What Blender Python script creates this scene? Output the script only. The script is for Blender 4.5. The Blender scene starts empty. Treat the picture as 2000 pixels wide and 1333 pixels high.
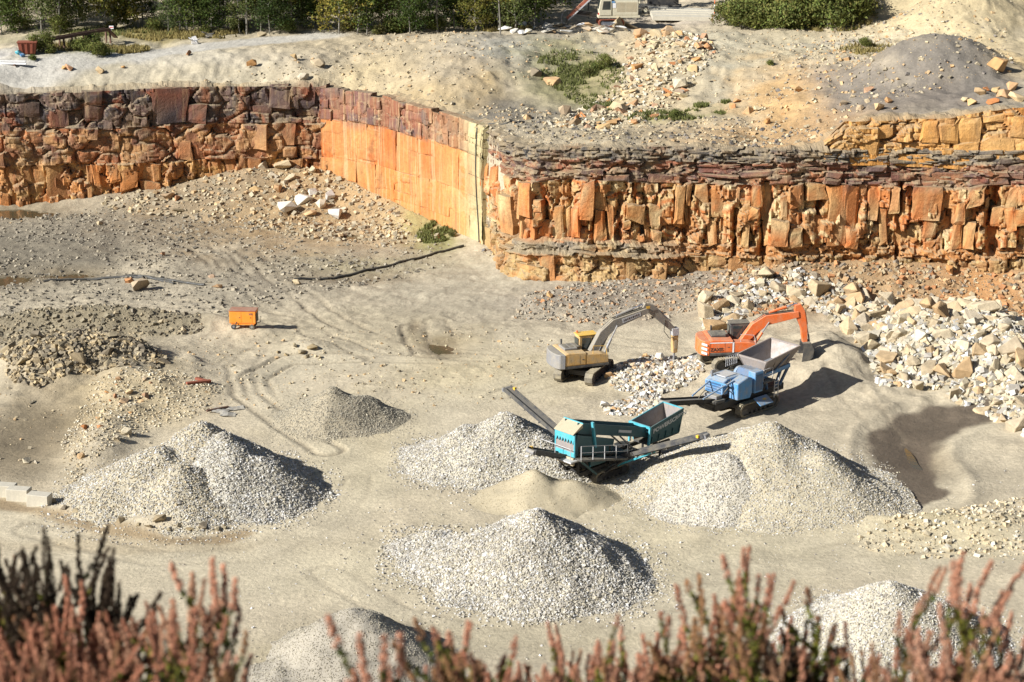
import bpy, bmesh, math, random
import numpy as np
from mathutils import Vector, Matrix, Euler

random.seed(7)
RNG = np.random.default_rng(7)
S = bpy.context.scene
COL = S.collection
R = math.radians

# ------------------------------------------------------------------ camera
CAM_H, PITCH, FPX = 43.5, 17.0, 3600.0
cam_d = bpy.data.cameras.new('camera')
cam = bpy.data.objects.new('camera', cam_d)
COL.objects.link(cam)
cam.location = (0, 0, CAM_H)
cam.rotation_euler = (R(90 - PITCH), 0, 0)
cam_d.sensor_width = 36.0
cam_d.lens = FPX / 2000.0 * 36.0
cam_d.clip_start = 0.1
cam_d.clip_end = 5000
cam_d.dof.use_dof = True
cam_d.dof.focus_distance = 145.0
cam_d.dof.aperture_fstop = 6.3
S.camera = cam

# ------------------------------------------------------------------ light
SUN_EL, SHADOW_AZ = 31.0, 27.0          # shadows fall towards +x, a little towards +y
world = bpy.data.worlds.new('World')
S.world = world
world.use_nodes = True
wn = world.node_tree
sky = wn.nodes.new('ShaderNodeTexSky')
sky.sky_type = 'NISHITA'
sky.sun_disc = False
sky.sun_elevation = R(SUN_EL)
sky.sun_rotation = R(180 + 90 - SHADOW_AZ)
sky.air_density = 0.8
sky.dust_density = 1.0
bg = wn.nodes['Background']
bg.inputs['Strength'].default_value = 0.05
wn.links.new(sky.outputs['Color'], bg.inputs['Color'])
sun_d = bpy.data.lights.new('sun', 'SUN')
sun_d.energy = 5.0
sun_d.angle = R(0.5)
sun_d.color = (1.0, 0.985, 0.96)
sun = bpy.data.objects.new('sun', sun_d)
COL.objects.link(sun)
to_sun = Vector((-math.cos(R(SHADOW_AZ)) * math.cos(R(SUN_EL)), -math.sin(R(SHADOW_AZ)) * math.cos(R(SUN_EL)), math.sin(R(SUN_EL))))
sun.rotation_euler = to_sun.to_track_quat('Z', 'Y').to_euler()
sun.location = (-60, -20, 120)
S.view_settings.view_transform = 'Standard'
S.view_settings.look = 'None'
S.view_settings.exposure = 0.78
S.view_settings.gamma = 1.0
S.cycles.max_bounces = 5
S.cycles.diffuse_bounces = 3
S.cycles.use_denoising = True

# ------------------------------------------------------------------ helpers
CP, SP = math.cos(R(PITCH)), math.sin(R(PITCH))

def sight(px, py, z=0.0):
    """plan survey: where the sight line through a photo point meets level z"""
    a, b = (px - 1000) / FPX, -(py - 666.5) / FPX
    d = Vector((a, CP + b * SP, -SP + b * CP))
    t = (z - CAM_H) / d.z
    return Vector((d.x * t, d.y * t, z))

def lin(c):
    c = c / 255.0
    return c / 12.92 if c <= 0.04045 else ((c + 0.055) / 1.055) ** 2.4

ALB = 0.72
def C(r, g, b, k=ALB):
    """albedo of a surface that looks (r,g,b) in full sun"""
    return (lin(r) * k, lin(g) * k, lin(b) * k)

def muted(c, f=0.25):
    c = np.asarray(c, float)
    L = (c[..., :3] * np.array([.3, .55, .15])).sum(-1, keepdims=True)
    return c[..., :3] * (1 - f) + L * f

def _h(ix, iy, seed):
    n = (ix * 374761393 + iy * 668265263 + seed * 974634541) & 0xffffffff
    n = ((n ^ (n >> 13)) * 1274126177) & 0xffffffff
    return ((n ^ (n >> 16)) & 0xffff) / 32767.5 - 1.0

def vnoise(x, y, seed=0):
    x = np.asarray(x, float); y = np.asarray(y, float)
    ix = np.floor(x).astype(np.int64); iy = np.floor(y).astype(np.int64)
    fx = x - ix; fy = y - iy
    fx = fx * fx * (3 - 2 * fx); fy = fy * fy * (3 - 2 * fy)
    a = _h(ix, iy, seed); b = _h(ix + 1, iy, seed); c = _h(ix, iy + 1, seed); d = _h(ix + 1, iy + 1, seed)
    return (a * (1 - fx) + b * fx) * (1 - fy) + (c * (1 - fx) + d * fx) * fy

def fbm(x, y, octv=4, seed=0, gain=0.5):
    s = 0.0; a = 1.0; t = 0.0
    for i in range(octv):
        s = s + a * vnoise(x * 2 ** i + 17.3 * i, y * 2 ** i - 9.1 * i, seed + i)
        t += a; a *= gain
    return s / t

def cells(x, y, seed):
    """cellular joints: (offset of the nearest cell, distance across the joint, facet term)"""
    x = np.asarray(x, float); y = np.asarray(y, float)
    ix = np.floor(x).astype(np.int64); iy = np.floor(y).astype(np.int64)
    f1 = np.full(x.shape, 9.0); f2 = np.full(x.shape, 9.0); val = np.zeros(x.shape); fac = np.zeros(x.shape)
    for dx in (-1, 0, 1):
        for dy in (-1, 0, 1):
            cx, cy = ix + dx, iy + dy
            px = cx + 0.5 + 0.42 * _h(cx, cy, seed); py = cy + 0.5 + 0.42 * _h(cx, cy, seed + 1)
            d = np.maximum(np.abs(x - px), np.abs(y - py)) * 0.7 + 0.3 * np.hypot(x - px, y - py)
            n = d < f1
            f2 = np.where(n, f1, np.minimum(f2, d))
            f1 = np.where(n, d, f1)
            val = np.where(n, _h(cx, cy, seed + 2), val)
            fac = np.where(n, (x - px) * _h(cx, cy, seed + 3) + (y - py) * _h(cx, cy, seed + 4), fac)
    return val, f2 - f1, fac

def sstep(a, b, x):
    t = np.clip((x - a) / (b - a), 0, 1)
    return t * t * (3 - 2 * t)

def tag(o, label=None, cat=None, group=None, kind=None):
    if label: o['label'] = label
    if cat: o['category'] = cat
    if group: o['group'] = group
    if kind: o['kind'] = kind
    return o

def empty(name, loc=(0, 0, 0), rz=0.0):
    o = bpy.data.objects.new(name, None)
    COL.objects.link(o)
    o.location = loc
    o.rotation_euler = (0, 0, rz)
    o.empty_display_size = 0.3
    return o

def link(name, me, mat=None, parent=None):
    o = bpy.data.objects.new(name, me)
    COL.objects.link(o)
    if mat is not None and not me.materials:
        me.materials.append(mat)
    if parent is not None:
        o.parent = parent
    return o

def np_mesh(name, V, F, cols=None, smooth=False):
    """V (n,3), F (m,k) k = 3 or 4, cols (n,4)"""
    V = np.asarray(V, np.float32); F = np.asarray(F, np.int32)
    m, k = F.shape
    me = bpy.data.meshes.new(name)
    me.vertices.add(len(V)); me.vertices.foreach_set('co', V.ravel())
    me.loops.add(m * k); me.loops.foreach_set('vertex_index', F.ravel())
    me.polygons.add(m)
    me.polygons.foreach_set('loop_start', np.arange(0, m * k, k, dtype=np.int32))
    me.polygons.foreach_set('loop_total', np.full(m, k, np.int32))
    me.polygons.foreach_set('use_smooth', np.full(m, smooth, bool))
    me.update(calc_edges=True)
    if cols is not None:
        at = me.color_attributes.new('Col', 'FLOAT_COLOR', 'POINT')
        at.data.foreach_set('color', np.asarray(cols, np.float32).ravel())
    return me

def grid_faces(nu, nv):
    i = np.arange(nu - 1)[:, None]; j = np.arange(nv - 1)[None, :]
    a = i * nv + j
    return np.stack([a, a + nv, a + nv + 1, a + 1], -1).reshape(-1, 4)

# ------------------------------------------------------------------ materials
def new_mat(name):
    m = bpy.data.materials.new(name)
    m.use_nodes = True
    return m, m.node_tree.nodes, m.node_tree.links, m.node_tree.nodes['Principled BSDF']

def noise_node(n, l, scale, detail=4, rough=0.6, coord=None, stretch=None):
    t = n.new('ShaderNodeTexNoise')
    t.inputs['Scale'].default_value = scale
    t.inputs['Detail'].default_value = detail
    t.inputs['Roughness'].default_value = rough
    if coord is not None:
        if stretch:
            mp = n.new('ShaderNodeMapping'); mp.inputs['Scale'].default_value = stretch
            l.new(coord, mp.inputs['Vector']); l.new(mp.outputs['Vector'], t.inputs['Vector'])
        else:
            l.new(coord, t.inputs['Vector'])
    return t

def mrange(n, l, src, a, b, c, d):
    m = n.new('ShaderNodeMapRange')
    m.inputs[1].default_value = a; m.inputs[2].default_value = b
    m.inputs[3].default_value = c; m.inputs[4].default_value = d
    l.new(src, m.inputs[0])
    return m.outputs[0]

def scale_col(n, l, col, fac):
    m = n.new('ShaderNodeVectorMath'); m.operation = 'SCALE'
    l.new(col, m.inputs[0]); l.new(fac, m.inputs['Scale'])
    return m.outputs[0]

def mixc(n, l, fac, a, b):
    m = n.new('ShaderNodeMix'); m.data_type = 'RGBA'
    if hasattr(fac, 'links'): l.new(fac, m.inputs[0])
    else: m.inputs[0].default_value = fac
    for v, k in ((a, 6), (b, 7)):
        if hasattr(v, 'links'): l.new(v, m.inputs[k])
        else: m.inputs[k].default_value = (*v[:3], 1)
    return m.outputs[2]

def earth_mat(name, s1, s2, amp1, amp2, bump, dist, streak=False, rough=0.95, wet=False, color=None, rnd=None, joints=0.0, vert=0.0):
    """mineral surface: colour from the 'Col' attribute (or a fixed colour), varied by noise, with bump relief"""
    m, n, l, b = new_mat(name)
    co = n.new('ShaderNodeNewGeometry').outputs['Position'] if color is None else n.new('ShaderNodeTexCoord').outputs['Object']
    if color is None:
        a = n.new('ShaderNodeAttribute'); a.attribute_name = 'Col'
        col = a.outputs['Color']
    else:
        if rnd:
            oi = n.new('ShaderNodeObjectInfo')
            r = n.new('ShaderNodeValToRGB')
            r.color_ramp.elements[0].color = (*rnd[0], 1); r.color_ramp.elements[1].color = (*rnd[-1], 1)
            for i, cc in enumerate(rnd[1:-1]):
                e = r.color_ramp.elements.new((i + 1) / (len(rnd) - 1)); e.color = (*cc, 1)
            l.new(oi.outputs['Random'], r.inputs[0])
            col = r.outputs['Color']
        else:
            rgb = n.new('ShaderNodeRGB'); rgb.outputs[0].default_value = (*color, 1)
            col = rgb.outputs[0]
    n1 = noise_node(n, l, s1, 5, 0.6, co)
    n2 = noise_node(n, l, s2, 6, 0.7, co)
    col = scale_col(n, l, col, mrange(n, l, n1.outputs[0], 0.3, 0.7, 1 - amp1, 1 + amp1))
    col = scale_col(n, l, col, mrange(n, l, n2.outputs[0], 0.3, 0.7, 1 - amp2, 1 + amp2))
    if streak:
        n3 = noise_node(n, l, 1.0, 4, 0.6, co, (1.6, 1.6, 0.12))
        f = mrange(n, l, n3.outputs[0], 0.54, 0.74, 0.0, 0.4)
        col = mixc(n, l, f, col, C(205, 178, 130))
        n4 = noise_node(n, l, 0.9, 4, 0.6, co, (1.1, 1.1, 0.35))
        f = mrange(n, l, n4.outputs[0], 0.56, 0.75, 0.0, 0.5)
        col = mixc(n, l, f, col, C(110, 80, 60))
    if streak:
        # dust and crumbs lie on every ledge and in broad drifts over the face
        sx = n.new('ShaderNodeSeparateXYZ'); ge = n.new('ShaderNodeNewGeometry'); l.new(ge.outputs['Normal'], sx.inputs[0])
        f = mrange(n, l, sx.outputs[2], 0.35, 0.75, 0.0, 0.6)
        col = mixc(n, l, f, col, C(176, 158, 126))
        n5 = noise_node(n, l, 0.28, 6, 0.72, co)
        f = mrange(n, l, n5.outputs[0], 0.56, 0.70, 0.0, streak)
        col = mixc(n, l, f, col, C(188, 160, 116))
    l.new(col, b.inputs['Base Color'])
    h = n2.outputs[0]
    if vert:
        n6 = noise_node(n, l, 1.0, 4, 0.65, co, (2.6, 2.6, 0.07))
        col = mixc(n, l, mrange(n, l, n6.outputs[0], 0.52, 0.66, 0.0, vert), col, C(226, 196, 150))
        n7 = noise_node(n, l, 1.0, 4, 0.65, co, (1.7, 1.7, 0.10))
        col = mixc(n, l, mrange(n, l, n7.outputs[0], 0.55, 0.70, 0.0, vert), col, C(150, 92, 56))
        l.new(col, b.inputs['Base Color'])
        ad2 = n.new('ShaderNodeMath'); ad2.operation = 'ADD'
        l.new(h, ad2.inputs[0]); l.new(n6.outputs[0], ad2.inputs[1]); h = ad2.outputs[0]
    if joints:
        vo = n.new('ShaderNodeTexVoronoi'); vo.feature = 'DISTANCE_TO_EDGE'; vo.inputs['Scale'].default_value = joints
        l.new(co, vo.inputs['Vector'])
        ad = n.new('ShaderNodeMath'); ad.operation = 'ADD'
        l.new(h, ad.inputs[0]); l.new(mrange(n, l, vo.outputs[0], 0, 0.08, 0, 0.35), ad.inputs[1])
        h = ad.outputs[0]
    bp = n.new('ShaderNodeBump')
    bp.inputs['Strength'].default_value = bump; bp.inputs['Distance'].default_value = dist
    l.new(h, bp.inputs['Height']); l.new(bp.outputs[0], b.inputs['Normal'])
    if wet:
        l.new(mrange(n, l, a.outputs['Alpha'], 0.0, 1.0, 0.25, rough), b.inputs['Roughness'])
    else:
        b.inputs['Roughness'].default_value = rough
    b.inputs['Specular IOR Level'].default_value = 0.3
    return m

def paint(name, color, rough=0.45, metal=0.0, dirt=0.35, dirtcol=None, spec=0.5):
    """painted or bare metal with dust settled in patches"""
    m, n, l, b = new_mat(name)
    co = n.new('ShaderNodeTexCoord').outputs['Object']
    n1 = noise_node(n, l, 1.7, 6, 0.65, co)
    n2 = noise_node(n, l, 14, 4, 0.6, co)
    f = mrange(n, l, n1.outputs[0], 0.42, 0.72, 0.0, dirt)
    col = mixc(n, l, f, color, dirtcol or C(200, 185, 150))
    sx = n.new('ShaderNodeSeparateXYZ'); ge_ = n.new('ShaderNodeNewGeometry'); l.new(ge_.outputs['Normal'], sx.inputs[0])
    n3 = noise_node(n, l, 5.0, 6, 0.75, co)
    fd = n.new('ShaderNodeMath'); fd.operation = 'MULTIPLY'
    l.new(mrange(n, l, sx.outputs[2], 0.3, 0.95, 0.0, min(0.75, dirt * 1.6)), fd.inputs[0]); l.new(mrange(n, l, n3.outputs[0], 0.32, 0.6, 0.3, 1.0), fd.inputs[1])
    col = mixc(n, l, fd.outputs[0], col, dirtcol or C(196, 184, 156))
    # scuffs: thin vertical runs of grime
    n4 = noise_node(n, l, 3.0, 5, 0.7, co, (3.0, 3.0, 0.35))
    col = mixc(n, l, mrange(n, l, n4.outputs[0], 0.56, 0.72, 0.0, dirt * 0.9), col, C(120, 106, 84))
    col = scale_col(n, l, col, mrange(n, l, n2.outputs[0], 0.3, 0.7, 0.85, 1.08))
    l.new(col, b.inputs['Base Color'])
    l.new(mrange(n, l, n1.outputs[0], 0.4, 0.7, rough, 0.85), b.inputs['Roughness'])
    b.inputs['Metallic'].default_value = metal
    b.inputs['Specular IOR Level'].default_value = spec
    return m

def leaf_mat(name, ramp, trans=0.35):
    m, n, l, b = new_mat(name)
    a = n.new('ShaderNodeAttribute'); a.attribute_name = 'Col'
    oi = n.new('ShaderNodeObjectInfo')
    r = n.new('ShaderNodeValToRGB')
    r.color_ramp.elements[0].color = (*ramp[0], 1); r.color_ramp.elements[1].color = (*ramp[-1], 1)
    for i, cc in enumerate(ramp[1:-1]):
        e = r.color_ramp.elements.new((i + 1) / (len(ramp) - 1)); e.color = (*cc, 1)
    l.new(oi.outputs['Random'], r.inputs[0])
    mu = n.new('ShaderNodeMix'); mu.data_type = 'RGBA'; mu.blend_type = 'MULTIPLY'; mu.inputs[0].default_value = 1
    l.new(r.outputs[0], mu.inputs[6]); l.new(a.outputs['Color'], mu.inputs[7])
    d = n.new('ShaderNodeBsdfDiffuse'); t = n.new('ShaderNodeBsdfTranslucent'); mx = n.new('ShaderNodeMixShader')
    mx.inputs[0].default_value = trans
    l.new(mu.outputs[2], d.inputs[0]); l.new(mu.outputs[2], t.inputs[0])
    l.new(d.outputs[0], mx.inputs[1]); l.new(t.outputs[0], mx.inputs[2])
    l.new(mx.outputs[0], n['Material Output'].inputs[0])
    return m

M = {}
M['ground'] = earth_mat('ground', 0.35, 3.2, 0.13, 0.20, 0.6, 0.16, wet=True)
M['cliff'] = earth_mat('cliff_rock', 0.5, 3.5, 0.16, 0.22, 0.8, 0.16, streak=0.5, joints=0)
M['wall'] = earth_mat('sawn_rock', 0.25, 2.2, 0.16, 0.18, 0.7, 0.14, streak=0.25, vert=0.5)
M['gravel'] = earth_mat('gravel', 0.4, 9.0, 0.08, 0.14, 0.5, 0.05)
M['stone'] = earth_mat('stone', 0.6, 4.0, 0.12, 0.15, 0.5, 0.06)
BOULD = [C(210, 194, 164), C(200, 178, 140), C(224, 214, 192), C(188, 168, 136), C(214, 200, 170), C(204, 168, 122), C(208, 188, 152)]
M['boulder'] = earth_mat('boulder', 1.1, 4.5, 0.22, 0.18, 0.8, 0.10, color=BOULD[0], rnd=BOULD)
TANS = [C(214, 184, 134), C(206, 150, 92), C(190, 170, 140), C(224, 204, 160), C(212, 140, 84), C(180, 160, 135)]
M['rust_rock'] = earth_mat('rust_rock', 0.9, 4.5, 0.16, 0.16, 0.6, 0.07, color=TANS[0], rnd=TANS)
WHITES = [C(240, 236, 226), C(226, 214, 186), C(250, 248, 244), C(232, 218, 190), C(214, 170, 116), C(238, 230, 212)]
M['white_rock'] = earth_mat('white_rock', 0.9, 4.5, 0.10, 0.10, 0.5, 0.06, color=WHITES[0], rnd=WHITES)
DARKS = [C(150, 138, 112), C(172, 156, 124), C(134, 122, 104), C(190, 168, 126)]
M['brown_rock'] = earth_mat('brown_rock', 0.9, 4.5, 0.16, 0.16, 0.6, 0.07, color=DARKS[0], rnd=DARKS)
M['concrete'] = earth_mat('concrete', 1.2, 8, 0.1, 0.1, 0.3, 0.03, color=C(212, 204, 184))
M['black'] = paint('black_steel', (0.018, 0.018, 0.02), 0.5, 0, 0.22, C(150, 138, 112))
M['dark'] = paint('dark_grey_steel', (0.055, 0.056, 0.06), 0.5, 0, 0.3)
M['rubber'] = paint('rubber', (0.022, 0.022, 0.024), 0.8, 0, 0.4)
M['track'] = paint('track_steel', (0.14, 0.125, 0.10), 0.7, 0.2, 0.9, C(196, 182, 148))
M['grey'] = paint('grey_steel', (0.22, 0.22, 0.23), 0.5, 0.1, 0.4)
M['light'] = paint('light_steel', (0.55, 0.55, 0.56), 0.45, 0.1, 0.3)
M['chrome'] = paint('chrome_rod', (0.62, 0.63, 0.66), 0.18, 0.9, 0.1)
M['orange'] = paint('orange_paint', (0.76, 0.15, 0.03), 0.45, 0, 0.30)
M['genorange'] = paint('generator_orange', (0.90, 0.27, 0.02), 0.5, 0, 0.12)
M['yellow'] = paint('faded_yellow_paint', (0.60, 0.36, 0.12), 0.65, 0, 0.95, C(204, 184, 148))
M['brightyel'] = paint('yellow_paint', (0.82, 0.47, 0.03), 0.5, 0, 0.25)
M['boomgrey'] = paint('worn_grey_boom', (0.24, 0.22, 0.19), 0.6, 0, 0.7, C(186, 172, 145))
M['blue'] = paint('blue_paint', (0.07, 0.27, 0.55), 0.5, 0, 0.55)
M['dkblue'] = paint('dark_blue_paint', (0.03, 0.10, 0.22), 0.5, 0, 0.3)
M['teal'] = paint('teal_paint', (0.05, 0.38, 0.47), 0.46, 0, 0.25)
M['shadeteal'] = paint('shaded_teal_paint', (0.018, 0.085, 0.10), 0.45, 0, 0.12)  # the teal darkened in its colour to stand for the machine's shaded side
M['hopper'] = paint('worn_hopper_steel', (0.30, 0.27, 0.255), 0.5, 0.2, 0.6, C(190, 170, 150))
M['belt'] = paint('conveyor_belt', (0.13, 0.13, 0.135), 0.75, 0, 0.5, C(170, 160, 140))
M['cream'] = paint('cream_paint', (0.60, 0.55, 0.40), 0.5, 0, 0.4)
M['redbrown'] = paint('red_brown_paint', (0.33, 0.085, 0.045), 0.55, 0, 0.3)
M['rust'] = paint('rusty_steel', (0.27, 0.075, 0.04), 0.8, 0, 0.3, C(150, 90, 60))
M['wood'] = paint('weathered_wood', (0.14, 0.075, 0.05), 0.85, 0, 0.4, C(120, 95, 75))
M['white'] = paint('white_paint', (0.80, 0.80, 0.79), 0.45, 0, 0.15)
M['red'] = paint('red_paint', (0.62, 0.03, 0.03), 0.45, 0, 0.1)
M['lettering'] = paint('pale_lettering', (0.62, 0.64, 0.64), 0.6, 0, 0.2)
M['darklet'] = paint('dark_lettering', (0.05, 0.03, 0.02), 0.6, 0, 0.1)
M['pipe'] = paint('black_plastic_pipe', (0.02, 0.022, 0.024), 0.5, 0, 0.12)
M['tarp'] = paint('grey_sheet', (0.30, 0.30, 0.30), 0.7, 0, 0.4)
M['dusty'] = paint('dusty_tan_panel', (0.46, 0.38, 0.25), 0.7, 0, 0.5)
mg, n_, l_, b_ = new_mat('cab_glass')
b_.inputs['Base Color'].default_value = (0.03, 0.04, 0.04, 1); b_.inputs['Roughness'].default_value = 0.08
b_.inputs['Specular IOR Level'].default_value = 0.8
M['glass'] = mg
mw, n_, l_, b_ = new_mat('water')
b_.inputs['Base Color'].default_value = (0.085, 0.068, 0.036, 1); b_.inputs['Roughness'].default_value = 0.06
wn_ = noise_node(n_, l_, 3.0, 3, 0.5, n_.new('ShaderNodeTexCoord').outputs['Object'])
bp_ = n_.new('ShaderNodeBump'); bp_.inputs['Strength'].default_value = 0.08; bp_.inputs['Distance'].default_value = 0.05
l_.new(wn_.outputs[0], bp_.inputs['Height']); l_.new(bp_.outputs[0], b_.inputs['Normal'])
M['water'] = mw
M['leaf'] = leaf_mat('tree_leaves', [(0.07, 0.10, 0.03), (0.14, 0.17, 0.045), (0.06, 0.085, 0.03), (0.24, 0.21, 0.05), (0.10, 0.13, 0.05), (0.17, 0.18, 0.06)])
M['bushleaf'] = leaf_mat('bush_leaves', [(0.15, 0.165, 0.05), (0.19, 0.20, 0.06), (0.12, 0.145, 0.045), (0.20, 0.17, 0.07)])
M['grassm'] = leaf_mat('grass_blades', [(0.14, 0.17, 0.05), (0.18, 0.18, 0.07)])
M['drygrass'] = leaf_mat('dry_grass_blades', [(0.30, 0.24, 0.09), (0.26, 0.22, 0.10)])
M['bark'] = paint('pale_bark', (0.24, 0.22, 0.18), 0.9, 0, 0.6, (0.08, 0.075, 0.06))
M['heatherleaf'] = leaf_mat('heather_leaves', [(0.10, 0.115, 0.022), (0.18, 0.17, 0.03), (0.07, 0.08, 0.022)], 0.25)
M['heatherstem'] = paint('heather_stem', (0.075, 0.045, 0.028), 0.9, 0, 0.3, (0.16, 0.11, 0.07))
M['bell'] = leaf_mat('heather_bells', [(0.50, 0.225, 0.135), (0.58, 0.29, 0.18), (0.36, 0.155, 0.09), (0.60, 0.34, 0.23), (0.40, 0.22, 0.105), (0.24, 0.12, 0.07)], 0.3)
M['darkbell'] = leaf_mat('shaded_dead_heather_bells', [(0.045, 0.033, 0.022), (0.07, 0.048, 0.032), (0.03, 0.026, 0.018)], 0.15)  # near-black colour carries the shadowed, backlit look of the left sprigs

# ------------------------------------------------------------------ terrain: heights
#             x     y    rim   talus h, w
CLIFF = np.array([
    (-110, 188, 11.9, 0.6, 4), (-75, 190, 11.9, 0.6, 4), (-52, 191, 12.0, 0.5, 4), (-42, 192, 12.2, 1.2, 7),
    (-36, 193, 12.4, 2.0, 8), (-28, 193.5, 12.4, 3.8, 11), (-20, 193, 12.4, 3.6, 9), (-12.8, 187, 12.3, 1.7, 6), (-7.8, 181, 12.0, 0.6, 4),
    (-3.4, 174, 11.8, 0.5, 4), (-1.0, 166, 12.0, 0.6, 3), (2, 160.5, 12.3, 0.6, 4), (8, 159, 12.5, 0.7, 5),
    (16, 159.5, 12.5, 1.1, 4), (24, 158, 12.5, 2.4, 5), (32, 158.5, 12.5, 2.6, 5.5), (40, 157.5, 12.6, 2.2, 5.5),
    (47, 156, 12.8, 2.2, 6), (70, 152, 13, 2, 7), (110, 150, 13, 2, 7)], float)

def cliff_y(x):
    return np.interp(x, CLIFF[:, 0], CLIFF[:, 1])

def seg_dist(x, y, P):
    """distance to a polyline and the parameter (index + fraction) of the nearest point"""
    best = np.full(np.shape(x), 1e9); par = np.zeros(np.shape(x))
    for i in range(len(P) - 1):
        ax, ay = P[i][0], P[i][1]; bx, by = P[i + 1][0], P[i + 1][1]
        dx, dy = bx - ax, by - ay
        t = np.clip(((x - ax) * dx + (y - ay) * dy) / (dx * dx + dy * dy), 0, 1)
        d = np.hypot(x - ax - t * dx, y - ay - t * dy)
        k = d < best
        best = np.where(k, d, best); par = np.where(k, i + t, par)
    return best, par

def ell(px, py, z, rx, ry):
    c = sight(px, py, z)
    dist = math.sqrt(c.x ** 2 + c.y ** 2 + (CAM_H - z) ** 2)
    sc = FPX / dist
    return c.x, c.y, rx / sc, ry / (sc * (CAM_H - z) / dist)

def blob(x, y, e, wob=0.0, seed=3):
    r2 = ((x - e[0]) / e[2]) ** 2 + ((y - e[1]) / e[3]) ** 2
    if wob:
        r2 = r2 * (1 + wob * fbm(x * 0.45, y * 0.45, 3, seed))
    return np.exp(-r2 * 1.2)

# upper ground, surveyed (photo x, photo y, level)
UP = [(0, 145, 13.6), (150, 140, 13.6), (330, 130, 13.9), (480, 132, 13.8), (0, 90, 14.3), (330, 100, 14.3), (200, 75, 14.6), (430, 80, 14.6),
      (560, 70, 14.6), (640, 65, 14.7), (620, 150, 13.2), (700, 130, 13.8), (700, 92, 14.7), (800, 70, 15.1), (800, 112, 14.9),
      (890, 78, 16.3), (940, 95, 15.8), (880, 150, 14.2), (960, 190, 12.7), (880, 195, 12.6), (1000, 85, 15.8), (1100, 90, 15.6), (1200, 92, 15.5), (1030, 150, 13.8),
      (1100, 180, 12.9), (1150, 130, 14.2), (1020, 225, 12.2), (1130, 230, 12.2), (1200, 250, 12.3), (1300, 215, 12.4), (1300, 150, 14.2), (1300, 85, 16.2), (1350, 90, 16.0),
      (1420, 190, 13.2), (1400, 240, 12.6), (1450, 100, 15.4), (1500, 58, 15.9), (1430, 230, 12.8), (1550, 200, 14.2), (1600, 150, 15.4),
      (1700, 100, 16.6), (1800, 72, 16.7), (2000, 68, 17.0), (1560, 250, 12.9), (1700, 205, 15.4), (1850, 190, 16.0), (2000, 180, 16.6),
      (1050, 45, 15.1), (1200, 50, 15.1), (1400, 20, 15.2), (1400, 52, 15.3), (1000, 60, 15.2), (2000, 12, 19.0), (1750, 32, 17.2),
      (1700, -10, 19.0), (1880, -40, 22.0)]
P_up = [(*sight(a, b, c)[:2], c) for a, b, c in UP]
P_up += [(x, y + 1.5, z) for x, y, z, _, _ in CLIFF if x < 27 and -80 < x]
P_up += [(31, 162, 14.9), (40, 162, 15.8), (48, 161, 16.4), (75, 160, 17), (110, 160, 18), (-110, 200, 14), (-110, 260, 16), (-60, 250, 15.5), (0, 250, 15.6),
         (40, 250, 16.5), (110, 215, 26), (110, 260, 32), (75, 240, 29), (0, 320, 18), (-110, 340, 18), (110, 340, 30)]
P_up = np.array(P_up)

def tps(r):
    return r * r * np.log(r + 1e-9)
_n = len(P_up)
_D = np.hypot(P_up[:, None, 0] - P_up[None, :, 0], P_up[:, None, 1] - P_up[None, :, 1])
_A = np.zeros((_n + 3, _n + 3))
_A[:_n, :_n] = tps(_D) + np.eye(_n) * 1.5
_A[:_n, _n] = 1; _A[:_n, _n + 1:] = P_up[:, :2]; _A[_n:, :_n] = _A[:_n, _n:].T
_W = np.linalg.solve(_A, np.concatenate([P_up[:, 2], np.zeros(3)]))

def plateau_raw(x, y):
    x = np.clip(x, -110, 110); y = np.clip(y, 140, 340)
    s = _W[_n] + _W[_n + 1] * x + _W[_n + 2] * y
    for i in range(_n):
        s = s + _W[i] * tps(np.hypot(x - P_up[i, 0], y - P_up[i, 1]))
    return s

UP_TRACK = [sight(a_, b_, 13.9)[:2] for a_, b_ in ((-120, 152), (60, 136), (200, 122), (330, 110), (480, 98), (620, 84))]
GREY_MOUND = ell(1845, 150, 16.3, 165, 85)
def plateau_z(x, y):
    z = plateau_raw(x, y)
    e = GREY_MOUND
    r = np.hypot((x - e[0]) / 9.0, (y - e[1] - 2.0) / 8.0)
    z = z + 3.1 * sstep(1.15, 0.1, r)
    du, _ = seg_dist(x, y, UP_TRACK)
    q = 0.08 + 0.92 * sstep(3.0, 6.0, du)
    z = z + q * 0.50 * fbm(x * 0.22, y * 0.22, 4, 11) + q * 0.20 * fbm(x * 0.9, y * 0.9, 3, 12) - q * 0.28 * np.abs(fbm(x * 0.45, y * 0.2, 3, 14)) + 0.16 * np.abs(fbm(x * 1.7, y * 1.7, 2, 15))
    return z

def path(pts, z=0.0):
    return [sight(a, b, z)[:2] for a, b in pts]

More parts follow.
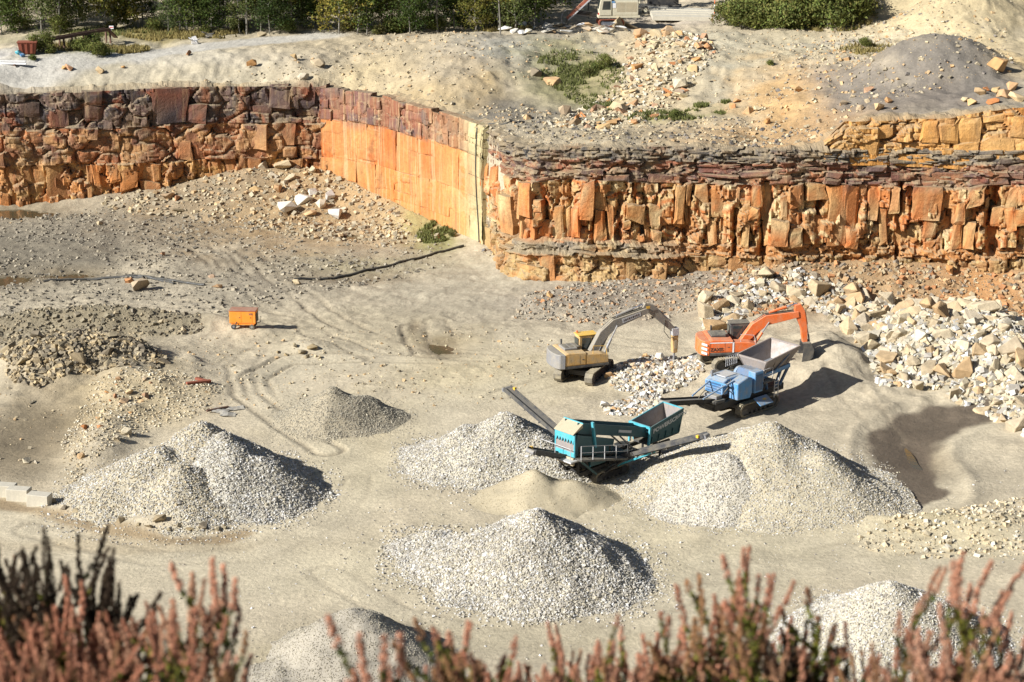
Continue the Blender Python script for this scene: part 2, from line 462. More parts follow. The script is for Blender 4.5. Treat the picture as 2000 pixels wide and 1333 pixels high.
ROADS = [path([(-150, 985), (60, 1030), (300, 1085), (480, 1080), (640, 1010), (690, 930), (640, 860), (540, 790), (520, 740), (600, 705), (760, 700), (900, 690), (1040, 670)]),
         path([(430, 1140), (700, 1100), (760, 1180), (1000, 1235), (1250, 1190), (1420, 1120), (1620, 1040), (1780, 960), (1800, 890), (1870, 830)]),
         path([(700, 960), (820, 900), (850, 800), (1000, 760), (1100, 720), (1230, 660), (1400, 640)]),
         path([(1400, 1120), (1650, 1080), (2050, 1060)])]
RUTS = [path(q) for q in (
    [(330, 465), (420, 495), (470, 545), (530, 600), (620, 655), (740, 700), (900, 705), (1040, 680)], [(390, 450), (480, 490), (550, 550), (630, 610), (720, 660), (820, 690)], [(300, 440), (390, 480), (445, 540), (465, 585), (560, 640)],
    [(640, 880), (560, 830), (480, 770), (470, 720), (500, 690)], [(620, 850), (520, 790), (495, 740), (560, 705), (700, 700)], [(-20, 600), (150, 588), (300, 590), (450, 602), (560, 625)], [(-20, 622), (120, 612), (300, 612), (440, 625)],
    [(805, 640), (830, 690), (960, 700)], [(850, 630), (880, 690)], [(1500, 1090), (1580, 1110), (1700, 1090)], [(1580, 700), (1640, 750), (1690, 800), (1740, 850)], [(980, 770), (1060, 750), (1180, 700)],
    [(60, 1035), (300, 1090), (500, 1085), (660, 1010), (700, 940)], [(640, 1120), (780, 1200), (1000, 1250), (1300, 1180), (1500, 1100)], [(1400, 1130), (1650, 1075), (2050, 1060)], [(1300, 680), (1200, 665), (1050, 640)])]
MUD = path([(1900, 805), (1820, 822), (1765, 850), (1758, 890), (1790, 930), (1795, 962), (1750, 985)])
EDGE = path([(-40, 975), (90, 1008), (230, 1042), (330, 1056), (420, 1056), (480, 1042)])

BUMPS = [  # photo x, y, z, rx, ry, height
    (170, 715, 0, 150, 34, 2.1), (60, 735, 0, 90, 30, 1.2), (240, 770, 0, 100, 26, 0.7), (90, 642, 0, 170, 11, 1.3), (270, 640, 0, 130, 11, 1.2), (420, 640, 0, 60, 9, .6),
    (330, 745, 0, 130, 40, 0.5), (200, 860, 0, 60, 60, 0.9), (320, 1030, 0, 120, 14, 0.8), (160, 1002, 0, 100, 10, 0.6), (600, 685, 0, 70, 14, 0.7), (500, 655, 0, 60, 9, 0.45),
    (330, 525, 0, 110, 22, 0.6), (1520, 715, 0, 150, 40, 1.6), (1630, 720, 0, 70, 55, 1.0), (1400, 735, 0, 130, 34, 0.5),
    (1600, 625, 0, 200, 22, 0.7), (1780, 690, 0, 110, 55, 1.5), (1880, 700, 0, 130, 80, 1.8), (1980, 720, 0, 80, 90, 1.8), (1850, 1030, 0, 190, 26, 0.6),
    (1250, 735, 0, 70, 28, 0.5), (120, 500, 0, 130, 40, 0.35), (560, 430, 0, 140, 25, 0.3), (1100, 590, 0, 120, 20, 0.4), (1420, 590, 0, 200, 18, 0.9), (760, 300, 3, 1, 1, 0)]
BASINS = [(20, 412, 0, 120, 12, -0.7), (10, 545, 0, 90, 16, -0.55), (690, 460, 0, 36, 9, -0.45), (865, 680, 0, 40, 16, -0.25), (60, 850, 0, 110, 70, -0.3),
          (1800, 885, 0, 45, 40, -0.35), (150, 535, 0, 70, 9, -0.45), (700, 540, 0, 120, 10, -0.3), (810, 640, 0, 12, 14, -0.1)]
PADZ = []

def floor_z(x, y, detail=True):
    d, par = seg_dist(x, y, CLIFF)
    i = np.clip(par.astype(int), 0, len(CLIFF) - 2); f = par - i
    th = CLIFF[i, 3] * (1 - f) + CLIFF[i + 1, 3] * f
    tw = CLIFF[i, 4] * (1 - f) + CLIFF[i + 1, 4] * f
    wob = 1 + 0.35 * fbm(x * 0.2, y * 0.2, 3, 5)
    z = th * np.clip(1 - d / (tw * wob), 0, 1) ** 1.25
    for b in BUMPS:
        z = z + b[5] * blob(x, y, ell(*b[:5]), 0.5, 21)
    for b in BASINS:
        z = z + b[5] * blob(x, y, ell(*b[:5]), 0.5, 22)
    rd = np.full(np.shape(x), 1e9)
    for r in ROADS:
        dd, _ = seg_dist(x, y, r); rd = np.minimum(rd, dd)
    smooth = 0.28 + 0.72 * sstep(2.0, 5.0, rd)
    back = sstep(118, 150, y)
    z = z + smooth * (0.5 + 0.7 * back) * (0.22 * fbm(x * 0.16, y * 0.16, 4, 1) + 0.10 * fbm(x * 0.8, y * 0.8, 3, 2))
    if detail:
        z = z + smooth * (0.25 + 0.9 * back) * 0.17 * np.abs(fbm(x * 1.5, y * 1.5, 3, 9, 0.65))
    for k, r in enumerate(RUTS):
        dd, par = seg_dist(x, y, r)
        fade = np.clip(0.55 + 0.9 * fbm(x * 0.12 + k * 7, y * 0.12, 2, 33), 0, 1) * (1.0 if k < 9 else 0.45)
        dd = dd + 0.18 * fbm(x * 0.6, y * 0.6, 2, 31)
        z = z - 0.13 * fade * np.exp(-((dd - 0.95) / 0.20) ** 4) + 0.05 * fade * np.exp(-((dd - 1.3) / 0.14) ** 2)
    dd, _ = seg_dist(x, y, MUD)
    z = z - 0.35 * np.exp(-(dd / 2.6) ** 2) + 0.16 * np.exp(-((dd - 3.4) / 0.5) ** 2)
    return z

def ground_z(x, y):
    x = np.asarray(x, float); y = np.asarray(y, float)
    sd = cliff_y(x) - y
    zf = floor_z(x, y)
    zp = plateau_z(x, y)
    bench = (x > 27.5) & (sd > -2.6)
    zp = np.where(bench, np.minimum(zp, 12.6 + 0.1 * fbm(x, y, 2, 4)), zp)
    z = np.where(sd > -1.75, zf, zp)
    # the heather bank the photographer stands on
    bank = np.where(y < 2.4, 42.0, np.where(y < 6.5, 43.38 - 0.535 * y - 0.1, 39.80 - 0.66 * (y - 6.5)))
    bank = bank + 0.06 * fbm(x * 1.3, y * 1.3, 3, 8) * (y > 1.5)
    z = np.where(y < 72, np.maximum(bank, z), z)
    return z

def gz(x, y):
    return float(ground_z(np.array([x]), np.array([y]))[0])

# ------------------------------------------------------------------ terrain: colours
FLOOR_ZONES = [  # photo x, y, z, rx, ry, colour, strength
    (80, 490, 0, 220, 70, (134, 125, 106), 0.9), (320, 440, 0, 260, 44, (154, 144, 124), 0.85), (420, 560, 0, 300, 40, (172, 161, 138), 0.75), (620, 500, 0, 240, 40, (166, 155, 132), .7), (860, 620, 0, 220, 40, (172, 160, 136), .7), (560, 345, 3, 240, 70, (174, 146, 104), 0.95), (450, 340, 3, 120, 30, (158, 140, 112), 0.8), (640, 380, 1.5, 110, 34, (176, 146, 104), 0.85),
    (760, 400, 1, 110, 50, (206, 176, 128), 0.6), (830, 440, 0, 60, 30, (170, 160, 100), 0.8), (860, 480, 0, 40, 16, (140, 140, 75), 0.7),
    (750, 520, 0, 160, 16, (176, 164, 124), 0.7), (900, 560, 0, 180, 50, (182, 172, 148), 0.7), (1180, 590, 0, 180, 26, (164, 152, 134), 0.85),
    (1420, 550, 1, 220, 45, (146, 132, 114), 0.9), (1750, 540, 2, 280, 45, (182, 148, 104), 0.9), (1950, 560, 2, 90, 50, (200, 148, 92), 0.9), (90, 645, 0, 210, 16, (146, 134, 108), 0.85), (280, 645, 0, 140, 14, (150, 138, 110), 0.85),
    (150, 700, 0, 180, 50, (160, 146, 118), 0.8), (60, 850, 0, 120, 75, (165, 150, 122), 0.85), (250, 790, 0, 140, 50, (200, 178, 132), 0.6),
    (1800, 890, 0, 60, 50, (140, 126, 104), 0.7), (1880, 815, 0, 90, 16, (150, 136, 112), 0.6), (1640, 1030, 0, 160, 18, (168, 154, 126), 0.7), (1500, 1080, 0, 130, 16, (176, 162, 132), 0.6),
    (1850, 1040, 0, 180, 40, (214, 196, 146), 0.7), (1000, 1100, 0, 500, 60, (212, 198, 160), 0.5), (1400, 1010, 0, 300, 60, (220, 206, 168), 0.5), (700, 900, 0, 120, 90, (212, 196, 156), 0.6),
    (1000, 730, 0, 220, 50, (210, 194, 152), 0.6), (700, 650, 0, 220, 50, (190, 176, 144), 0.6), (870, 680, 0, 70, 30, (168, 150, 112), 0.8), (600, 1300, 0, 200, 60, (188, 174, 140), 0.6),
    (1000, 1240, 0, 300, 30, (186, 172, 138), 0.6), (260, 1065, 0, 260, 14, (176, 152, 112), 0.7), (690, 820, 0, 110, 40, (190, 172, 132), 0.6)]
UP_ZONES = [
    (100, 130, 13.7, 300, 14, (214, 210, 200), 0.9), (350, 95, 14.4, 200, 16, (206, 194, 166), 0.8), (560, 90, 14.5, 180, 14, (196, 178, 142), 0.7), (100, 75, 14.6, 200, 10, (190, 178, 140), 0.7),
    (300, 155, 13, 300, 14, (196, 182, 150), 0.8), (720, 150, 13.6, 90, 30, (208, 186, 140), 0.8), (850, 125, 15, 110, 40, (196, 176, 138), 0.85), (940, 165, 13.6, 45, 30, (206, 176, 122), 0.8), (820, 185, 12.9, 120, 12, (196, 170, 122), 0.7), (900, 120, 15, 60, 20, (182, 166, 138), .6),
    (1100, 95, 15.5, 200, 22, (186, 180, 164), 0.9), (1100, 140, 14, 90, 40, (150, 144, 96), 0.75), (1160, 160, 13.5, 60, 25, (140, 140, 78), 0.7), (1050, 225, 12.4, 180, 22, (152, 142, 122), 0.85), (980, 215, 12.3, 50, 16, (130, 122, 108), 0.8),
    (1320, 230, 12.4, 100, 9, (124, 132, 62), 0.95), (1390, 215, 12.6, 40, 6, (124, 134, 60), 0.9), (1280, 130, 14.5, 120, 60, (206, 184, 142), 0.8), (1430, 130, 14.8, 90, 60, (194, 186, 160), 0.85), (1560, 95, 15.8, 160, 30, (198, 186, 152), 0.8),
    (1200, 265, 12.4, 200, 14, (176, 160, 128), 0.8), (1450, 265, 12.6, 150, 22, (190, 160, 118), 0.7), (1560, 200, 14.2, 120, 60, (210, 168, 108), 0.85), (1650, 170, 15.3, 60, 40, (150, 138, 124), 0.75), (1600, 260, 13, 110, 20, (186, 150, 106), 0.7),
    (1845, 140, 17, 125, 48, (134, 126, 114), 1.0), (1700, 175, 15.8, 80, 24, (142, 132, 118), 0.9), (1800, 190, 16, 110, 20, (140, 128, 114), 0.7),
    (1800, 68, 16.8, 260, 8, (204, 196, 176), 0.9), (1960, 110, 16.8, 70, 30, (216, 184, 124), 0.8), (1850, 20, 18, 220, 45, (204, 184, 140), 0.9), (1150, 45, 15.1, 200, 18, (190, 170, 140), 0.8), (1330, 32, 15.2, 90, 14, (200, 188, 170), 0.6),
    (230, 62, 14.7, 160, 10, (150, 145, 90), 0.7), (320, 66, 14.7, 70, 10, (160, 140, 70), 0.8), (180, 108, 14.2, 80, 10, (165, 158, 100), 0.7)]

def ground_cols(x, y, z):
    sd = cliff_y(x) - y
    pit = sd > -1.75
    col = np.where(pit[:, None], np.array(C(205, 190, 160)), np.array(C(200, 184, 153)))
    wet = np.ones(len(x))
    for zones, mask in ((FLOOR_ZONES, pit), (UP_ZONES, ~pit)):
        idx = np.where(mask & (np.abs(x) < 120) & (y > 70) & (y < 330))[0]
        xx, yy = x[idx], y[idx]
        nz = fbm(xx * 0.35, yy * 0.35, 4, 51)
        for (px, py, zz, rx, ry, cc, st) in zones:
            e = ell(px, py, zz, rx, ry)
            w = np.clip(blob(xx, yy, e, 0.6, 52) * 1.5 + 0.35 * nz * (blob(xx, yy, e) > 0.12), 0, 1) * st
            col[idx] = col[idx] * (1 - w[:, None]) + np.array(C(*cc)) * w[:, None]
    idx = np.where(pit & (np.abs(x) < 120) & (y > 70))[0]
    xx, yy = x[idx], y[idx]
    rd = np.full(len(xx), 1e9)
    for r in ROADS:
        dd, _ = seg_dist(xx, yy, r); rd = np.minimum(rd, dd + 1.2 * fbm(xx * 0.3, yy * 0.3, 3, 60))
    w = (sstep(4.5, 1.2, rd) * 0.45)[:, None]
    col[idx] = col[idx] * (1 - w) + np.array(C(214, 201, 170)) * w
    # damp mud where water gathers
    for b in BASINS:
        w = np.clip(blob(xx, yy, ell(b[0], b[1], 0, b[3] * 1.35, b[4] * 1.5), 0.6, 23) * 1.3 - 0.2, 0, 1) * 0.7
        col[idx] = col[idx] * (1 - w[:, None]) + np.array(C(140, 124, 96)) * w[:, None]
        wet[idx] = np.minimum(wet[idx], 1 - 0.7 * w)
    dd, _ = seg_dist(xx, yy, MUD)
    fat = np.interp(yy, [95, 112, 118, 140], [0.6, 1.6, 2.6, 1.5])
    w = sstep(1.15, 0.75, (dd + 0.9 * fbm(xx * .5, yy * .5, 4, 71)) / fat) * 0.95
    col[idx] = col[idx] * (1 - w[:, None]) + np.array(C(108, 95, 79)) * w[:, None]
    # damp soil in the wheel ruts and along the road edge
    for k, r in enumerate(RUTS):
        d2, _ = seg_dist(xx, yy, r)
        fade = np.clip(0.55 + 0.9 * fbm(xx * 0.12 + k * 7, yy * 0.12, 2, 33), 0, 1) * (0.62 if k < 9 else 0.35)
        d2 = d2 + 0.18 * fbm(xx * 0.6, yy * 0.6, 2, 31)
        w2 = (np.exp(-((d2 - 0.95) / 0.24) ** 4) * fade)[:, None]
        col[idx] = col[idx] * (1 - w2) + np.array(C(146, 132, 108)) * w2
    d2, _ = seg_dist(xx, yy, EDGE)
    w2 = (sstep(0.9, 0.3, d2 + 0.4 * fbm(xx * .6, yy * .6, 3, 72)) * 0.8)[:, None]
    col[idx] = col[idx] * (1 - w2) + np.array(C(156, 132, 96)) * w2
    wet[idx] = np.minimum(wet[idx], 1 - 0.55 * w)
    iu = np.where(~pit & (np.abs(x) < 120) & (y < 260))[0]
    d3, _ = seg_dist(x[iu], y[iu], UP_TRACK)
    w3 = (sstep(4.2, 2.2, d3 + 1.2 * fbm(x[iu] * .3, y[iu] * .3, 3, 73)) * 0.85)[:, None]
    col[iu] = col[iu] * (1 - w3) + np.array(C(210, 204, 190)) * w3
    # broad and fine mottling of the soil itself
    v = 1 + 0.12 * fbm(x * 0.09, y * 0.09, 3, 81) + 0.14 * fbm(x * 0.7, y * 0.7, 3, 82)
    col = col * v[:, None]
    bank = y < 45
    col[bank] = np.array((0.10, 0.085, 0.05)) * (1 + 0.4 * fbm(x[bank], y[bank], 3, 90))[:, None]
    col = np.where((y > 45)[:, None], muted(col, 0.05), col)
    return np.concatenate([np.clip(col, 0, 1), wet[:, None]], 1)

def axis(*parts):
    out = []
    for a, b, s in parts:
        out.append(np.arange(a, b, s))
    out.append(np.array([parts[-1][1]]))
    return np.concatenate(out)

gx = axis((-900, -300, 60), (-300, -110, 10), (-110, -58, 1.0), (-58, 58, 0.23), (58, 110, 1.0), (110, 300, 10), (300, 900, 60))
gy = axis((-40, 0, 2), (0, 8, 0.3), (8, 70, 2.5), (70, 82, 1.0), (82, 112, 0.24), (112, 160, 0.24), (160, 205, 0.34), (205, 260, 0.8), (260, 360, 5), (360, 1200, 60))
GX, GY = np.meshgrid(gx, gy, indexing='ij')
fx, fy = GX.ravel(), GY.ravel()
fz = np.concatenate([ground_z(a, b) for a, b in zip(np.array_split(fx, 12), np.array_split(fy, 12))])
gcol = ground_cols(fx, fy, fz)
ground = link('ground', np_mesh('ground', np.stack([fx, fy, fz], 1), grid_faces(len(gx), len(gy)), gcol, smooth=True), M['ground'])
tag(ground, 'dusty tan quarry floor with wheel tracks and upper ground behind the cliffs', 'ground', kind='structure')
GZ = fz.reshape(GX.shape)

def gzs(x, y):
    """ground level read back from the ground sheet"""
    x = np.asarray(x, float); y = np.asarray(y, float)
    i = np.clip(np.searchsorted(gx, x) - 1, 0, len(gx) - 2); j = np.clip(np.searchsorted(gy, y) - 1, 0, len(gy) - 2)
    u = (x - gx[i]) / (gx[i + 1] - gx[i]); v = (y - gy[j]) / (gy[j + 1] - gy[j])
    return GZ[i, j] * (1 - u) * (1 - v) + GZ[i + 1, j] * u * (1 - v) + GZ[i, j + 1] * (1 - u) * v + GZ[i + 1, j + 1] * u * v

def g1(x, y):
    return float(gzs(np.array([x]), np.array([y]))[0])

def on_ground(px, py, z0=0.0):
    """a photo point on the ground: refine the level until the sight line meets the sheet"""
    z = z0
    for _ in range(12):
        p = sight(px, py, z)
        z = 0.5 * z + 0.5 * g1(p.x, p.y)
    p = sight(px, py, z); p.z = g1(p.x, p.y)
    return p

# ------------------------------------------------------------------ cliffs
class Cliff:
    def __init__(self, name, foot, top, beds, mat, label, seed, du=0.17, dh=0.15, big=0.5, visible=(-60, 56), back=2.6, rec=0.02, rough=1.0, fissures=()):
        self.foot = np.array(foot, float); self.top = np.array(top, float)
        seg = np.hypot(np.diff(self.foot[:, 0]), np.diff(self.foot[:, 1]))
        self.s = np.concatenate([[0], np.cumsum(seg)]); self.L = self.s[-1]
        self.fis = fissures
        self.seed = seed; self.big = big; self.beds = beds; self.mat = mat
        nu = int(self.L / du) + 1
        U = np.linspace(0, self.L, nu)
        Hm = float(np.mean(self.top[:, 2] - self.foot[:, 2])); self.H = Hm
        hs = np.concatenate([[-1.2, -0.5], np.arange(0, Hm + 0.01, dh)])
        nh = len(hs)
        UU, HH = np.meshgrid(U, hs, indexing='ij')
        D = self.large(UU, HH) - rec + self.relief(UU, HH) + rough * (0.26 * fbm(UU * 0.5, HH * 0.5, 4, seed + 2) + 0.10 * fbm(UU * 2.5, HH * 2.5, 2, seed + 3))
        P = self.pos(UU, HH, D)
        Cc = self.base_col(UU, HH)
        # the face rolls back over the rim on to the ground above
        rows = []; rc = []
        for k, bk in enumerate((0.25, 0.8, 1.5, back)):
            q = self.pos(U, np.full(nu, Hm), self.large(U, np.full(nu, Hm)) * (1 - k / 3.0) - 0.35 - bk)
            zz = plateau_z(q[:, 0], q[:, 1])
            if back < 2.6: zz = np.where(q[:, 0] > 27.5, np.minimum(zz, 12.6), zz)
            q[:, 2] = zz + (0.10, 0.08, 0.03, -0.45)[k] + 0.12 * fbm(U * 0.9, U * 0 + k, 3, seed + 5) * (k < 3)
            rows.append(q[:, None, :])
            gcl = ground_cols(q[:, 0], np.maximum(q[:, 1], cliff_y(q[:, 0]) + 1.9), q[:, 2])
            w = (0.45, 0.8, 1.0, 1.0)[k]
            rc.append((Cc[:, -1, :] * (1 - w) + gcl * w)[:, None, :])
        P = np.concatenate([P] + rows, 1); Cc = np.concatenate([Cc] + rc, 1)
        nh += 4
        F = grid_faces(nu, nh)[:, ::-1]
        self.root = link(name, np_mesh(name, P.reshape(-1, 3), F, Cc.reshape(-1, 4), smooth=False), mat)
        tag(self.root, label, 'cliff', kind='structure')
        self.n = 0
        self.visible = visible
        for b in beds:
            self.blocks(b)

    def frame(self, u):
        f = np.stack([np.interp(u, self.s, self.foot[:, k]) for k in range(3)], -1)
        t = np.stack([np.interp(u, self.s, self.top[:, k]) for k in range(3)], -1)
        e = 1.2
        a = np.stack([np.interp(np.clip(u - e, 0, self.L), self.s, self.foot[:, k]) for k in range(2)], -1)
        b = np.stack([np.interp(np.clip(u + e, 0, self.L), self.s, self.foot[:, k]) for k in range(2)], -1)
        d = b - a; d = d / np.maximum(np.linalg.norm(d, axis=-1, keepdims=True), 1e-6)
        n = np.stack([d[..., 1], -d[..., 0], np.zeros(d.shape[:-1])], -1)
        return f, t, n

    def pos(self, u, h, d):
        u = np.asarray(u, float); h = np.asarray(h, float)
        f, t, n = self.frame(u)
        v = (h / self.H)[..., None]
        return f + (t - f) * v + n * np.asarray(d)[..., None]

    def bed_at(self, u, h):
        w = 0.35 * fbm(u * 0.16, h * 0 + 3, 3, self.seed + 8)
        return w

    def off(self, b, u):
        o = b.get('off')
        if o is None: return np.zeros(np.shape(u))
        x = np.interp(u, self.s, self.foot[:, 0])
        return o(x)

    def large(self, u, h):
        d = self.big * fbm(u * 0.17, h * 0.05, 3, self.seed)
        w = self.bed_at(u, h)
        for b in self.beds:
            k = sstep(b['h'][0] - 0.25, b['h'][0] + 0.1, h - w) * (1 - sstep(b['h'][1] - 0.1, b['h'][1] + 0.25, h - w))
            d = d + k * self.off(b, u)
        for (uc, wd, dp, ha, hb) in self.fis:
            c = uc + 0.35 * fbm(h * 0.5, h * 0 + uc, 3, self.seed + 90)
            d = d - dp * np.exp(-(np.abs(u - c) / wd) ** 3) * sstep(ha - 0.8, ha + 0.4, h) * (1 - sstep(hb - 0.4, hb + 0.3, h))
        return d

    def relief(self, u, h):
        wu = u + 0.5 * fbm(u * 0.4, h * 0.4, 3, self.seed + 70); wh = h + 0.35 * fbm(u * 0.4, h * 0.4, 3, self.seed + 71)
        hb = h - self.bed_at(u, h)
        out = np.zeros(np.shape(u))
        for b in self.beds:
            cw, ch = b.get('cell', (1.4, 1.4)); am = b.get('amp', 0.35)
            v, e, f = cells(wu / cw, wh / ch, self.seed + int(b['h'][0] * 7))
            v2, e2, f2 = cells(wu / cw * 2.7, wh / ch * 2.7, self.seed + 5 + int(b['h'][0] * 7))
            d = am * (v + 0.9 * f) + 0.3 * am * (v2 + 0.8 * f2) - am * b.get('crack', 1.1) * np.exp(-(e / 0.075) ** 2) - am * 0.35 * np.exp(-(e2 / 0.09) ** 2)
            out = np.where(hb >= b['h'][0], d, out)
        return out

    def base_col(self, u, h):
        w = self.bed_at(u, h)
        col = np.zeros(u.shape + (4,)); col[..., 3] = 1
        col[..., :3] = np.array(C(*self.beds[0]['pal'][0]))
        for b in self.beds:
            k = (h - w >= b['h'][0])[..., None]
            n = fbm(u * 0.3, h * 0.35, 3, self.seed + 30)
            v_, e_, f_ = cells(u / b.get('cell', (1.4, 1.4))[0] + 0.4 * n, h / b.get('cell', (1.4, 1.4))[1] + 0.4 * n, self.seed + int(b['h'][0] * 7))
            t_ = np.clip((n * 1.0 + 0.5 + 0.16 * v_) * (len(b['pal']) - 1), 0, len(b['pal']) - 1.001)
            pal = np.array([C(*c) for c in b['pal']])
            i = t_.astype(int); fr = sstep(0.25, 0.75, t_ - i)[..., None]
            cc = pal[i] * (1 - fr) + pal[i + 1] * fr
            if 'ufn' in b: cc = b['ufn'](u, h, cc)
            dirt = np.clip(fbm(u * 0.8, h * 0.6, 3, self.seed + 31) * 1.2 + 0.35, 0, 1)[..., None] * b.get('dirt', 0.28)
            cc = cc * (1 - dirt) + np.array(C(*b.get('dirtc', (186, 164, 124)))) * dirt
            col[..., :3] = np.where(k, cc, col[..., :3])
        return col

    def blocks(self, b):
        rnd = random.Random(self.seed * 31 + int(b['h'][0] * 10))
        if 'w' not in b: return
        h0, h1 = b['h']
        tall = b.get('tall', False)
        def split(ua, ub, ha, hb, depth, cold):
            w, h = ub - ua, hb - ha
            ws, hs = rnd.uniform(*b['w']), rnd.uniform(*b['r'])
            cw, ch = w > ws * 1.35, h > hs * 1.35
            if (not cw and not ch) or depth > 14:
                xm = float(np.interp(0.5 * (ua + ub), self.s, self.foot[:, 0]))
                if not (self.visible[0] < xm < self.visible[1]): return
                if 'xr' in b and not (b['xr'][0] < xm < b['xr'][1]): return
                if w < 0.2 or h < 0.12: return
                if rnd.random() < b.get('drop', 0.1): return
                self.block(b, rnd, ua, ub, ha, hb, cold + rnd.uniform(*b['d']) * 0.5)
                return
            k = rnd.uniform(0.30, 0.70)
            if cw and (not ch or w / ws > h / hs * (0.8 if tall else 1.25)):
                m = ua + w * k
                for q0, q1 in ((ua, m), (m, ub)):
                    c2 = rnd.uniform(*b['d']) * 0.6 if w < 5 else cold
                    if tall and q1 - q0 < 1.0 and h > 1.2 and rnd.random() < b.get('coldrop', .04) * 1.6: continue
                    split(q0, q1, ha, hb, depth + 1, c2)
            else:
                m = ha + h * k
                split(ua, ub, ha, m, depth + 1, cold); split(ua, ub, m, hb, depth + 1, cold)
        split(0.0, self.L, h0, h1, 0, 0.0)

    def block(self, b, rnd, ua, ub, ha, hb, d):
        w, h = ub - ua, hb - ha
        jit = b.get('jit', 0.10)
        g = rnd.uniform(0.012, 0.05) * b.get('tilt', 1)
        cu = [[ua + g, ub - g], [ua + g, ub - g]]
        s_ = [0, rnd.uniform(0.12, 0.30), rnd.uniform(0.68, 0.88), 1]
        t_ = [0, rnd.uniform(0.12, 0.30), rnd.uniform(0.68, 0.88), 1]
        q = [[(rnd.uniform(-jit, jit) * min(w, 1.6), rnd.uniform(-jit, jit) * min(h, 1.6)) for _ in range(2)] for _ in range(2)]
        tu, th = rnd.gauss(0, 0.13) * b.get('tilt', 1), rnd.gauss(-0.02, 0.10) * b.get('tilt', 1)
        bev = rnd.uniform(0.5, 1.2) * b.get('bev', 0.14)
        chip = (rnd.choice((0, 3)), rnd.choice((0, 3))) if rnd.random() < 0.5 else None
        uu = np.zeros((4, 4)); hh = np.zeros((4, 4)); dd = np.zeros((4, 4))
        for a in range(4):
            for c in range(4):
                s, t = s_[a], t_[c]
                ju = (q[0][0][0] * (1 - s) + q[1][0][0] * s) * (1 - t) + (q[0][1][0] * (1 - s) + q[1][1][0] * s) * t
                jh = (q[0][0][1] * (1 - s) + q[1][0][1] * s) * (1 - t) + (q[0][1][1] * (1 - s) + q[1][1][1] * s) * t
                edge = a in (0, 3) or c in (0, 3)
                uu[a, c] = ua + g + (w - 2 * g) * s + ju + (rnd.uniform(-0.05, 0.05) * min(w, 1) if edge else 0)
                hh[a, c] = ha + g + (h - 2 * g) * t + jh + (rnd.uniform(-0.05, 0.05) * min(h, 1) if edge else 0)
                dd[a, c] = d + tu * w * (s - .5) + th * h * (t - .5) + rnd.uniform(-1, 1) * 0.05 * b.get('tilt', 1)
                if edge: dd[a, c] -= bev * rnd.uniform(0.3, 1.3)
                if chip == (a, c): dd[a, c] -= rnd.uniform(0.15, 0.4) * b.get('tilt', 1)
        wa = b.get('warp', 0.38)
        hw = self.bed_at(uu, hh)
        du_ = wa * fbm(uu * 0.45, hh * 0.45, 3, self.seed + 60); dh_ = 0.7 * wa * fbm(uu * 0.45, hh * 0.45, 3, self.seed + 61)
        uu = np.clip(uu + du_, 0, self.L); hh = hh + dh_ + hw
        um = np.full((4, 4), 0.5 * (ua + ub)); hm = np.full((4, 4), 0.5 * (ha + hb)) + hw.mean()
        L0 = self.large(um, hm)
        P = self.pos(uu, hh, dd + L0).reshape(-1, 3)
        ring = [(0, 0), (1, 0), (2, 0), (3, 0), (3, 1), (3, 2), (3, 3), (2, 3), (1, 3), (0, 3), (0, 2), (0, 1)]
        bu = np.array([uu[a, c] for a, c in ring]); bh = np.array([hh[a, c] for a, c in ring])
        B = self.pos(bu, bh, np.full(12, d - 1.0) + L0[0, 0])
        o = P.mean(0)
        V = np.concatenate([P, B]) - o
        F = [(a * 4 + c, a * 4 + c + 1, (a + 1) * 4 + c + 1, (a + 1) * 4 + c) for a in range(3) for c in range(3)]
        for k in range(12):
            a, c = ring[k]; a2, c2 = ring[(k + 1) % 12]
            F.append((a * 4 + c, a2 * 4 + c2, 16 + (k + 1) % 12, 16 + k))
        um_, hm_ = 0.5 * (ua + ub), 0.5 * (ha + hb)
        nval = float(fbm(np.array([um_ * 0.22]), np.array([hm_ * 0.3]), 2, self.seed + 40)[0])
        i = int(max(0, min(len(b['pal']) - 1, (nval * 1.1 + 0.5 + rnd.uniform(-0.16, 0.16)) * len(b['pal']))))
        col = np.array(C(*b['pal'][i]))
        if 'ufn' in b: col = b['ufn'](np.array([um_]), np.array([hm_]), col[None])[0]
        col = col * rnd.uniform(0.88, 1.12)
        cols = np.concatenate([np.tile(col, (28, 1)), np.ones((28, 1))], 1)
        bcol = self.base_col(np.concatenate([uu.ravel(), bu]), np.concatenate([hh.ravel(), bh]))
        cols = cols * (1 - b.get('mix', 0.72)) + bcol * b.get('mix', 0.72)
        cols[16:, :3] *= 0.9
        me = np_mesh('rock_block', V, np.array(F), cols)
        me.materials.append(self.mat)
        o_ = bpy.data.objects.new('rock_block', me)
        COL.objects.link(o_)
        o_.location = o
        o_.parent = self.root
        self.n += 1

def line(x0, x1, dz=0.0, dy=0.0, zf=None):
    xs = [x0] + [c[0] for c in CLIFF if x0 < c[0] < x1] + [x1]
    out = []
    for x in xs:
        z = np.interp(x, CLIFF[:, 0], CLIFF[:, 2]) + dz if zf is None else zf
        out.append((x, float(cliff_y(x)) + dy, float(z)))
    return out

def wall_tint(u, h, c):
    # lichen-green strip where the sawn wall ends at the corner
    k = np.clip((np.asarray(u) - 23.6) / 0.8, 0, 1)[..., None]
    k2 = np.clip((np.asarray(u) - 15.5) / 7, 0, 1)[..., None] * 0.28
    c = c * (1 - k2) + np.array(C(216, 184, 124)) * k2
    return c * (1 - k) + np.array(C(200, 188, 142)) * k

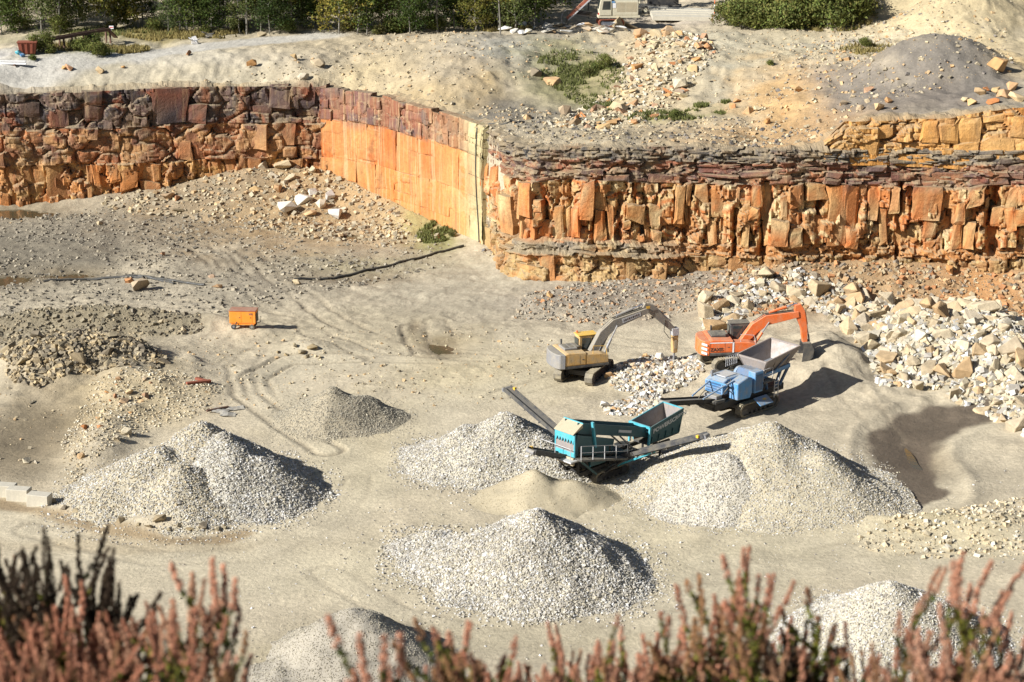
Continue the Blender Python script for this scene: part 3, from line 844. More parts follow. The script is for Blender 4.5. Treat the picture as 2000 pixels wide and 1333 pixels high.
cliff_left = Cliff('cliff', line(-110, -19.6, zf=0), line(-110, -19.6), [
    dict(h=(0, 4.6), pal=[(206, 132, 70), (182, 124, 76), (212, 162, 100), (158, 104, 66), (204, 138, 78)], w=(0.7, 2.4), r=(1.2, 4.0), d=(-0.3, 0.5), drop=0.5, cell=(1.5, 3.0), amp=.42, jit=.16, tall=True, dirt=.2),
    dict(h=(4.6, 8.4), pal=[(176, 108, 66), (146, 94, 66), (192, 142, 94), (122, 84, 68), (188, 112, 64)], w=(1.0, 4.0), r=(1.0, 3.4), d=(-0.3, 0.45), drop=0.55, cell=(3.0, 2.6), amp=.34, jit=.14, off=lambda x: np.full(np.shape(x), 0.1)),
    dict(h=(8.4, 12.3), pal=[(88, 74, 72), (106, 78, 68), (140, 84, 60), (78, 70, 72), (116, 94, 84)], w=(0.9, 3.4), r=(0.9, 3.2), d=(-0.3, 0.4), drop=0.55, dirt=0.18, cell=(2.4, 2.2), amp=.32, jit=.14)],
    M['cliff'], 'rust brown and dark layered cliff at the back of the quarry below the trees', 101, visible=(-58, 0))
cliff_wall = Cliff('cliff', line(-20.2, -2.8, zf=0), line(-20.2, -2.8), [
    dict(h=(0, 5.0), pal=[(216, 134, 70), (206, 146, 88), (222, 142, 76), (210, 160, 102)], w=(2.5, 7.5), r=(1.6, 4.9), d=(-0.06, 0.12), drop=0.0, coldrop=0, tilt=0.25, warp=0.08, cell=(5, 3), amp=.09, bev=0.03, jit=0.03, dirt=0.2, dirtc=(216, 150, 90), ufn=wall_tint),
    dict(h=(5.0, 9.0), pal=[(222, 130, 66), (212, 120, 60), (204, 136, 80), (220, 146, 86)], w=(3.2, 7.0), r=(1.9, 3.9), d=(-0.03, 0.08), drop=0.0, coldrop=0, tilt=0.25, warp=0.08, cell=(5, 3), amp=.09, bev=0.03, jit=0.03, dirt=0.2, dirtc=(216, 150, 90), ufn=wall_tint),
    dict(h=(9.0, 12.2), pal=[(128, 92, 84), (150, 96, 74), (116, 92, 88), (170, 110, 80)], w=(1.0, 2.2), r=(0.9, 1.6), d=(-0.12, 0.2), drop=0.08, coldrop=0, tilt=0.5, warp=0.15, cell=(1.4, 1.3), amp=.14, bev=0.08, jit=0.06, dirt=0.3, ufn=wall_tint)],
    M['wall'], 'smooth sawn orange quarry wall leading to the pale green corner', 202, big=0.12, visible=(-30, 2), rec=0.02, rough=.35)
def ledge_tint(u, h, c):
    k = np.clip((np.asarray(u) - 23) / 6, 0, 1)[..., None]
    return c * (1 - k) + np.array(C(198, 138, 82)) * k
lowledge = lambda x: 1.15 * sstep(-1.5, 1.0, x) * (1 - sstep(13.0, 18.0, x))
rf = random.Random(77)
FISS = []
uf = 7.0
while uf < 72:
    FISS.append((uf, rf.uniform(.16, .42), rf.uniform(.8, 1.7), rf.choice((2.6, 3.6, 4.4, 5.5)), rf.choice((7.5, 9.2, 9.6, 8.4))))
    uf += rf.uniform(1.6, 5.0)
cliff_right = Cliff('cliff', line(-3.2, 110, zf=0), line(-3.2, 110, dy=0.3), [
    dict(h=(0, 2.9), pal=[(204, 136, 78), (196, 162, 108), (176, 128, 80), (212, 176, 120)], w=(1.0, 2.4), r=(1.2, 2.9), d=(-0.2, 0.4), drop=0.34, coldrop=.08, cell=(1.4, 1.6), amp=.35, off=lowledge, xr=(-3, 32)),
    dict(h=(2.9, 3.9), pal=[(156, 142, 118), (136, 126, 112), (186, 160, 118), (196, 150, 100)], w=(0.9, 2.2), r=(0.3, 0.5), d=(-0.3, 0.3), drop=0.6, coldrop=.2, cell=(1.2, .5), amp=.25, off=lambda x: 0.75 * lowledge(x), xr=(-3, 17), ufn=ledge_tint, dirt=.1),
    dict(h=(3.9, 9.3), pal=[(208, 128, 68), (198, 136, 78), (218, 178, 120), (204, 120, 62), (224, 196, 146), (184, 124, 74), (212, 148, 88)], w=(0.6, 2.2), r=(1.2, 4.2), d=(-0.35, 0.75), drop=0.34, coldrop=.12, bev=0.09, jit=0.14, tall=True, cell=(1.15, 2.7), amp=.5),
    dict(h=(9.3, 11.3), pal=[(140, 88, 70), (118, 92, 86), (168, 112, 78), (108, 88, 82), (158, 132, 104), (160, 102, 76)], w=(1.2, 3.6), r=(0.4, 0.95), d=(-0.25, 0.4), drop=0.5, coldrop=.05, dirtc=(130, 112, 94), cell=(2.0, .5), amp=.28),
    dict(h=(11.3, 12.4), pal=[(92, 90, 88), (118, 108, 98), (156, 138, 112), (98, 94, 90), (140, 112, 90), (124, 116, 104)], w=(0.8, 2.4), r=(0.22, 0.42), d=(-0.4, 0.35), drop=0.55, coldrop=.1, dirtc=(108, 102, 94), cell=(1.4, .3), amp=.25, off=lambda x: np.full(np.shape(x), 0.15))],
    M['cliff'], 'orange and buff cliff of tall jointed blocks under a dark layered cap', 303, big=0.9, visible=(-4, 52), back=2.4, rec=0.0, fissures=FISS)
ux = [27.2, 29, 33, 38, 43, 48, 60, 110]
utop = [13.2, 14.9, 15.0, 15.4, 16.4, 16.8, 17, 17]
cliff_upper = Cliff('cliff', [(x, float(cliff_y(x)) + 0.55, 12.0) for x in ux], [(x, float(cliff_y(x)) + 0.9, z) for x, z in zip(ux, utop)], [
    dict(h=(0, 3.2), pal=[(212, 152, 80), (220, 164, 92), (200, 138, 72), (222, 174, 108)], w=(1.4, 3.8), r=(0.8, 2.4), d=(-0.15, 0.55), drop=0.25, coldrop=.05, bev=0.16, dirt=0.35, cell=(2.2, 1.6), amp=.3)],
    M['cliff'], 'upper tier of ochre sandstone blocks on top of the jointed cliff', 404, big=0.3, visible=(20, 52))

# ------------------------------------------------------------------ stones
def rock_mesh(name, seed, npts=13, sq=(1, 1, 1), bev=0.05, blocky=0.55):
    """angular broken boulder, about 1 m across its longest side, resting on z = 0"""
    rnd = random.Random(seed)
    bm = bmesh.new()
    for _ in range(npts):
        v = Vector((rnd.gauss(0, 1), rnd.gauss(0, 1), rnd.gauss(0, 1))).normalized()
        m = max(abs(v.x), abs(v.y), abs(v.z))
        v = v * (1 - blocky) + v / m * blocky * 0.8
        v *= rnd.uniform(0.88, 1.05)
        bm.verts.new((v.x * 0.5 * sq[0], v.y * 0.5 * sq[1], v.z * 0.5 * sq[2]))
    r = bmesh.ops.convex_hull(bm, input=bm.verts)
    bmesh.ops.delete(bm, geom=[g for g in r['geom_interior'] if isinstance(g, bmesh.types.BMVert)], context='VERTS')
    bmesh.ops.dissolve_limit(bm, angle_limit=R(14), verts=bm.verts, edges=bm.edges)
    if bev:
        bmesh.ops.bevel(bm, geom=list(bm.edges), offset=bev, segments=1, affect='EDGES', profile=0.6)
    bmesh.ops.triangulate(bm, faces=bm.faces)
    zmin = min(v.co.z for v in bm.verts)
    for v in bm.verts: v.co.z -= zmin
    me = bpy.data.meshes.new(name)
    bm.to_mesh(me); bm.free()
    return me

ROCKS = [rock_mesh('boulder', 900 + i, 9 + i % 4, (1, random.uniform(0.65, 0.95), random.uniform(0.58, 0.9)), 0.018, 0.7) for i in range(24)]
CHUNKS = [rock_mesh('rock', 950 + i, 9 + i % 4, (1, random.uniform(0.6, 0.95), random.uniform(0.45, 0.8)), 0.0) for i in range(10)]
SLABS = [rock_mesh('stone_slab', 980 + i, 14, (1, random.uniform(0.5, 0.8), random.uniform(0.16, 0.26)), 0.0, 0.9) for i in range(6)]
for me in ROCKS + CHUNKS + SLABS:
    me.materials.append(M['boulder'])

def place_rock(name, protos, p, size, label, group=None, mat=None, cat='boulder', rnd=random, bury=0.15, tilt=0.35, rz=None):
    o = bpy.data.objects.new(name, rnd.choice(protos))
    COL.objects.link(o)
    o.rotation_euler = (rnd.uniform(-tilt, tilt), rnd.uniform(-tilt, tilt), rnd.uniform(0, 6.28) if rz is None else rz)
    sx = size * rnd.uniform(0.9, 1.12)
    o.scale = (sx, size * rnd.uniform(0.88, 1.1), size * rnd.uniform(0.85, 1.12))
    o.location = (p[0], p[1], p[2] - bury * size * 0.7)
    if mat is not None:
        o.material_slots[0].link = 'OBJECT'
        o.material_slots[0].material = mat
    tag(o, label, cat, group)
    return o

def in_poly(x, y, poly):
    ins = np.zeros(np.shape(x), bool)
    n = len(poly)
    for i in range(n):
        x1, y1 = poly[i]; x2, y2 = poly[(i + 1) % n]
        c = ((y1 > y) != (y2 > y)) & (x < (x2 - x1) * (y - y1) / (y2 - y1 + 1e-12) + x1)
        ins ^= c
    return ins

def poly_pts(pxpts, z=0.0):
    return [tuple(sight(a, b, z)[:2]) for a, b in pxpts]

def darts(poly, n, sizes, rnd, tries=9000, pack=0.62, avoid=()):
    xs = [p[0] for p in poly]; ys = [p[1] for p in poly]
    out = []
    szs = sorted([rnd.uniform(0, 1) ** 2.0 * (sizes[1] - sizes[0]) + sizes[0] for _ in range(n)], reverse=True)
    for s in szs:
        for _ in range(tries // n + 12):
            x, y = rnd.uniform(min(xs), max(xs)), rnd.uniform(min(ys), max(ys))
            if not in_poly(np.array([x]), np.array([y]), poly)[0]: continue
            if all(math.hypot(x - a, y - b) > pack * 0.5 * (s + c) for a, b, c in out) and all(math.hypot(x - a, y - b) > c for a, b, c in avoid):
                out.append((x, y, s)); break
    return out

_oct_v = np.array([(1, 0, 0), (-1, 0, 0), (0, 1, 0), (0, -1, 0), (0, 0, 1), (0, 0, -1)], float)
_oct_f = np.array([(0, 2, 4), (2, 1, 4), (1, 3, 4), (3, 0, 4), (2, 0, 5), (1, 2, 5), (3, 1, 5), (0, 3, 5)])
_cub_v = np.array([(a, b, c) for a in (-.7, .7) for b in (-.7, .7) for c in (-.7, .7)], float)
_cub_f = np.array([(0, 1, 3), (0, 3, 2), (4, 6, 7), (4, 7, 5), (0, 4, 5), (0, 5, 1), (2, 3, 7), (2, 7, 6), (0, 2, 6), (0, 6, 4), (1, 5, 7), (1, 7, 3)])

def stones(name, P, size, pal, parent=None, chunky=True, label=None, cat='stones', lift=0.15, mat=None):
    """many small loose stones as one mesh: positions (n,3), radii (n,)"""
    n = len(P)
    bv, bf = (_cub_v, _cub_f) if chunky else (_oct_v, _oct_f)
    k = len(bv)
    q = RNG.normal(size=(n, 4)); q /= np.linalg.norm(q, axis=1, keepdims=True)
    w, x, y, z = q.T
    Rm = np.stack([1 - 2 * (y * y + z * z), 2 * (x * y - z * w), 2 * (x * z + y * w),
                   2 * (x * y + z * w), 1 - 2 * (x * x + z * z), 2 * (y * z - x * w),
                   2 * (x * z - y * w), 2 * (y * z + x * w), 1 - 2 * (x * x + y * y)], 1).reshape(n, 3, 3)
    V = bv[None] * (1 + RNG.uniform(-0.35, 0.35, (n, k, 3)))
    V = V * RNG.uniform(0.65, 1.25, (n, 1, 3))
    V = np.einsum('nij,nkj->nki', Rm, V)
    V[..., 2] *= 0.85
    V = V * size[:, None, None] + P[:, None, :]
    V[..., 2] += (size * lift)[:, None]
    F = (bf[None] + (np.arange(n) * k)[:, None, None]).reshape(-1, 3)
    pal = muted(np.array([C(*c) for c in pal]), 0.12)
    c = pal[RNG.integers(0, len(pal), n)] * RNG.uniform(0.82, 1.15, (n, 1))
    c = np.concatenate([np.clip(c, 0, 1), np.ones((n, 1))], 1)
    o = link(name, np_mesh(name, V.reshape(-1, 3), F, np.repeat(c, k, 0)), mat or M['stone'], parent)
    tag(o, label, cat if parent is None else None, kind='stuff')
    return o

def sample_poly(poly, n):
    xs = np.array([p[0] for p in poly]); ys = np.array([p[1] for p in poly])
    x = RNG.uniform(xs.min(), xs.max(), n * 3); y = RNG.uniform(ys.min(), ys.max(), n * 3)
    k = in_poly(x, y, poly)
    return x[k][:n], y[k][:n]

# ------------------------------------------------------------------ gravel heaps
PILES = []
def heap(name, cones, label, pal, n, rs, group=None, seed=1, slope=0.66, lump=0.10, base_col=(206, 194, 160), top=0.4, cat='gravel heap', cell=0.16, chunky=False, ridge=0.0):
    """a heap of loose stone: several merged cones; cones = (photo x, photo y, apex level[, slope])"""
    A = []
    for c in cones:
        p = sight(c[0], c[1], c[2]); A.append((p.x, p.y, c[2], c[3] if len(c) > 3 else slope))
    x0 = min(a[0] - a[2] / a[3] for a in A) - 1.2; x1 = max(a[0] + a[2] / a[3] for a in A) + 1.2
    y0 = min(a[1] - a[2] / a[3] for a in A) - 1.2; y1 = max(a[1] + a[2] / a[3] for a in A) + 1.2
    def hz(x, y):
        z = np.full(np.shape(x), -9.0)
        wx = x + 0.5 * fbm(x * 0.35, y * 0.35, 3, seed); wy = y + 0.5 * fbm(x * 0.35, y * 0.35, 3, seed + 9)
        for (ax, ay, az, sl) in A:
            r = np.hypot(wx - ax, wy - ay)
            c = az + top * sl * 0.55 - sl * np.sqrt(r * r + top * top)
            c = np.where(c < 0.5, 0.5 - (0.5 - c) * (1 - 0.35 * np.clip(0.5 - c, 0, 1)), c)
            z = np.where(np.abs(z - c) < 0.35, np.maximum(z, c) + (0.35 - np.abs(z - c)) ** 2 / 1.4, np.maximum(z, c))
        z = z + lump * fbm(x * 0.8, y * 0.8, 4, seed + 3)
        if ridge:
            z = z - ridge * np.abs(fbm(x * 0.5, y * 0.5, 3, seed + 6))
        return z
    xs = np.arange(x0, x1, cell); ys = np.arange(y0, y1, cell)
    X, Y = np.meshgrid(xs, ys, indexing='ij')
    Z = hz(X, Y)
    G = gzs(X, Y)
    Zc = np.where(Z < G - 0.3, G - 0.3, Z)
    V = np.stack([X, Y, Zc], -1).reshape(-1, 3)
    F = grid_faces(len(xs), len(ys))
    keep = (Z > G - 0.12).ravel()
    F = F[keep[F].any(1)]
    used = np.unique(F); mp = np.zeros(len(V), int); mp[used] = np.arange(len(used))
    bc = np.tile(np.array([*muted(C(*base_col), 0.14), 1.0]), (len(used), 1))
    cen = np.array([np.mean([a[0] for a in A]), np.mean([a[1] for a in A]), 0.0])
    cen[2] = g1(cen[0], cen[1])
    root = empty(name, cen)
    body = link('heap_body', np_mesh('heap_body', V[used] - cen, mp[F], bc, smooth=True), M['gravel'], root)
    x = RNG.uniform(x0, x1, n * 3); y = RNG.uniform(y0, y1, n * 3)
    z = hz(x, y); g = gzs(x, y)
    edge = z - g
    k = edge > -0.03
    # a scatter of strays round the foot
    stray = (edge > -1.0) & (edge <= -0.03) & (RNG.uniform(0, 1, len(x)) < 0.16 * np.clip(1 + edge, 0, 1) ** 2)
    z = np.where(stray, g, z)
    k = np.where(k | stray)[0][:n]
    sz = RNG.uniform(rs[0], rs[1], len(k)) * np.where(RNG.uniform(0, 1, len(k)) < 0.06, 1.6, 1)
    stones('loose_stones', np.stack([x[k], y[k], z[k]], 1) - cen, sz, pal, root, chunky)
    tag(root, label, cat, group)
    PILES.append((A, hz))
    return root

PALE = [(204, 196, 178), (218, 213, 202), (194, 185, 162), (182, 174, 160), (228, 225, 218), (200, 189, 162), (168, 160, 146)]
WARM = [(216, 200, 164), (206, 186, 146), (226, 216, 190), (198, 182, 148), (212, 190, 148)]
GREYS = [(186, 176, 152), (170, 162, 142), (200, 190, 164), (156, 146, 126)]
heap('gravel_heap', [(300, 872, 3.2, 0.56), (385, 822, 4.1, 0.68), (250, 915, 2.2, 0.52), (350, 905, 2.8, 0.56)], 'gravel heap with a flatter left side behind the concrete blocks beside the haul road', WARM[:2] + PALE, 21750, (0.039, 0.088), seed=11, base_col=(202, 190, 160), ridge=.2)
heap('gravel_heap', [(432, 842, 3.9, 0.68), (505, 890, 2.7, 0.68), (450, 880, 3.1, 0.62)], 'steeper gravel heap with a dark shaded flank tipped against the flatter one', PALE, 17400, (0.043, 0.096), seed=12, base_col=(204, 197, 178), ridge=.2)
heap('gravel_heap', [(1050, 994, 3.9, 0.66), (965, 1030, 2.6, 0.59), (900, 1045, 1.7, 0.56), (1140, 1050, 2.5, 0.63), (1060, 1050, 2.6, 0.59), (850, 1040, 1.0, 0.45)], 'large pale coarse gravel heap standing alone in front of the sand heap', PALE, 31900, (0.043, 0.100), seed=13, base_col=(204, 194, 168), ridge=.22)
heap('gravel_heap', [(1500, 822, 4.3, 0.59), (1590, 880, 3.0, 0.56), (1420, 850, 3.2, 0.54), (1530, 900, 2.6, 0.54), (1650, 930, 1.6, 0.51), (1310, 930, 1.2, 0.45)], 'broad buff gravel heap under the end of the teal conveyor, beside the mud', WARM[:2] + PALE, 29000, (0.031, 0.068), seed=14, base_col=(206, 193, 160), ridge=.15)
heap('gravel_heap', [(1412, 884, 3.0, 0.62), (1380, 930, 1.7, 0.56), (1460, 930, 1.6, 0.56)], 'small fresh grey white gravel cone on the front of the broad buff heap', PALE, 13050, (0.031, 0.072), seed=15, base_col=(214, 204, 180))
heap('gravel_heap', [(985, 803, 3.5, 0.66), (915, 828, 2.6, 0.62), (1050, 850, 2.3, 0.62), (870, 860, 1.4, 0.56)], 'pale gravel heap under the raised teal screening machine conveyor', PALE, 20300, (0.039, 0.088), seed=16, base_col=(204, 195, 170), ridge=.1)
heap('sand_heap', [(1048, 917, 1.9, 0.59), (1120, 935, 1.4, 0.56), (1000, 945, 1.0, 0.45)], 'low smooth heap of yellow sand below the lower teal conveyor', [(200, 184, 146), (186, 172, 140)], 5075, (0.016, 0.032), seed=17, base_col=(198, 182, 146), lump=.05, cat='sand heap', ridge=.2)
heap('gravel_heap', [(655, 752, 2.6, 0.70), (705, 768, 1.9, 0.66), (620, 775, 1.5, 0.62)], 'small grey fines heap at the fork of the haul tracks', GREYS, 13050, (0.023, 0.060), seed=18, base_col=(182, 168, 138), ridge=.2)
heap('gravel_heap', [(690, 1180, 3.1, 0.68), (745, 1215, 2.4, 0.66), (640, 1260, 1.6, 0.56), (560, 1300, 1.0, 0.47)], 'grey brown dust heap behind the heather with a dark far flank', GREYS + [(196, 186, 164)], 14500, (0.016, 0.044), seed=19, base_col=(184, 174, 154), lump=.14, ridge=.4)
heap('gravel_heap', [(1745, 1130, 3.7, 0.66), (1830, 1170, 2.5, 0.63), (1690, 1190, 2.2, 0.59)], 'pale gravel heap half hidden by the heather, near the loose yellow bank', PALE, 20300, (0.035, 0.076), seed=20, base_col=(206, 196, 170))

# ------------------------------------------------------------------ loose rock
rr = random.Random(5)
def boulder_field(poly, n, sizes, label, group, mat=None, protos=ROCKS, cat='boulder', pack=0.62, bury=0.18, z=0.0, name='boulder', avoid=(), tilt=0.5):
    P = poly_pts(poly, z)
    D = darts(P, n, sizes, rr, pack=pack, avoid=avoid)
    X = np.array([d[0] for d in D]); Y = np.array([d[1] for d in D])
    Z = gzs(X, Y)
    for (x, y, s), zz in zip(D, Z):
        place_rock(name, protos, (x, y, zz), s, label, group, mat, cat, rr, bury, tilt)
    return P

FIELD = [(1370, 600), (1450, 580), (1560, 572), (1760, 600), (1900, 610), (2060, 640), (2060, 900), (1990, 850), (1900, 800), (1830, 775), (1720, 770), (1690, 720), (1650, 660), (1600, 625), (1540, 600), (1470, 612), (1420, 650), (1385, 660), (1370, 630)]
FP = boulder_field(FIELD, 298, (0.85, 2.8), 'pale angular sandstone boulder tipped in the boulder field below the jointed cliff', 'boulders in the field below the right cliff', pack=0.52, tilt=.7)
for o in list(COL.objects):
    if o.get('group') == 'boulders in the field below the right cliff':
        big = 'very large' if o.scale.z > 1.75 else ('middling' if o.scale.z > 1.15 else 'small')
        where = 'behind the orange excavator' if o.location.x < 25 else ('bordering the dark mud' if o.location.y < 138 else 'below the jointed cliff')
        o['label'] = f'{big} pale angular sandstone boulder in the boulder field, {where}'
        o['group'] = f'{big} field boulders {where}'
x, y = sample_poly(FP, 5200)
stones('rubble', np.stack([x, y, gzs(x, y)], 1), RNG.uniform(0.06, 0.36, len(x)), WARM + PALE, label='small pale rubble filling the gaps between the tipped boulders', cat='rubble')
BREAK = [(1185, 745), (1210, 715), (1270, 700), (1330, 705), (1380, 715), (1370, 745), (1330, 765), (1290, 770), (1300, 800), (1260, 815), (1180, 812), (1175, 795), (1240, 775), (1200, 762)]
BP = boulder_field(BREAK, 190, (0.34, 0.95), 'chunk of freshly broken pale rock on the ground under the hydraulic breaker', 'broken rock under the breaker', M['white_rock'], CHUNKS, 'rock', pack=0.72, name='broken_stone')
x, y = sample_poly(BP, 1800)
stones('rubble', np.stack([x, y, gzs(x, y)], 1), RNG.uniform(0.05, 0.18, len(x)), PALE + [(214, 178, 126)], label='crumbs of broken pale rock spread under the breaker', cat='rubble')
UPH = [(1060, 200), (1110, 175), (1200, 150), (1230, 110), (1260, 82), (1330, 78), (1395, 110), (1400, 130), (1330, 165), (1280, 190), (1180, 215), (1080, 205)]
UPP = boulder_field(UPH, 120, (0.7, 2.3), 'tan and orange rock in the rubble heap on the ground above the cliff', 'rocks of the upper rubble heap', M['rust_rock'], CHUNKS, 'rock', pack=0.66, z=14.4, name='rubble_rock')
x, y = sample_poly(UPP, 1400)
stones('rubble', np.stack([x, y, gzs(x, y)], 1), RNG.uniform(0.08, 0.3, len(x)), WARM, label='small rubble between the rocks of the upper heap', cat='rubble')
LH = [(20, 760), (0, 730), (60, 690), (140, 672), (230, 690), (330, 720), (310, 740), (250, 745), (150, 752), (80, 770)]
LP = boulder_field(LH, 56, (0.6, 1.9), 'brown dusty rock in the low rubble heap left of the orange generator', 'rocks of the brown rubble heap', M['brown_rock'], CHUNKS, 'rock', pack=0.7, name='rock')
x, y = sample_poly(LP, 1900)
stones('rubble', np.stack([x, y, gzs(x, y)], 1), RNG.uniform(0.06, 0.26, len(x)), [(160, 146, 118), (182, 162, 124), (140, 128, 106), (200, 176, 130)], label='brown rubble heap of dirt and small stones across from the orange generator', cat='rubble')
LH2 = [(180, 770), (240, 760), (310, 770), (300, 800), (230, 830), (190, 860), (160, 850), (200, 800)]
LP2 = boulder_field(LH2, 26, (0.35, 0.9), 'small tan rock on the spill between the brown rubble heap and the flatter gravel heap', 'tan rocks of the spill', M['rust_rock'], CHUNKS, 'rock', pack=0.75, name='rock')
x, y = sample_poly(poly_pts([(120, 860), (180, 760), (330, 740), (440, 760), (400, 810), (300, 840), (200, 900), (130, 960)]), 2000)
stones('rubble', np.stack([x, y, gzs(x, y)], 1), RNG.uniform(0.03, 0.11, len(x)), WARM, label='yellow rubble spill running down behind the gravel heaps', cat='rubble')
# single stones that stand out
def rock_at(px, py, size, label, protos=ROCKS, mat=None, cat='boulder', z0=0.0, name='boulder', group=None, bury=0.12, tilt=0.25, rz=None):
    p = on_ground(px, py, z0)
    return place_rock(name, protos, p, size, label, group, mat, cat, rr, bury, tilt, rz)
for i, (a, b, s) in enumerate([(563, 408, 2.2), (605, 418, 2.0), (628, 405, 1.8), (655, 424, 2.3), (592, 396, 2.6), (640, 390, 1.7), (612, 382, 1.5), (668, 408, 1.5)]):
    rock_at(a, b, s, 'white and tan boulder in the cluster on the floor before the sawn wall', mat=M['white_rock'], group='boulders before the sawn wall')
for a, b, s in [(518, 328, 2.4), (552, 322, 3.0), (580, 330, 2.2), (600, 328, 1.6), (535, 345, 1.7), (565, 348, 1.9), (612, 335, 1.3)]:
    rock_at(a, b, s, 'big buff boulder in the cluster high on the talus below the back cliff', group='boulders on the talus', z0=4)
for a, b, s in [(190, 372, 1.4), (240, 374, 1.3), (330, 388, 1.9), (345, 392, 1.6), (500, 372, 1.5), (540, 374, 1.7), (575, 368, 1.3), (270, 372, 1.0), (310, 360, 0.9)]:
    rock_at(a, b, s, 'tan boulder at the toe of the talus below the back cliff', mat=M['rust_rock'], group='boulders at the toe of the talus', z0=1)
rock_at(350, 414, 2.0, 'flat dark boulder lying alone on the open floor before the talus', SLABS + CHUNKS[:2], M['brown_rock'])
rock_at(326, 408, 1.0, 'small black boulder beside the flat dark one on the open floor', ROCKS, M['brown_rock'])
rock_at(278, 568, 1.9, 'long orange and buff rock below the black hoses', CHUNKS, M['rust_rock'], 'rock', name='rock', rz=0.3)
for a, b in [(412, 542), (424, 562), (578, 556), (255, 552)]:
    rock_at(a, b, 1.1, 'flat reddish rock at the end of a black hose', CHUNKS, M['rust_rock'], 'rock', name='rock', group='rocks at the hose ends')
for a, b, s in [(610, 682, 1.1), (590, 690, .8), (575, 678, .7), (560, 695, .6), (600, 698, .6), (545, 690, .6), (622, 700, .6)]:
    rock_at(a, b, s, 'tan rock on the small berm past the generator', CHUNKS, M['brown_rock'], 'rock', name='rock', group='rocks on the berm past the generator')
for a, b, s in [(100, 985, 1.0), (235, 1020, .8), (200, 1018, .6), (312, 1018, 1.1), (345, 1030, .7), (402, 1028, .9), (150, 1000, .7), (440, 1032, .5), (270, 1026, .5), (125, 994, .6), (180, 1008, .8), (218, 1018, .5), (290, 1030, .6), (370, 1036, .7), (330, 1036, .5), (425, 1036, .6), (165, 1004, .4)]:
    rock_at(a, b, s, 'tan rock on the dirt edge between the flatter gravel heap and the haul road', CHUNKS, M['brown_rock'], 'rock', name='rock', group='rocks on the road edge')
for a, b, s in [(55, 903, .9), (70, 905, .5), (125, 868, .6), (148, 888, .8), (245, 848, 1.0), (228, 860, .7), (160, 894, .6), (40, 900, .4)]:
    rock_at(a, b, s, 'yellowish rock beside the muddy puddle flat', CHUNKS, M['boulder'], 'rock', name='rock', group='rocks by the muddy flat')
for a, b, s in [(620, 130, 1.9), (492, 128, 1.4), (575, 118, 1.1), (370, 140, 1.3), (195, 142, 1.1), (135, 142, 1.3), (22, 162, 1.9), (128, 152, .9), (240, 134, .8)]:
    rock_at(a, b, s, 'weathered boulder on the rim slope above the back cliff', mat=M['rust_rock'], group='boulders along the back rim', z0=13)
rock_at(512, 72, 1.5, 'grey boulder at the wood edge by the dry grass', mat=M['brown_rock'], z0=14.6)
rock_at(1080, 165, 2.3, 'buff boulder with a dark side in the grassy hollow', mat=M['boulder'], z0=13.5)
rock_at(1045, 148, 2.0, 'dark square boulder in the grassy hollow', mat=M['brown_rock'], z0=14)
rock_at(1328, 168, 2.4, 'big rounded cream boulder at the foot of the upper rubble heap', mat=M['boulder'], z0=13.5)
rock_at(1030, 232, 1.2, 'square buff stone block by the thin grey pipe', CHUNKS, M['boulder'], z0=12.3)
rock_at(1205, 215, 2.2, 'tan boulder with an orange cap on the flat below the upper heap', mat=M['rust_rock'], z0=12.6)
for a, b, s in [(1075, 580, 1.1), (1062, 590, .7), (1140, 590, .6), (1220, 570, .7), (1290, 575, .6), (1180, 575, .5)]:
    rock_at(a, b, s, 'orange rock fallen at the foot of the jointed cliff corner', CHUNKS, M['rust_rock'], 'rock', name='rock', group='rocks at the cliff corner')
for a, b, s in [(1700, 180, 1.4), (1735, 200, 1.3), (1650, 205, 1.1), (1680, 215, 1.0), (1715, 215, 1.2), (1665, 190, .8), (1745, 215, .9), (1695, 200, .9)]:
    rock_at(a, b, s, 'pale and orange rock in the small cluster below the dark mound', CHUNKS, M['rust_rock'], 'rock', name='rock', z0=15.3, group='rocks below the dark mound')
for a, b, s in [(1888, 195, 1.7), (1912, 185, 1.7), (1935, 200, 1.9), (1962, 190, 2.0), (1985, 195, 1.9), (1880, 215, 1.3), (1900, 205, 1.3), (1975, 175, 1.8), (1925, 178, 1.3), (1945, 180, 1.4)]:
    rock_at(a, b, s, 'ochre block of rock lying on the upper sandstone tier', ROCKS, TIER if False else M['rust_rock'], 'boulder', z0=16.3, group='blocks on the upper tier')
rock_at(1945, 135, 2.4, 'ochre slab standing behind the dark mound', ROCKS, M['rust_rock'], 'boulder', z0=16.8)
for a, b, s in [(1560, 180, 1.1), (1480, 215, 1.0), (1440, 200, 1.0), (1520, 195, .8), (1500, 240, .9), (1600, 240, .8), (1460, 222, 1.4), (1430, 212, 1.2), (1640, 120, .9), (1590, 270, .8)]:
    rock_at(a, b, s, 'orange rock on the ochre slope beside the green grass strip', CHUNKS, M['rust_rock'], 'rock', name='rock', z0=14, group='rocks on the ochre slope')
for a, b, s in [(1550, 200, 1), (1410, 205, .9)]:
    pass
# sawn slabs stacked near the drilling rig
for i in range(30):
    a = rr.uniform(985, 1230); b = 64 + rr.uniform(-10, 8) - (a - 985) * 0.03
    p = on_ground(a, b, 15.2)
    o = place_rock('stone_slab', SLABS, (p.x, p.y, p.z + rr.uniform(0, 0.35)), rr.uniform(1.3, 2.6), 'pale sawn stone slab in the jumbled row before the drilling rig', 'stone slabs before the drilling rig', M['white_rock'], 'stone slab', rr, 0.02, 0.3)
rock_at(1207, 56, 2.4, 'tall yellow stone block standing in front of the rig tracks', ROCKS, M['boulder'], 'boulder', z0=15.1, tilt=.1)

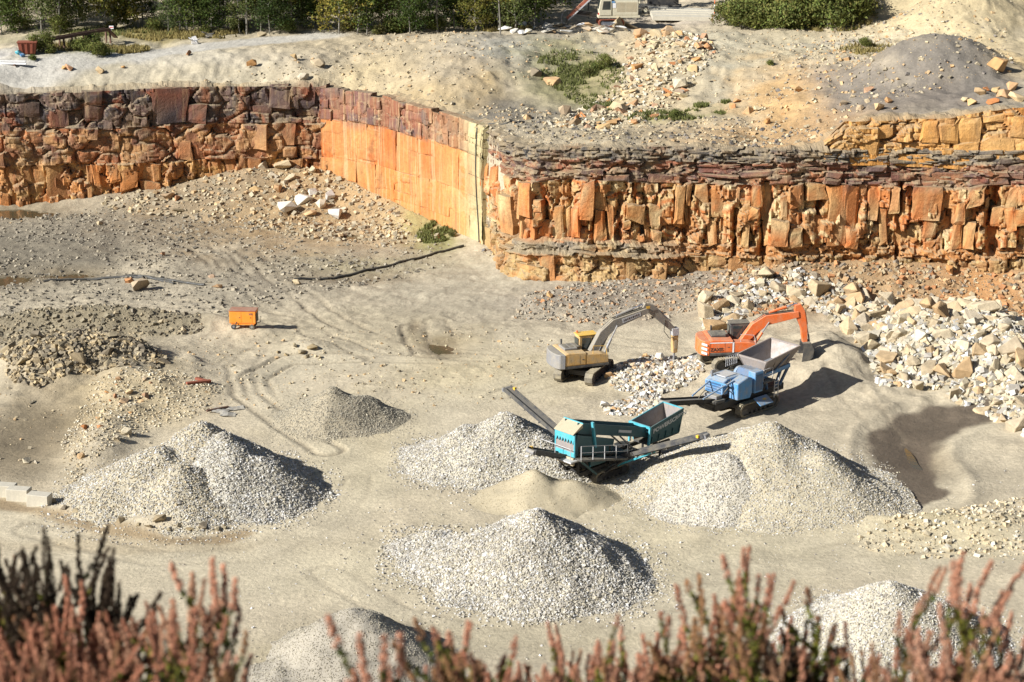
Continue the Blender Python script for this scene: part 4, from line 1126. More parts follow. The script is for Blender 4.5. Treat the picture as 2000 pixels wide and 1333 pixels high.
# talus and scattered debris, too many to count
def debris(name, poly, z, n, rs, pal, label, pw=1.6, dens=None):
    P = poly_pts(poly, z)
    x, y = sample_poly(P, n)
    if z < 10:
        k = y < cliff_y(x) - 0.3; x, y = x[k], y[k]
    if dens:
        k = RNG.uniform(0, 1, len(x)) < np.clip(0.5 + dens * fbm(x * 0.18, y * 0.18, 3, 77), 0.05, 1); x, y = x[k], y[k]
    r = rs[0] + (rs[1] - rs[0]) * RNG.uniform(0, 1, len(x)) ** (pw * 2)
    return stones(name, np.stack([x, y, gzs(x, y)], 1), r, pal, label=label, cat='debris')
MIXED = [(200, 184, 150), (184, 168, 136), (212, 192, 150), (170, 156, 128), (208, 174, 124)]
debris('rubble', [(190, 385), (270, 350), (420, 300), (640, 290), (700, 330), (760, 400), (860, 440), (760, 450), (600, 440), (400, 400), (250, 395)], 1.5, 6500, (0.05, 0.34), MIXED, 'loose talus rubble sloping below the back cliff', 2.2)
debris('rubble', [(-20, 420), (300, 410), (560, 440), (860, 460), (900, 520), (700, 560), (400, 640), (-20, 660)], 0, 15000, (0.04, 0.22), [(172, 161, 138), (152, 141, 120), (184, 171, 144), (134, 125, 108)], 'stony litter over the back of the quarry floor', 2.4, 0.9)
debris('rubble', [(1020, 570), (1200, 545), (1420, 520), (1560, 520), (1420, 590), (1200, 620), (1000, 610)], 0.6, 4500, (0.03, 0.22), [(180, 168, 146), (160, 150, 132), (190, 172, 142), (196, 156, 112), (178, 166, 144)], 'grey and orange scree at the foot of the jointed cliff', 2.4)
debris('rubble', [(1350, 545), (1480, 470), (1680, 470), (2020, 480), (2020, 610), (1740, 605), (1560, 575), (1400, 590)], 2.0, 9000, (0.05, 0.32), [(184, 152, 108), (166, 146, 116), (198, 160, 110), (150, 136, 116), (204, 142, 86), (206, 184, 142)], 'tan scree slope between the jointed cliff and the boulder field', 2.0)
debris('rubble', [(-20, 660), (500, 640), (1000, 640), (1180, 700), (1000, 780), (700, 830), (500, 800), (-20, 900)], 0, 2600, (0.04, 0.16), MIXED, 'small stones strewn about the middle of the quarry floor', 2.4, 1.0)
debris('rubble', [(300, 1060), (700, 900), (1250, 960), (1600, 1000), (2020, 900), (2020, 1333), (300, 1333)], 0, 3600, (0.025, 0.09), PALE, 'small pale stones strewn over the haul road area', 2.0, 1.0)
debris('rubble', [(1650, 1060), (1760, 1010), (1900, 985), (2020, 960), (2020, 1080), (1800, 1085)], 0.2, 900, (0.05, 0.22), WARM, 'yellow stony bank at the edge of the haul road', 2.0)
debris('rubble', [(1430, 250), (1560, 110), (1720, 90), (1960, 110), (1980, 200), (1700, 230), (1620, 285), (1440, 285)], 14.3, 3600, (0.04, 0.26), MIXED + [(214, 170, 112), (150, 140, 128)], 'stony litter on the ochre slope and dark mound', 2.4)
debris('rubble', [(-20, 185), (300, 158), (620, 130), (850, 80), (960, 130), (1000, 240), (900, 210), (640, 168), (300, 172)], 13.2, 3800, (0.03, 0.2), MIXED, 'stony litter on the rim slope above the back cliff', 2.4)
debris('rubble', [(940, 250), (1000, 200), (1100, 220), (1300, 220), (1500, 250), (1640, 285), (1300, 285), (1000, 278)], 12.4, 3200, (0.04, 0.22), MIXED + [(130, 122, 112), (120, 114, 108)], 'grey stony litter on the flat above the jointed cliff', 2.4)
debris('rubble', [(960, 100), (1100, 75), (1300, 70), (1600, 65), (1980, 75), (1700, 110), (1450, 190), (1350, 130), (1200, 110), (1000, 130)], 15.3, 2400, (0.04, 0.2), MIXED, 'stony litter on the grey ridge above the cliff', 2.4)

debris('rubble', [(-20, 650), (60, 630), (200, 625), (390, 632), (400, 655), (200, 668), (-20, 680)], 0, 1800, (0.05, 0.24), [(160, 148, 120), (140, 128, 104), (184, 166, 130)], 'broken dirt clods on the low berm behind the brown rubble heap', 1.8)
# ------------------------------------------------------------------ water
def pool(px, py, rx, ry, dz, label, seed):
    e = ell(px, py, 0, rx, ry)
    n = 40
    rnd = random.Random(seed)
    ph = [rnd.uniform(0, 6.28) for _ in range(4)]
    V = [(0, 0, 0)]
    for i in range(n):
        t = 2 * math.pi * i / n
        k = 1 + 0.18 * math.sin(2 * t + ph[0]) + 0.12 * math.sin(3 * t + ph[1]) + 0.08 * math.sin(5 * t + ph[2])
        V.append((math.cos(t) * e[2] * k, math.sin(t) * e[3] * k, 0))
    F = np.array([(0, 1 + i, 1 + (i + 1) % n) for i in range(n)])
    o = link('puddle', np_mesh('puddle', np.array(V), F), M['water'])
    o.location = (e[0], e[1], float(np.median(gzs(np.array([e[0], e[0] + e[2] * .3, e[0] - e[2] * .3]), np.array([e[1], e[1], e[1]])))) + dz)
    tag(o, label, 'puddle', kind='structure')
pool(20, 412, 130, 16, 0.22, 'greenish puddle at the foot of the back cliff', 1)
pool(10, 545, 100, 20, 0.16, 'greenish puddle at the end of the black hoses', 2)
pool(690, 460, 40, 11, 0.14, 'small brown puddle before the sawn wall', 3)
pool(865, 682, 40, 14, 0.05, 'brown puddle in the wheel ruts', 4)
pool(1788, 893, 9, 26, 0.05, 'thin water lying in the dark mud', 5)
pool(150, 536, 70, 9, 0.12, 'narrow greenish pool along the black hoses', 6)

# ------------------------------------------------------------------ machines: mesh builder
class MB:
    def __init__(self):
        self.v = []; self.f = []
    def _add(self, V, F):
        o = len(self.v)
        self.v += [tuple(p) for p in V]; self.f += [tuple(i + o for i in f) for f in F]
        return self
    def box(self, c, s, rot=None):
        Rm = rot or Matrix.Identity(3)
        V = [Vector(c) + Rm @ Vector((sx * s[0] / 2, sy * s[1] / 2, sz * s[2] / 2)) for sx in (-1, 1) for sy in (-1, 1) for sz in (-1, 1)]
        return self._add(V, [(0, 1, 3, 2), (4, 6, 7, 5), (0, 4, 5, 1), (2, 3, 7, 6), (0, 2, 6, 4), (1, 5, 7, 3)])
    def bb(self, x0, x1, y0, y1, z0, z1):
        return self.box(((x0 + x1) / 2, (y0 + y1) / 2, (z0 + z1) / 2), (x1 - x0, y1 - y0, z1 - z0))
    def prism(self, prof, y0, y1):
        """profile in x,z pushed from y0 to y1"""
        n = len(prof)
        V = [(p[0], y0, p[1]) for p in prof] + [(p[0], y1, p[1]) for p in prof]
        F = [tuple(range(n)), tuple(range(2 * n - 1, n - 1, -1))] + [(i, i + n, (i + 1) % n + n, (i + 1) % n) for i in range(n)]
        return self._add(V, F)
    def hexa(self, bot, top):
        V = list(bot) + list(top)
        return self._add(V, [(3, 2, 1, 0), (4, 5, 6, 7), (0, 1, 5, 4), (1, 2, 6, 5), (2, 3, 7, 6), (3, 0, 4, 7)])
    def beam(self, p, q, w, h, up=(0, 0, 1)):
        p, q = Vector(p), Vector(q)
        d = (q - p); L = d.length; d.normalize()
        up = Vector(up)
        if abs(d.dot(up)) > 0.97: up = Vector((1, 0, 0))
        s = d.cross(up).normalized(); u = s.cross(d)
        return self.box((p + q) / 2, (L, w, h), Matrix((d, s, u)).transposed())
    def tube(self, pts, r, n=8):
        pts = [Vector(p) for p in pts]; V = []; F = []
        rs = r if isinstance(r, (list, tuple)) else [r] * len(pts)
        for i, p in enumerate(pts):
            d = (pts[min(i + 1, len(pts) - 1)] - pts[max(i - 1, 0)]).normalized()
            a = Vector((0, 0, 1)) if abs(d.z) < 0.9 else Vector((1, 0, 0))
            s = d.cross(a).normalized(); u = s.cross(d)
            for k in range(n):
                t = 2 * math.pi * k / n
                V.append(p + (s * math.cos(t) + u * math.sin(t)) * rs[i])
        for i in range(len(pts) - 1):
            for k in range(n):
                F.append((i * n + k, i * n + (k + 1) % n, (i + 1) * n + (k + 1) % n, (i + 1) * n + k))
        F.append(tuple(range(n - 1, -1, -1))); F.append(tuple((len(pts) - 1) * n + k for k in range(n)))
        return self._add(V, F)
    def ribbon(self, pts, th, y0, y1):
        """a beam of varying depth following a line in x,z"""
        up, dn = [], []
        for i, p in enumerate(pts):
            a = Vector(pts[max(i - 1, 0)]); b = Vector(pts[min(i + 1, len(pts) - 1)])
            d = (b - a).normalized(); nrm = Vector((-d.y, d.x))
            up.append(Vector(p) + nrm * th[i] / 2); dn.append(Vector(p) - nrm * th[i] / 2)
        n = len(pts)
        V = [(p.x, y0, p.y) for p in up] + [(p.x, y0, p.y) for p in dn] + [(p.x, y1, p.y) for p in up] + [(p.x, y1, p.y) for p in dn]
        F = []
        for i in range(n - 1):
            F += [(i, n + i, n + i + 1, i + 1), (2 * n + i, 2 * n + i + 1, 3 * n + i + 1, 3 * n + i), (i, i + 1, 2 * n + i + 1, 2 * n + i), (n + i, 3 * n + i, 3 * n + i + 1, n + i + 1)]
        F += [(0, 2 * n, 3 * n, n), (n - 1, 2 * n - 1, 4 * n - 1, 3 * n - 1)]
        return self._add(V, F)
    def build(self, name, mat, parent, bevel=0.0):
        me = bpy.data.meshes.new(name)
        me.from_pydata(self.v, [], self.f)
        bm = bmesh.new(); bm.from_mesh(me)
        bmesh.ops.recalc_face_normals(bm, faces=bm.faces)
        if bevel:
            bmesh.ops.bevel(bm, geom=[e for e in bm.edges if len(e.link_faces) == 2 and e.calc_face_angle(0) > 0.5], offset=bevel, segments=1, affect='EDGES')
        bm.to_mesh(me); bm.free()
        return link(name, me, M[mat] if isinstance(mat, str) else mat, parent)

def text_mesh(body, size, mat, parent, loc, xdir, updir, name='lettering', depth=0.004):
    cu = bpy.data.curves.new('t', 'FONT'); cu.body = body; cu.size = size; cu.extrude = depth; cu.align_x = 'LEFT'
    cu.resolution_u = 3; cu.offset = 0.03 * size
    t = bpy.data.objects.new('t', cu)
    COL.objects.link(t)
    dg = bpy.context.evaluated_depsgraph_get()
    me = bpy.data.meshes.new_from_object(t.evaluated_get(dg))
    me.materials.clear()
    bpy.data.objects.remove(t); bpy.data.curves.remove(cu)
    o = link(name, me, M[mat], parent)
    x = Vector(xdir).normalized(); u = Vector(updir); u = (u - x * u.dot(x)).normalized(); z = x.cross(u)
    Mx = Matrix((x, u, z)).transposed().to_4x4(); Mx.translation = Vector(loc)
    o.matrix_local = Mx
    return o

def stadium(L, h, n=9, teeth=0.035, pitch=0.2):
    """outline of a crawler belt seen from the side with grouser ridges"""
    r = h / 2; pts = []
    xs = L / 2 - r
    k = int(2 * xs / pitch)
    for i in range(k + 1):
        x = -xs + 2 * xs * i / k
        pts.append((x, h)); pts.append((x + 0.05, h + teeth)); pts.append((x + 0.09, h + teeth)); pts.append((x + 0.12, h))
    for i in range(n):
        t = math.pi / 2 - math.pi * (i + 0.5) / n
        rr_ = r + (teeth if i % 2 else 0)
        pts.append((xs + 0.06 + rr_ * math.cos(t), r + rr_ * math.sin(t)))
    for i in range(k + 1):
        x = xs - 2 * xs * i / k
        pts.append((x, 0)); pts.append((x - 0.05, -0.0))
    for i in range(n):
        t = -math.pi / 2 - math.pi * (i + 0.5) / n
        rr_ = r + (teeth if i % 2 else 0)
        pts.append((-xs + rr_ * math.cos(t), r + rr_ * math.sin(t)))
    return pts

def crawler(root, y, L, h, w, belt='track', frame='black'):
    # belt ring
    out = stadium(L, h)
    b = MB()
    n = len(out)
    inn = [(p[0] * (1 - 0.16 / L * 2), h / 2 + (p[1] - h / 2) * 0.80) for p in out]
    V = [(p[0], y - w / 2, p[1]) for p in out] + [(p[0], y + w / 2, p[1]) for p in out] + [(p[0], y - w / 2, p[1]) for p in inn] + [(p[0], y + w / 2, p[1]) for p in inn]
    F = []
    for i in range(n):
        j = (i + 1) % n
        F += [(i, j, n + j, n + i), (2 * n + i, 3 * n + i, 3 * n + j, 2 * n + j), (i, 2 * n + i, 2 * n + j, j), (n + i, n + j, 3 * n + j, 3 * n + i)]
    b._add(V, F)
    t = b.build('track', belt, root)
    MB().bb(-L / 2 + h * .45, L / 2 - h * .45, y - w * .28, y + w * .28, h * .25, h * .72).build('track_frame', frame, t)
    for x in (-L / 2 + h * .52, L / 2 - h * .48):
        MB().tube([(x, y - w * .36, h / 2), (x, y + w * .36, h / 2)], h * .36, 14).build('sprocket', 'dark', t)
    k = 6
    for i in range(k):
        x = -L / 2 + h * .9 + (L - 1.8 * h) * i / (k - 1)
        MB().tube([(x, y - w * .34, h * .22), (x, y + w * .34, h * .22)], h * .13, 10).build('roller', 'dark', t)
    return t

def excavator(name, px, py, track_az, house_az, body, boomc, spec, label, z=None):
    p = on_ground(px, py)
    root = empty(name, p, R(track_az))
    L, h = spec.get('track', (4.5, 0.98))
    for s in (-1, 1): crawler(root, s * 1.25, L, h, 0.6)
    MB().bb(-1.2, 1.2, -1.0, 1.0, 0.42, 0.82).build('car_body', 'black', root, 0.04)
    MB().tube([(0, 0, 0.8), (0, 0, 1.16)], 0.75, 20).build('slew_ring', 'black', root)
    Rz = Matrix.Rotation(R(house_az - track_az), 4, 'Z')
    def part(mb, nm, mat, par=None, bev=0.0):
        o = mb.build(nm, mat, par or root, bev)
        if par is None:
            o.matrix_local = Rz
        return o
    rl = -spec.get('rear', 2.9)
    part(MB().bb(rl + .75, 1.5, -1.38, 1.38, 1.14, 1.36), 'revolving_frame', 'dark', None, 0.03)
    # counterweight: rounded block across the tail
    prof = []
    for i in range(9):
        t = math.pi * (i / 8 - 0.5)
        prof.append((rl + 0.75 - 0.75 * math.cos(t) ** 0.6 if abs(math.cos(t)) > 1e-6 else rl + .75, 1.42 * math.sin(t)))
    cw = MB(); nn = len(prof)
    V = [(a, b, 1.16) for a, b in prof] + [(a + .03, b, 2.28) for a, b in prof]
    cw._add(V, [tuple(range(nn)), tuple(range(2 * nn - 1, nn - 1, -1))] + [(i, i + nn, (i + 1) % nn + nn, (i + 1) % nn) for i in range(nn)])
    cwo = part(cw, 'counterweight', spec.get('cw', body), None, 0.05)
    # engine house and side bodies
    part(MB().prism([(rl + .75, 1.36), (-0.35, 1.36), (-0.35, 2.3), (rl + 1.0, 2.36), (rl + .75, 2.3)], -1.38, 1.38), 'engine_house', body, None, 0.05)
    hood = part(MB().bb(rl + 1.0, -0.75, -0.55, 0.75, 2.34, 2.52), 'engine_hood', spec.get('hood', body), None, 0.04)
    for i in range(3):
        MB().bb(rl + 1.15 + i * .42, rl + 1.45 + i * .42, -0.4, 0.6, 2.52, 2.535).build('vent', 'dark', hood)
    part(MB().prism([(-0.35, 1.36), (1.45, 1.36), (1.45, 1.95), (0.9, 2.12), (-0.35, 2.18)], -1.38, -0.55), 'tool_box', spec.get('box', body), None, 0.05)
    sd = part(MB().bb(rl + .95, -0.45, -1.395, -1.375, 1.45, 2.18), 'side_door', body, None)
    MB().bb(rl + 1.9, rl + 1.92, -1.402, -1.39, 1.47, 2.16).build('door_seam', 'dark', sd)
    MB().bb(rl + 2.1, rl + 2.25, -1.41, -1.39, 1.78, 1.83).build('door_handle', 'dark', sd)
    part(MB().tube([(rl + 1.3, 0.9, 2.36), (rl + 1.3, 0.9, 2.85)], 0.07, 10), 'exhaust', 'dark')
    # cab
    cab = part(MB().prism([(-0.25, 1.36), (1.55, 1.36), (1.62, 1.9), (1.25, 3.02), (-0.2, 3.06)], 0.42, 1.36), 'cab', spec.get('cab', body), None, 0.04)
    MB().prism([(0.0, 2.0), (0.72, 2.0), (0.72, 2.86), (0.0, 2.88)], 0.405, 0.42).build('window', 'glass', cab)
    MB().prism([(0.80, 1.95), (1.5, 1.95), (1.22, 2.86), (0.80, 2.86)], 0.405, 0.42).build('window', 'glass', cab)
    MB().prism([(0.0, 1.9), (1.48, 1.9), (1.2, 2.86), (0.0, 2.88)], 1.36, 1.375).build('window', 'glass', cab)
    MB()._add([(1.63, .5, 1.92), (1.63, 1.28, 1.92), (1.27, 1.28, 2.95), (1.27, .5, 2.95), (1.66, .5, 1.93), (1.66, 1.28, 1.93), (1.30, 1.28, 2.96), (1.30, .5, 2.96)],
              [(0, 1, 2, 3), (4, 7, 6, 5), (0, 4, 5, 1), (1, 5, 6, 2), (2, 6, 7, 3), (3, 7, 4, 0)]).build('windscreen', 'glass', cab)
    MB().bb(-0.275, -0.255, 0.52, 1.26, 2.1, 2.85).build('window', 'glass', cab)
    MB().bb(-0.3, 1.3, 0.38, 1.40, 3.06, 3.12).build('cab_roof', spec.get('roof', body), cab, 0.02)
    if spec.get('beacon'):
        MB().tube([(-0.1, 1.2, 3.12), (-0.1, 1.2, 3.28)], 0.08, 10).build('beacon', 'orange', cab)
    # handrail
    part(MB().tube([(0.2, -1.3, 2.15), (0.2, -1.3, 2.75), (1.2, -1.3, 2.65), (1.35, -1.3, 1.95)], 0.022, 6), 'handrail', spec.get('rail', 'light'))
    for (rx, ry, rz) in ((1.35, -1.45, 2.35), (1.4, 1.5, 2.6)):
        part(MB().box((rx, ry, rz), (0.06, 0.18, 0.3)), 'mirror', 'black')
    # boom, stick, cylinders
    bp, bt = spec['boom'], spec['boom_t']
    boom = part(MB().ribbon(bp, bt, -0.27, 0.27), 'boom', boomc, None, 0.03)
    for s in (-1, 1):
        a, c = Vector((1.35, s * 0.42, 1.5)), Vector((bp[2][0] + .15, s * 0.36, bp[2][1] - .1))
        m = a + (c - a) * 0.58
        cy = part(MB().tube([a, m], 0.105, 10), 'boom_cylinder', spec.get('cyl', boomc))
        MB().tube([m, c], 0.06, 8).build('rod', 'grey', cy)
    a, c = Vector((bp[2][0] + .2, 0, bp[2][1] + .55)), Vector((spec['stick'][0][0] - .05, 0, spec['stick'][0][1] + .05))
    m = a + (c - a) * 0.62
    cy = part(MB().tube([a, m], 0.11, 10), 'stick_cylinder', spec.get('cyl', boomc))
    MB().tube([m, c], 0.06, 8).build('rod', 'chrome', cy)
    part(MB().tube([(p_[0] - .05, .16, p_[1] + t_ / 2 + .05) for p_, t_ in zip(bp, bt)], 0.035, 6), 'hydraulic_hose', 'rubber')
    part(MB().tube([(p_[0] - .05, -.12, p_[1] + t_ / 2 + .05) for p_, t_ in zip(bp, bt)], 0.035, 6), 'hydraulic_hose', 'rubber')
    st = spec['stick']
    stick = part(MB().ribbon(st, spec['stick_t'], -0.2, 0.2), 'stick', spec.get('stickc', boomc), None, 0.025)
    s0, s1 = Vector(st[0]), Vector(st[-1])
    d = (s1 - s0).normalized(); nr = Vector((-d.y, d.x))
    if nr.x < 0: nr = -nr
    a2 = s0 + d * 0.75 + nr * 0.42; b2 = s0 + d * ((s1 - s0).length * .8) + nr * 0.4
    m2 = a2 + (b2 - a2) * .55
    cy = part(MB().tube([(a2.x, 0, a2.y), (m2.x, 0, m2.y)], 0.09, 10), 'tool_cylinder', spec.get('cyl', boomc))
    MB().tube([(m2.x, 0, m2.y), (b2.x, 0, b2.y)], 0.05, 8).build('rod', 'chrome', cy)
    return root, part, boom, cwo, (s1, d, nr, b2)

# yellow excavator with a hydraulic breaker
ye, part, boom, cwo, (s1, d, nr, b2) = excavator('excavator', 1140, 735, 66, 20, 'yellow', 'boomgrey', dict(
    boom=[(0.55, 1.75), (1.5, 3.2), (2.4, 3.95), (5.2, 4.75)], boom_t=[0.5, 0.75, 0.72, 0.42], stick=[(4.8, 5.15), (5.5, 4.75), (7.45, 2.85)], stick_t=[0.42, 0.72, 0.36],
    cw='grey', hood='grey', cab='yellow', roof='brightyel', beacon=True, rail='brightyel', cyl='grey', rear=2.8), None)
tag(ye, 'dusty yellow excavator with a grey boom and hydraulic breaker beside the broken rock', 'excavator')
decal = MB().bb(0, 1.6, 0, 0, 0, 0)
pl = part(MB().ribbon([(3.0, 4.12), (4.5, 4.55)], [0.34, 0.30], -0.283, -0.273), 'name_plate', 'light')
for i in range(9):
    t_ = (i + .5) / 9
    MB().box((3.05 + 1.35 * t_, -0.288, 4.135 + .39 * t_), (0.07 + 0.03 * (i % 2), 0.006, 0.16)).build('lettering', 'darklet', pl)
part(MB().box((5.1, -0.285, 5.0), (0.3, .012, 0.2)), 'warning_plate', 'brightyel')
hx, hzz = s1.x, s1.y
bracket = part(MB().prism([(hx - .28, hzz + .22), (hx + .30, hzz + .25), (hx + .32, hzz - .35), (hx - .22, hzz - .35)], -0.26, 0.26), 'breaker_bracket', 'light', None, 0.02)
br = part(MB().prism([(hx - .20, hzz - .35), (hx + .30, hzz - .35), (hx + .24, hzz - 1.75), (hx - .14, hzz - 1.75)], -0.22, 0.22), 'breaker', 'yellow', None, 0.04)
MB().bb(hx - .05, hx + .15, -0.235, -0.215, hzz - 1.4, hzz - .7).build('breaker_slot', 'dusty', br)
MB().tube([(hx + .05, 0, hzz - 1.7), (hx + .03, 0, hzz - 2.6), (hx + .03, 0, hzz - 2.95)], [0.085, 0.08, 0.03], 10).build('chisel', 'grey', br)
part(MB().tube([(hx - .9, -.2, hzz + 1.0), (hx - .95, -.22, hzz + .1), (hx - .5, -.25, hzz - .5), (hx - .15, -.24, hzz - .45)], 0.03, 6), 'breaker_hose', 'rubber')
MB().bb(0, 0, 0, 0, 0, 0)

# orange excavator with a bucket
oe, part, boom, cwo, (s1, d, nr, b2) = excavator('excavator', 1432, 712, 20, 6, 'orange', 'orange', dict(
    boom=[(0.55, 1.7), (1.55, 2.9), (2.4, 3.45), (4.85, 3.85)], boom_t=[0.5, 0.8, 0.78, 0.46], stick=[(4.75, 4.6), (4.9, 4.05), (5.3, 2.8), (5.45, 1.5)], stick_t=[0.45, 0.80, 0.5, 0.34],
    hood='dark', cab='dark', roof='dark', cyl='orange', rear=2.9, track=(4.6, 1.0)), None)
tag(oe, 'orange excavator with bucket reaching down behind the blue crusher', 'excavator')
part(MB().bb(-2.15, -0.36, -1.402, -1.388, 2.12, 2.19), 'white_stripe', 'white')
part(MB().bb(-0.42, -0.30, -1.402, -1.388, 1.38, 2.19), 'white_stripe', 'white')
t = text_mesh('ZAXIS', 0.36, 'darklet', oe, (0, 0, 0), (1, 0, 0), (0, 0, 1))
t.matrix_local = Matrix.Rotation(R(6 - 20), 4, 'Z') @ (Matrix.Translation((-2.1, -1.41, 1.52)) @ Matrix.Rotation(R(90), 4, 'X'))
for i in range(3):
    zc = 1.35 + i * .33
    part(MB()._add([(-2.72, -1.25, zc), (-2.34, -1.425, zc - .1), (-2.34, -1.425, zc + .07), (-2.72, -1.25, zc + .17), (-2.74, -1.27, zc), (-2.35, -1.445, zc - .1), (-2.35, -1.445, zc + .07), (-2.74, -1.27, zc + .17)],
         [(0, 3, 2, 1), (4, 5, 6, 7), (0, 1, 5, 4), (1, 2, 6, 5), (2, 3, 7, 6), (3, 0, 4, 7)]), 'chevron', 'white')
# bucket: curved shell hanging from the stick end
bx, bz = s1.x, s1.y
shell = [(bx - .25, bz + .15), (bx + .35, bz + .18), (bx + .62, bz - .35), (bx + .55, bz - .95), (bx + .18, bz - 1.35), (bx - .35, bz - 1.42), (bx - .38, bz - 1.34), (bx + .12, bz - 1.24), (bx + .45, bz - .9), (bx + .5, bz - .4), (bx + .25, bz + .0), (bx - .2, bz + .02)]
bk = part(MB().prism(shell, -0.62, 0.62), 'bucket', 'dark', None)
for s in (-1, 1):
    MB().prism([(bx - .2, bz + .1), (bx + .35, bz + .14), (bx + .58, bz - .35), (bx + .5, bz - .95), (bx + .15, bz - 1.28), (bx - .33, bz - 1.36)], s * .62 - .02, s * .62 + .02).build('bucket_side', 'dark', bk)
for i in range(5):
    y_ = -.5 + i * .25
    MB().prism([(bx - .33, bz - 1.32), (bx - .36, bz - 1.44), (bx - .62, bz - 1.42)], y_ - .05, y_ + .05).build('tooth', 'light', bk)
part(MB().tube([(b2.x, 0, b2.y), (bx + .35, 0, bz + .05)], 0.07, 8), 'bucket_link', 'grey')

def conveyor(parent, a, b, w, name='conveyor', depth=0.28, frame='black', belt='belt', rollers=True):
    """trough conveyor from a to b: frame sides, belt, end drums"""
    a, b = Vector(a), Vector(b)
    d = (b - a).normalized(); s = d.cross(Vector((0, 0, 1))).normalized(); u = s.cross(d)
    root = MB().beam(a - u * depth * .5, b - u * depth * .5, w * .8, depth * .5).build(name, frame, parent)
    bt = MB().beam(a + u * 0.02, b + u * 0.02, w * .86, 0.05, u).build('belt', belt, root)
    for k in (-1, 1):
        MB().beam(a + s * k * w * .5 + u * .02, b + s * k * w * .5 + u * .02, 0.07, depth).build('side_rail', frame, root)
    MB().tube([b - s * w * .46 - u * .1, b + s * w * .46 - u * .1], 0.17, 14).build('head_drum', 'grey', root)
    MB().tube([a - s * w * .46 - u * .1, a + s * w * .46 - u * .1], 0.15, 14).build('tail_drum', 'grey', root)
    L = (b - a).length
    n = max(2, int(L / 1.3))
    for i in range(n):
        p_ = a + d * (L * (i + .5) / n) - u * (depth * .9)
        MB().tube([p_ - s * w * .45, p_ + s * w * .45], 0.05, 8).build('return_roller', 'dark', root)
    return root

# blue jaw crusher
p = on_ground(1455, 797)
cr = empty('jaw_crusher', p, R(43))
tag(cr, 'blue tracked jaw crusher with a flared feed hopper', 'crusher')
for s in (-1, 1): crawler(cr, s * 1.1, 4.2, 0.95, 0.5)
MB().bb(-4.2, 3.4, -0.75, 0.75, 0.85, 1.35).build('chassis', 'black', cr, 0.03)
MB().bb(-1.9, 1.8, -1.3, 1.3, 0.55, 0.8).build('axle_beam', 'black', cr)
# hopper: four flared plates
hb = [(0.9, -0.8, 2.6), (3.7, -0.8, 2.8), (3.7, 0.8, 2.8), (0.9, 0.8, 2.6)]
ht = [(0.55, -1.35, 3.6), (4.3, -1.35, 4.05), (4.3, 1.35, 4.05), (0.55, 1.35, 3.6)]
hop = MB().hexa([(0.9, -.8, 2.46), (3.7, -.8, 2.66), (3.7, .8, 2.66), (0.9, .8, 2.46)], hb).build('feeder', 'dkblue', cr)
for i in range(4):
    j = (i + 1) % 4
    q = [Vector(hb[i]), Vector(hb[j]), Vector(ht[j]), Vector(ht[i])]
    nrm = (q[1] - q[0]).cross(q[3] - q[0]).normalized() * 0.05
    MB().hexa([v for v in q], [v + nrm for v in q]).build('hopper_plate', 'hopper', hop)
    MB().beam(q[3], q[2], 0.10, 0.12).build('hopper_rim', 'hopper', hop)
for s in (-1, 1):
    MB().beam((0.8, s * .88, 2.42), (3.8, s * .88, 2.62), 0.14, 0.3).build('hopper_beam', 'blue', cr)
    for x0, x1 in ((1.4, 1.0), (2.3, 2.8), (2.8, 3.6)):
        MB().beam((x0, s * .8, 1.3), (x1, s * .88, 2.5), 0.16, 0.16).build('hopper_leg', 'dkblue', cr)
    MB().beam((2.0, s * .95, 2.6), (3.2, s * 1.28, 3.7), 0.08, 0.08).build('plate_brace', 'dkblue', cr)
MB().prism([(-0.35, 1.35), (1.3, 1.35), (1.5, 2.9), (-0.1, 3.0), (-0.5, 2.2)], -0.72, 0.72).build('jaw_box', 'dkblue', cr, 0.05)
for s in (-1, 1):
    MB().tube([(0.3, s * .78, 2.3), (0.3, s * .98, 2.3)], 0.62, 22).build('flywheel', 'blue', cr)
can = MB().prism([(-3.1, 1.75), (-0.9, 1.75), (-0.9, 2.85), (-2.6, 2.85), (-3.1, 2.6)], -0.45, 1.2).build('engine_canopy', 'blue', cr, 0.05)
for i in range(4):
    MB().bb(-3.13, -3.09, -0.3, 1.05, 1.85 + i * .19, 1.97 + i * .19).build('grille', 'dkblue', can)
MB().bb(-2.4, -1.2, -.1, .9, 2.85, 2.9).build('canopy_lid', 'light', can)
MB().tube([(-2.7, .9, 2.7), (-2.7, .9, 3.25)], 0.08, 10).build('exhaust', 'grey', can)
cb = MB().prism([(-2.5, 1.45), (-1.1, 1.35), (-0.9, 1.7), (-0.9, 2.8), (-1.4, 2.95), (-2.5, 2.65)], -1.35, -0.5).build('fuel_tank', 'blue', cr, 0.05)
cab2 = MB().bb(-0.75, 0.15, -1.45, -0.8, 1.6, 3.15).build('control_cabinet', 'blue', cr, 0.04)
MB().bb(-0.65, 0.05, -1.47, -1.44, 1.75, 2.95).build('cabinet_door', 'dkblue', cab2)
fl = MB().hexa([(-0.9, -1.5, 1.25), (0.5, -1.5, 1.25), (0.5, -2.15, 0.85), (-0.9, -2.15, 0.85)], [(-0.9, -1.5, 1.30), (0.5, -1.5, 1.30), (0.5, -2.15, 0.90), (-0.9, -2.15, 0.90)]).build('side_flap', 'blue', cr)
MB().hexa([(-0.2, -1.7, 1.182), (0.15, -1.7, 1.182), (0.15, -1.85, 1.09), (-0.2, -1.85, 1.09)], [(-0.2, -1.7, 1.188), (0.15, -1.7, 1.188), (0.15, -1.85, 1.096), (-0.2, -1.85, 1.096)]).build('warning_plate', 'brightyel', fl)
con = conveyor(cr, (-1.2, 0, 1.0), (-8.6, 0, 2.45), 0.85, 'product_conveyor')
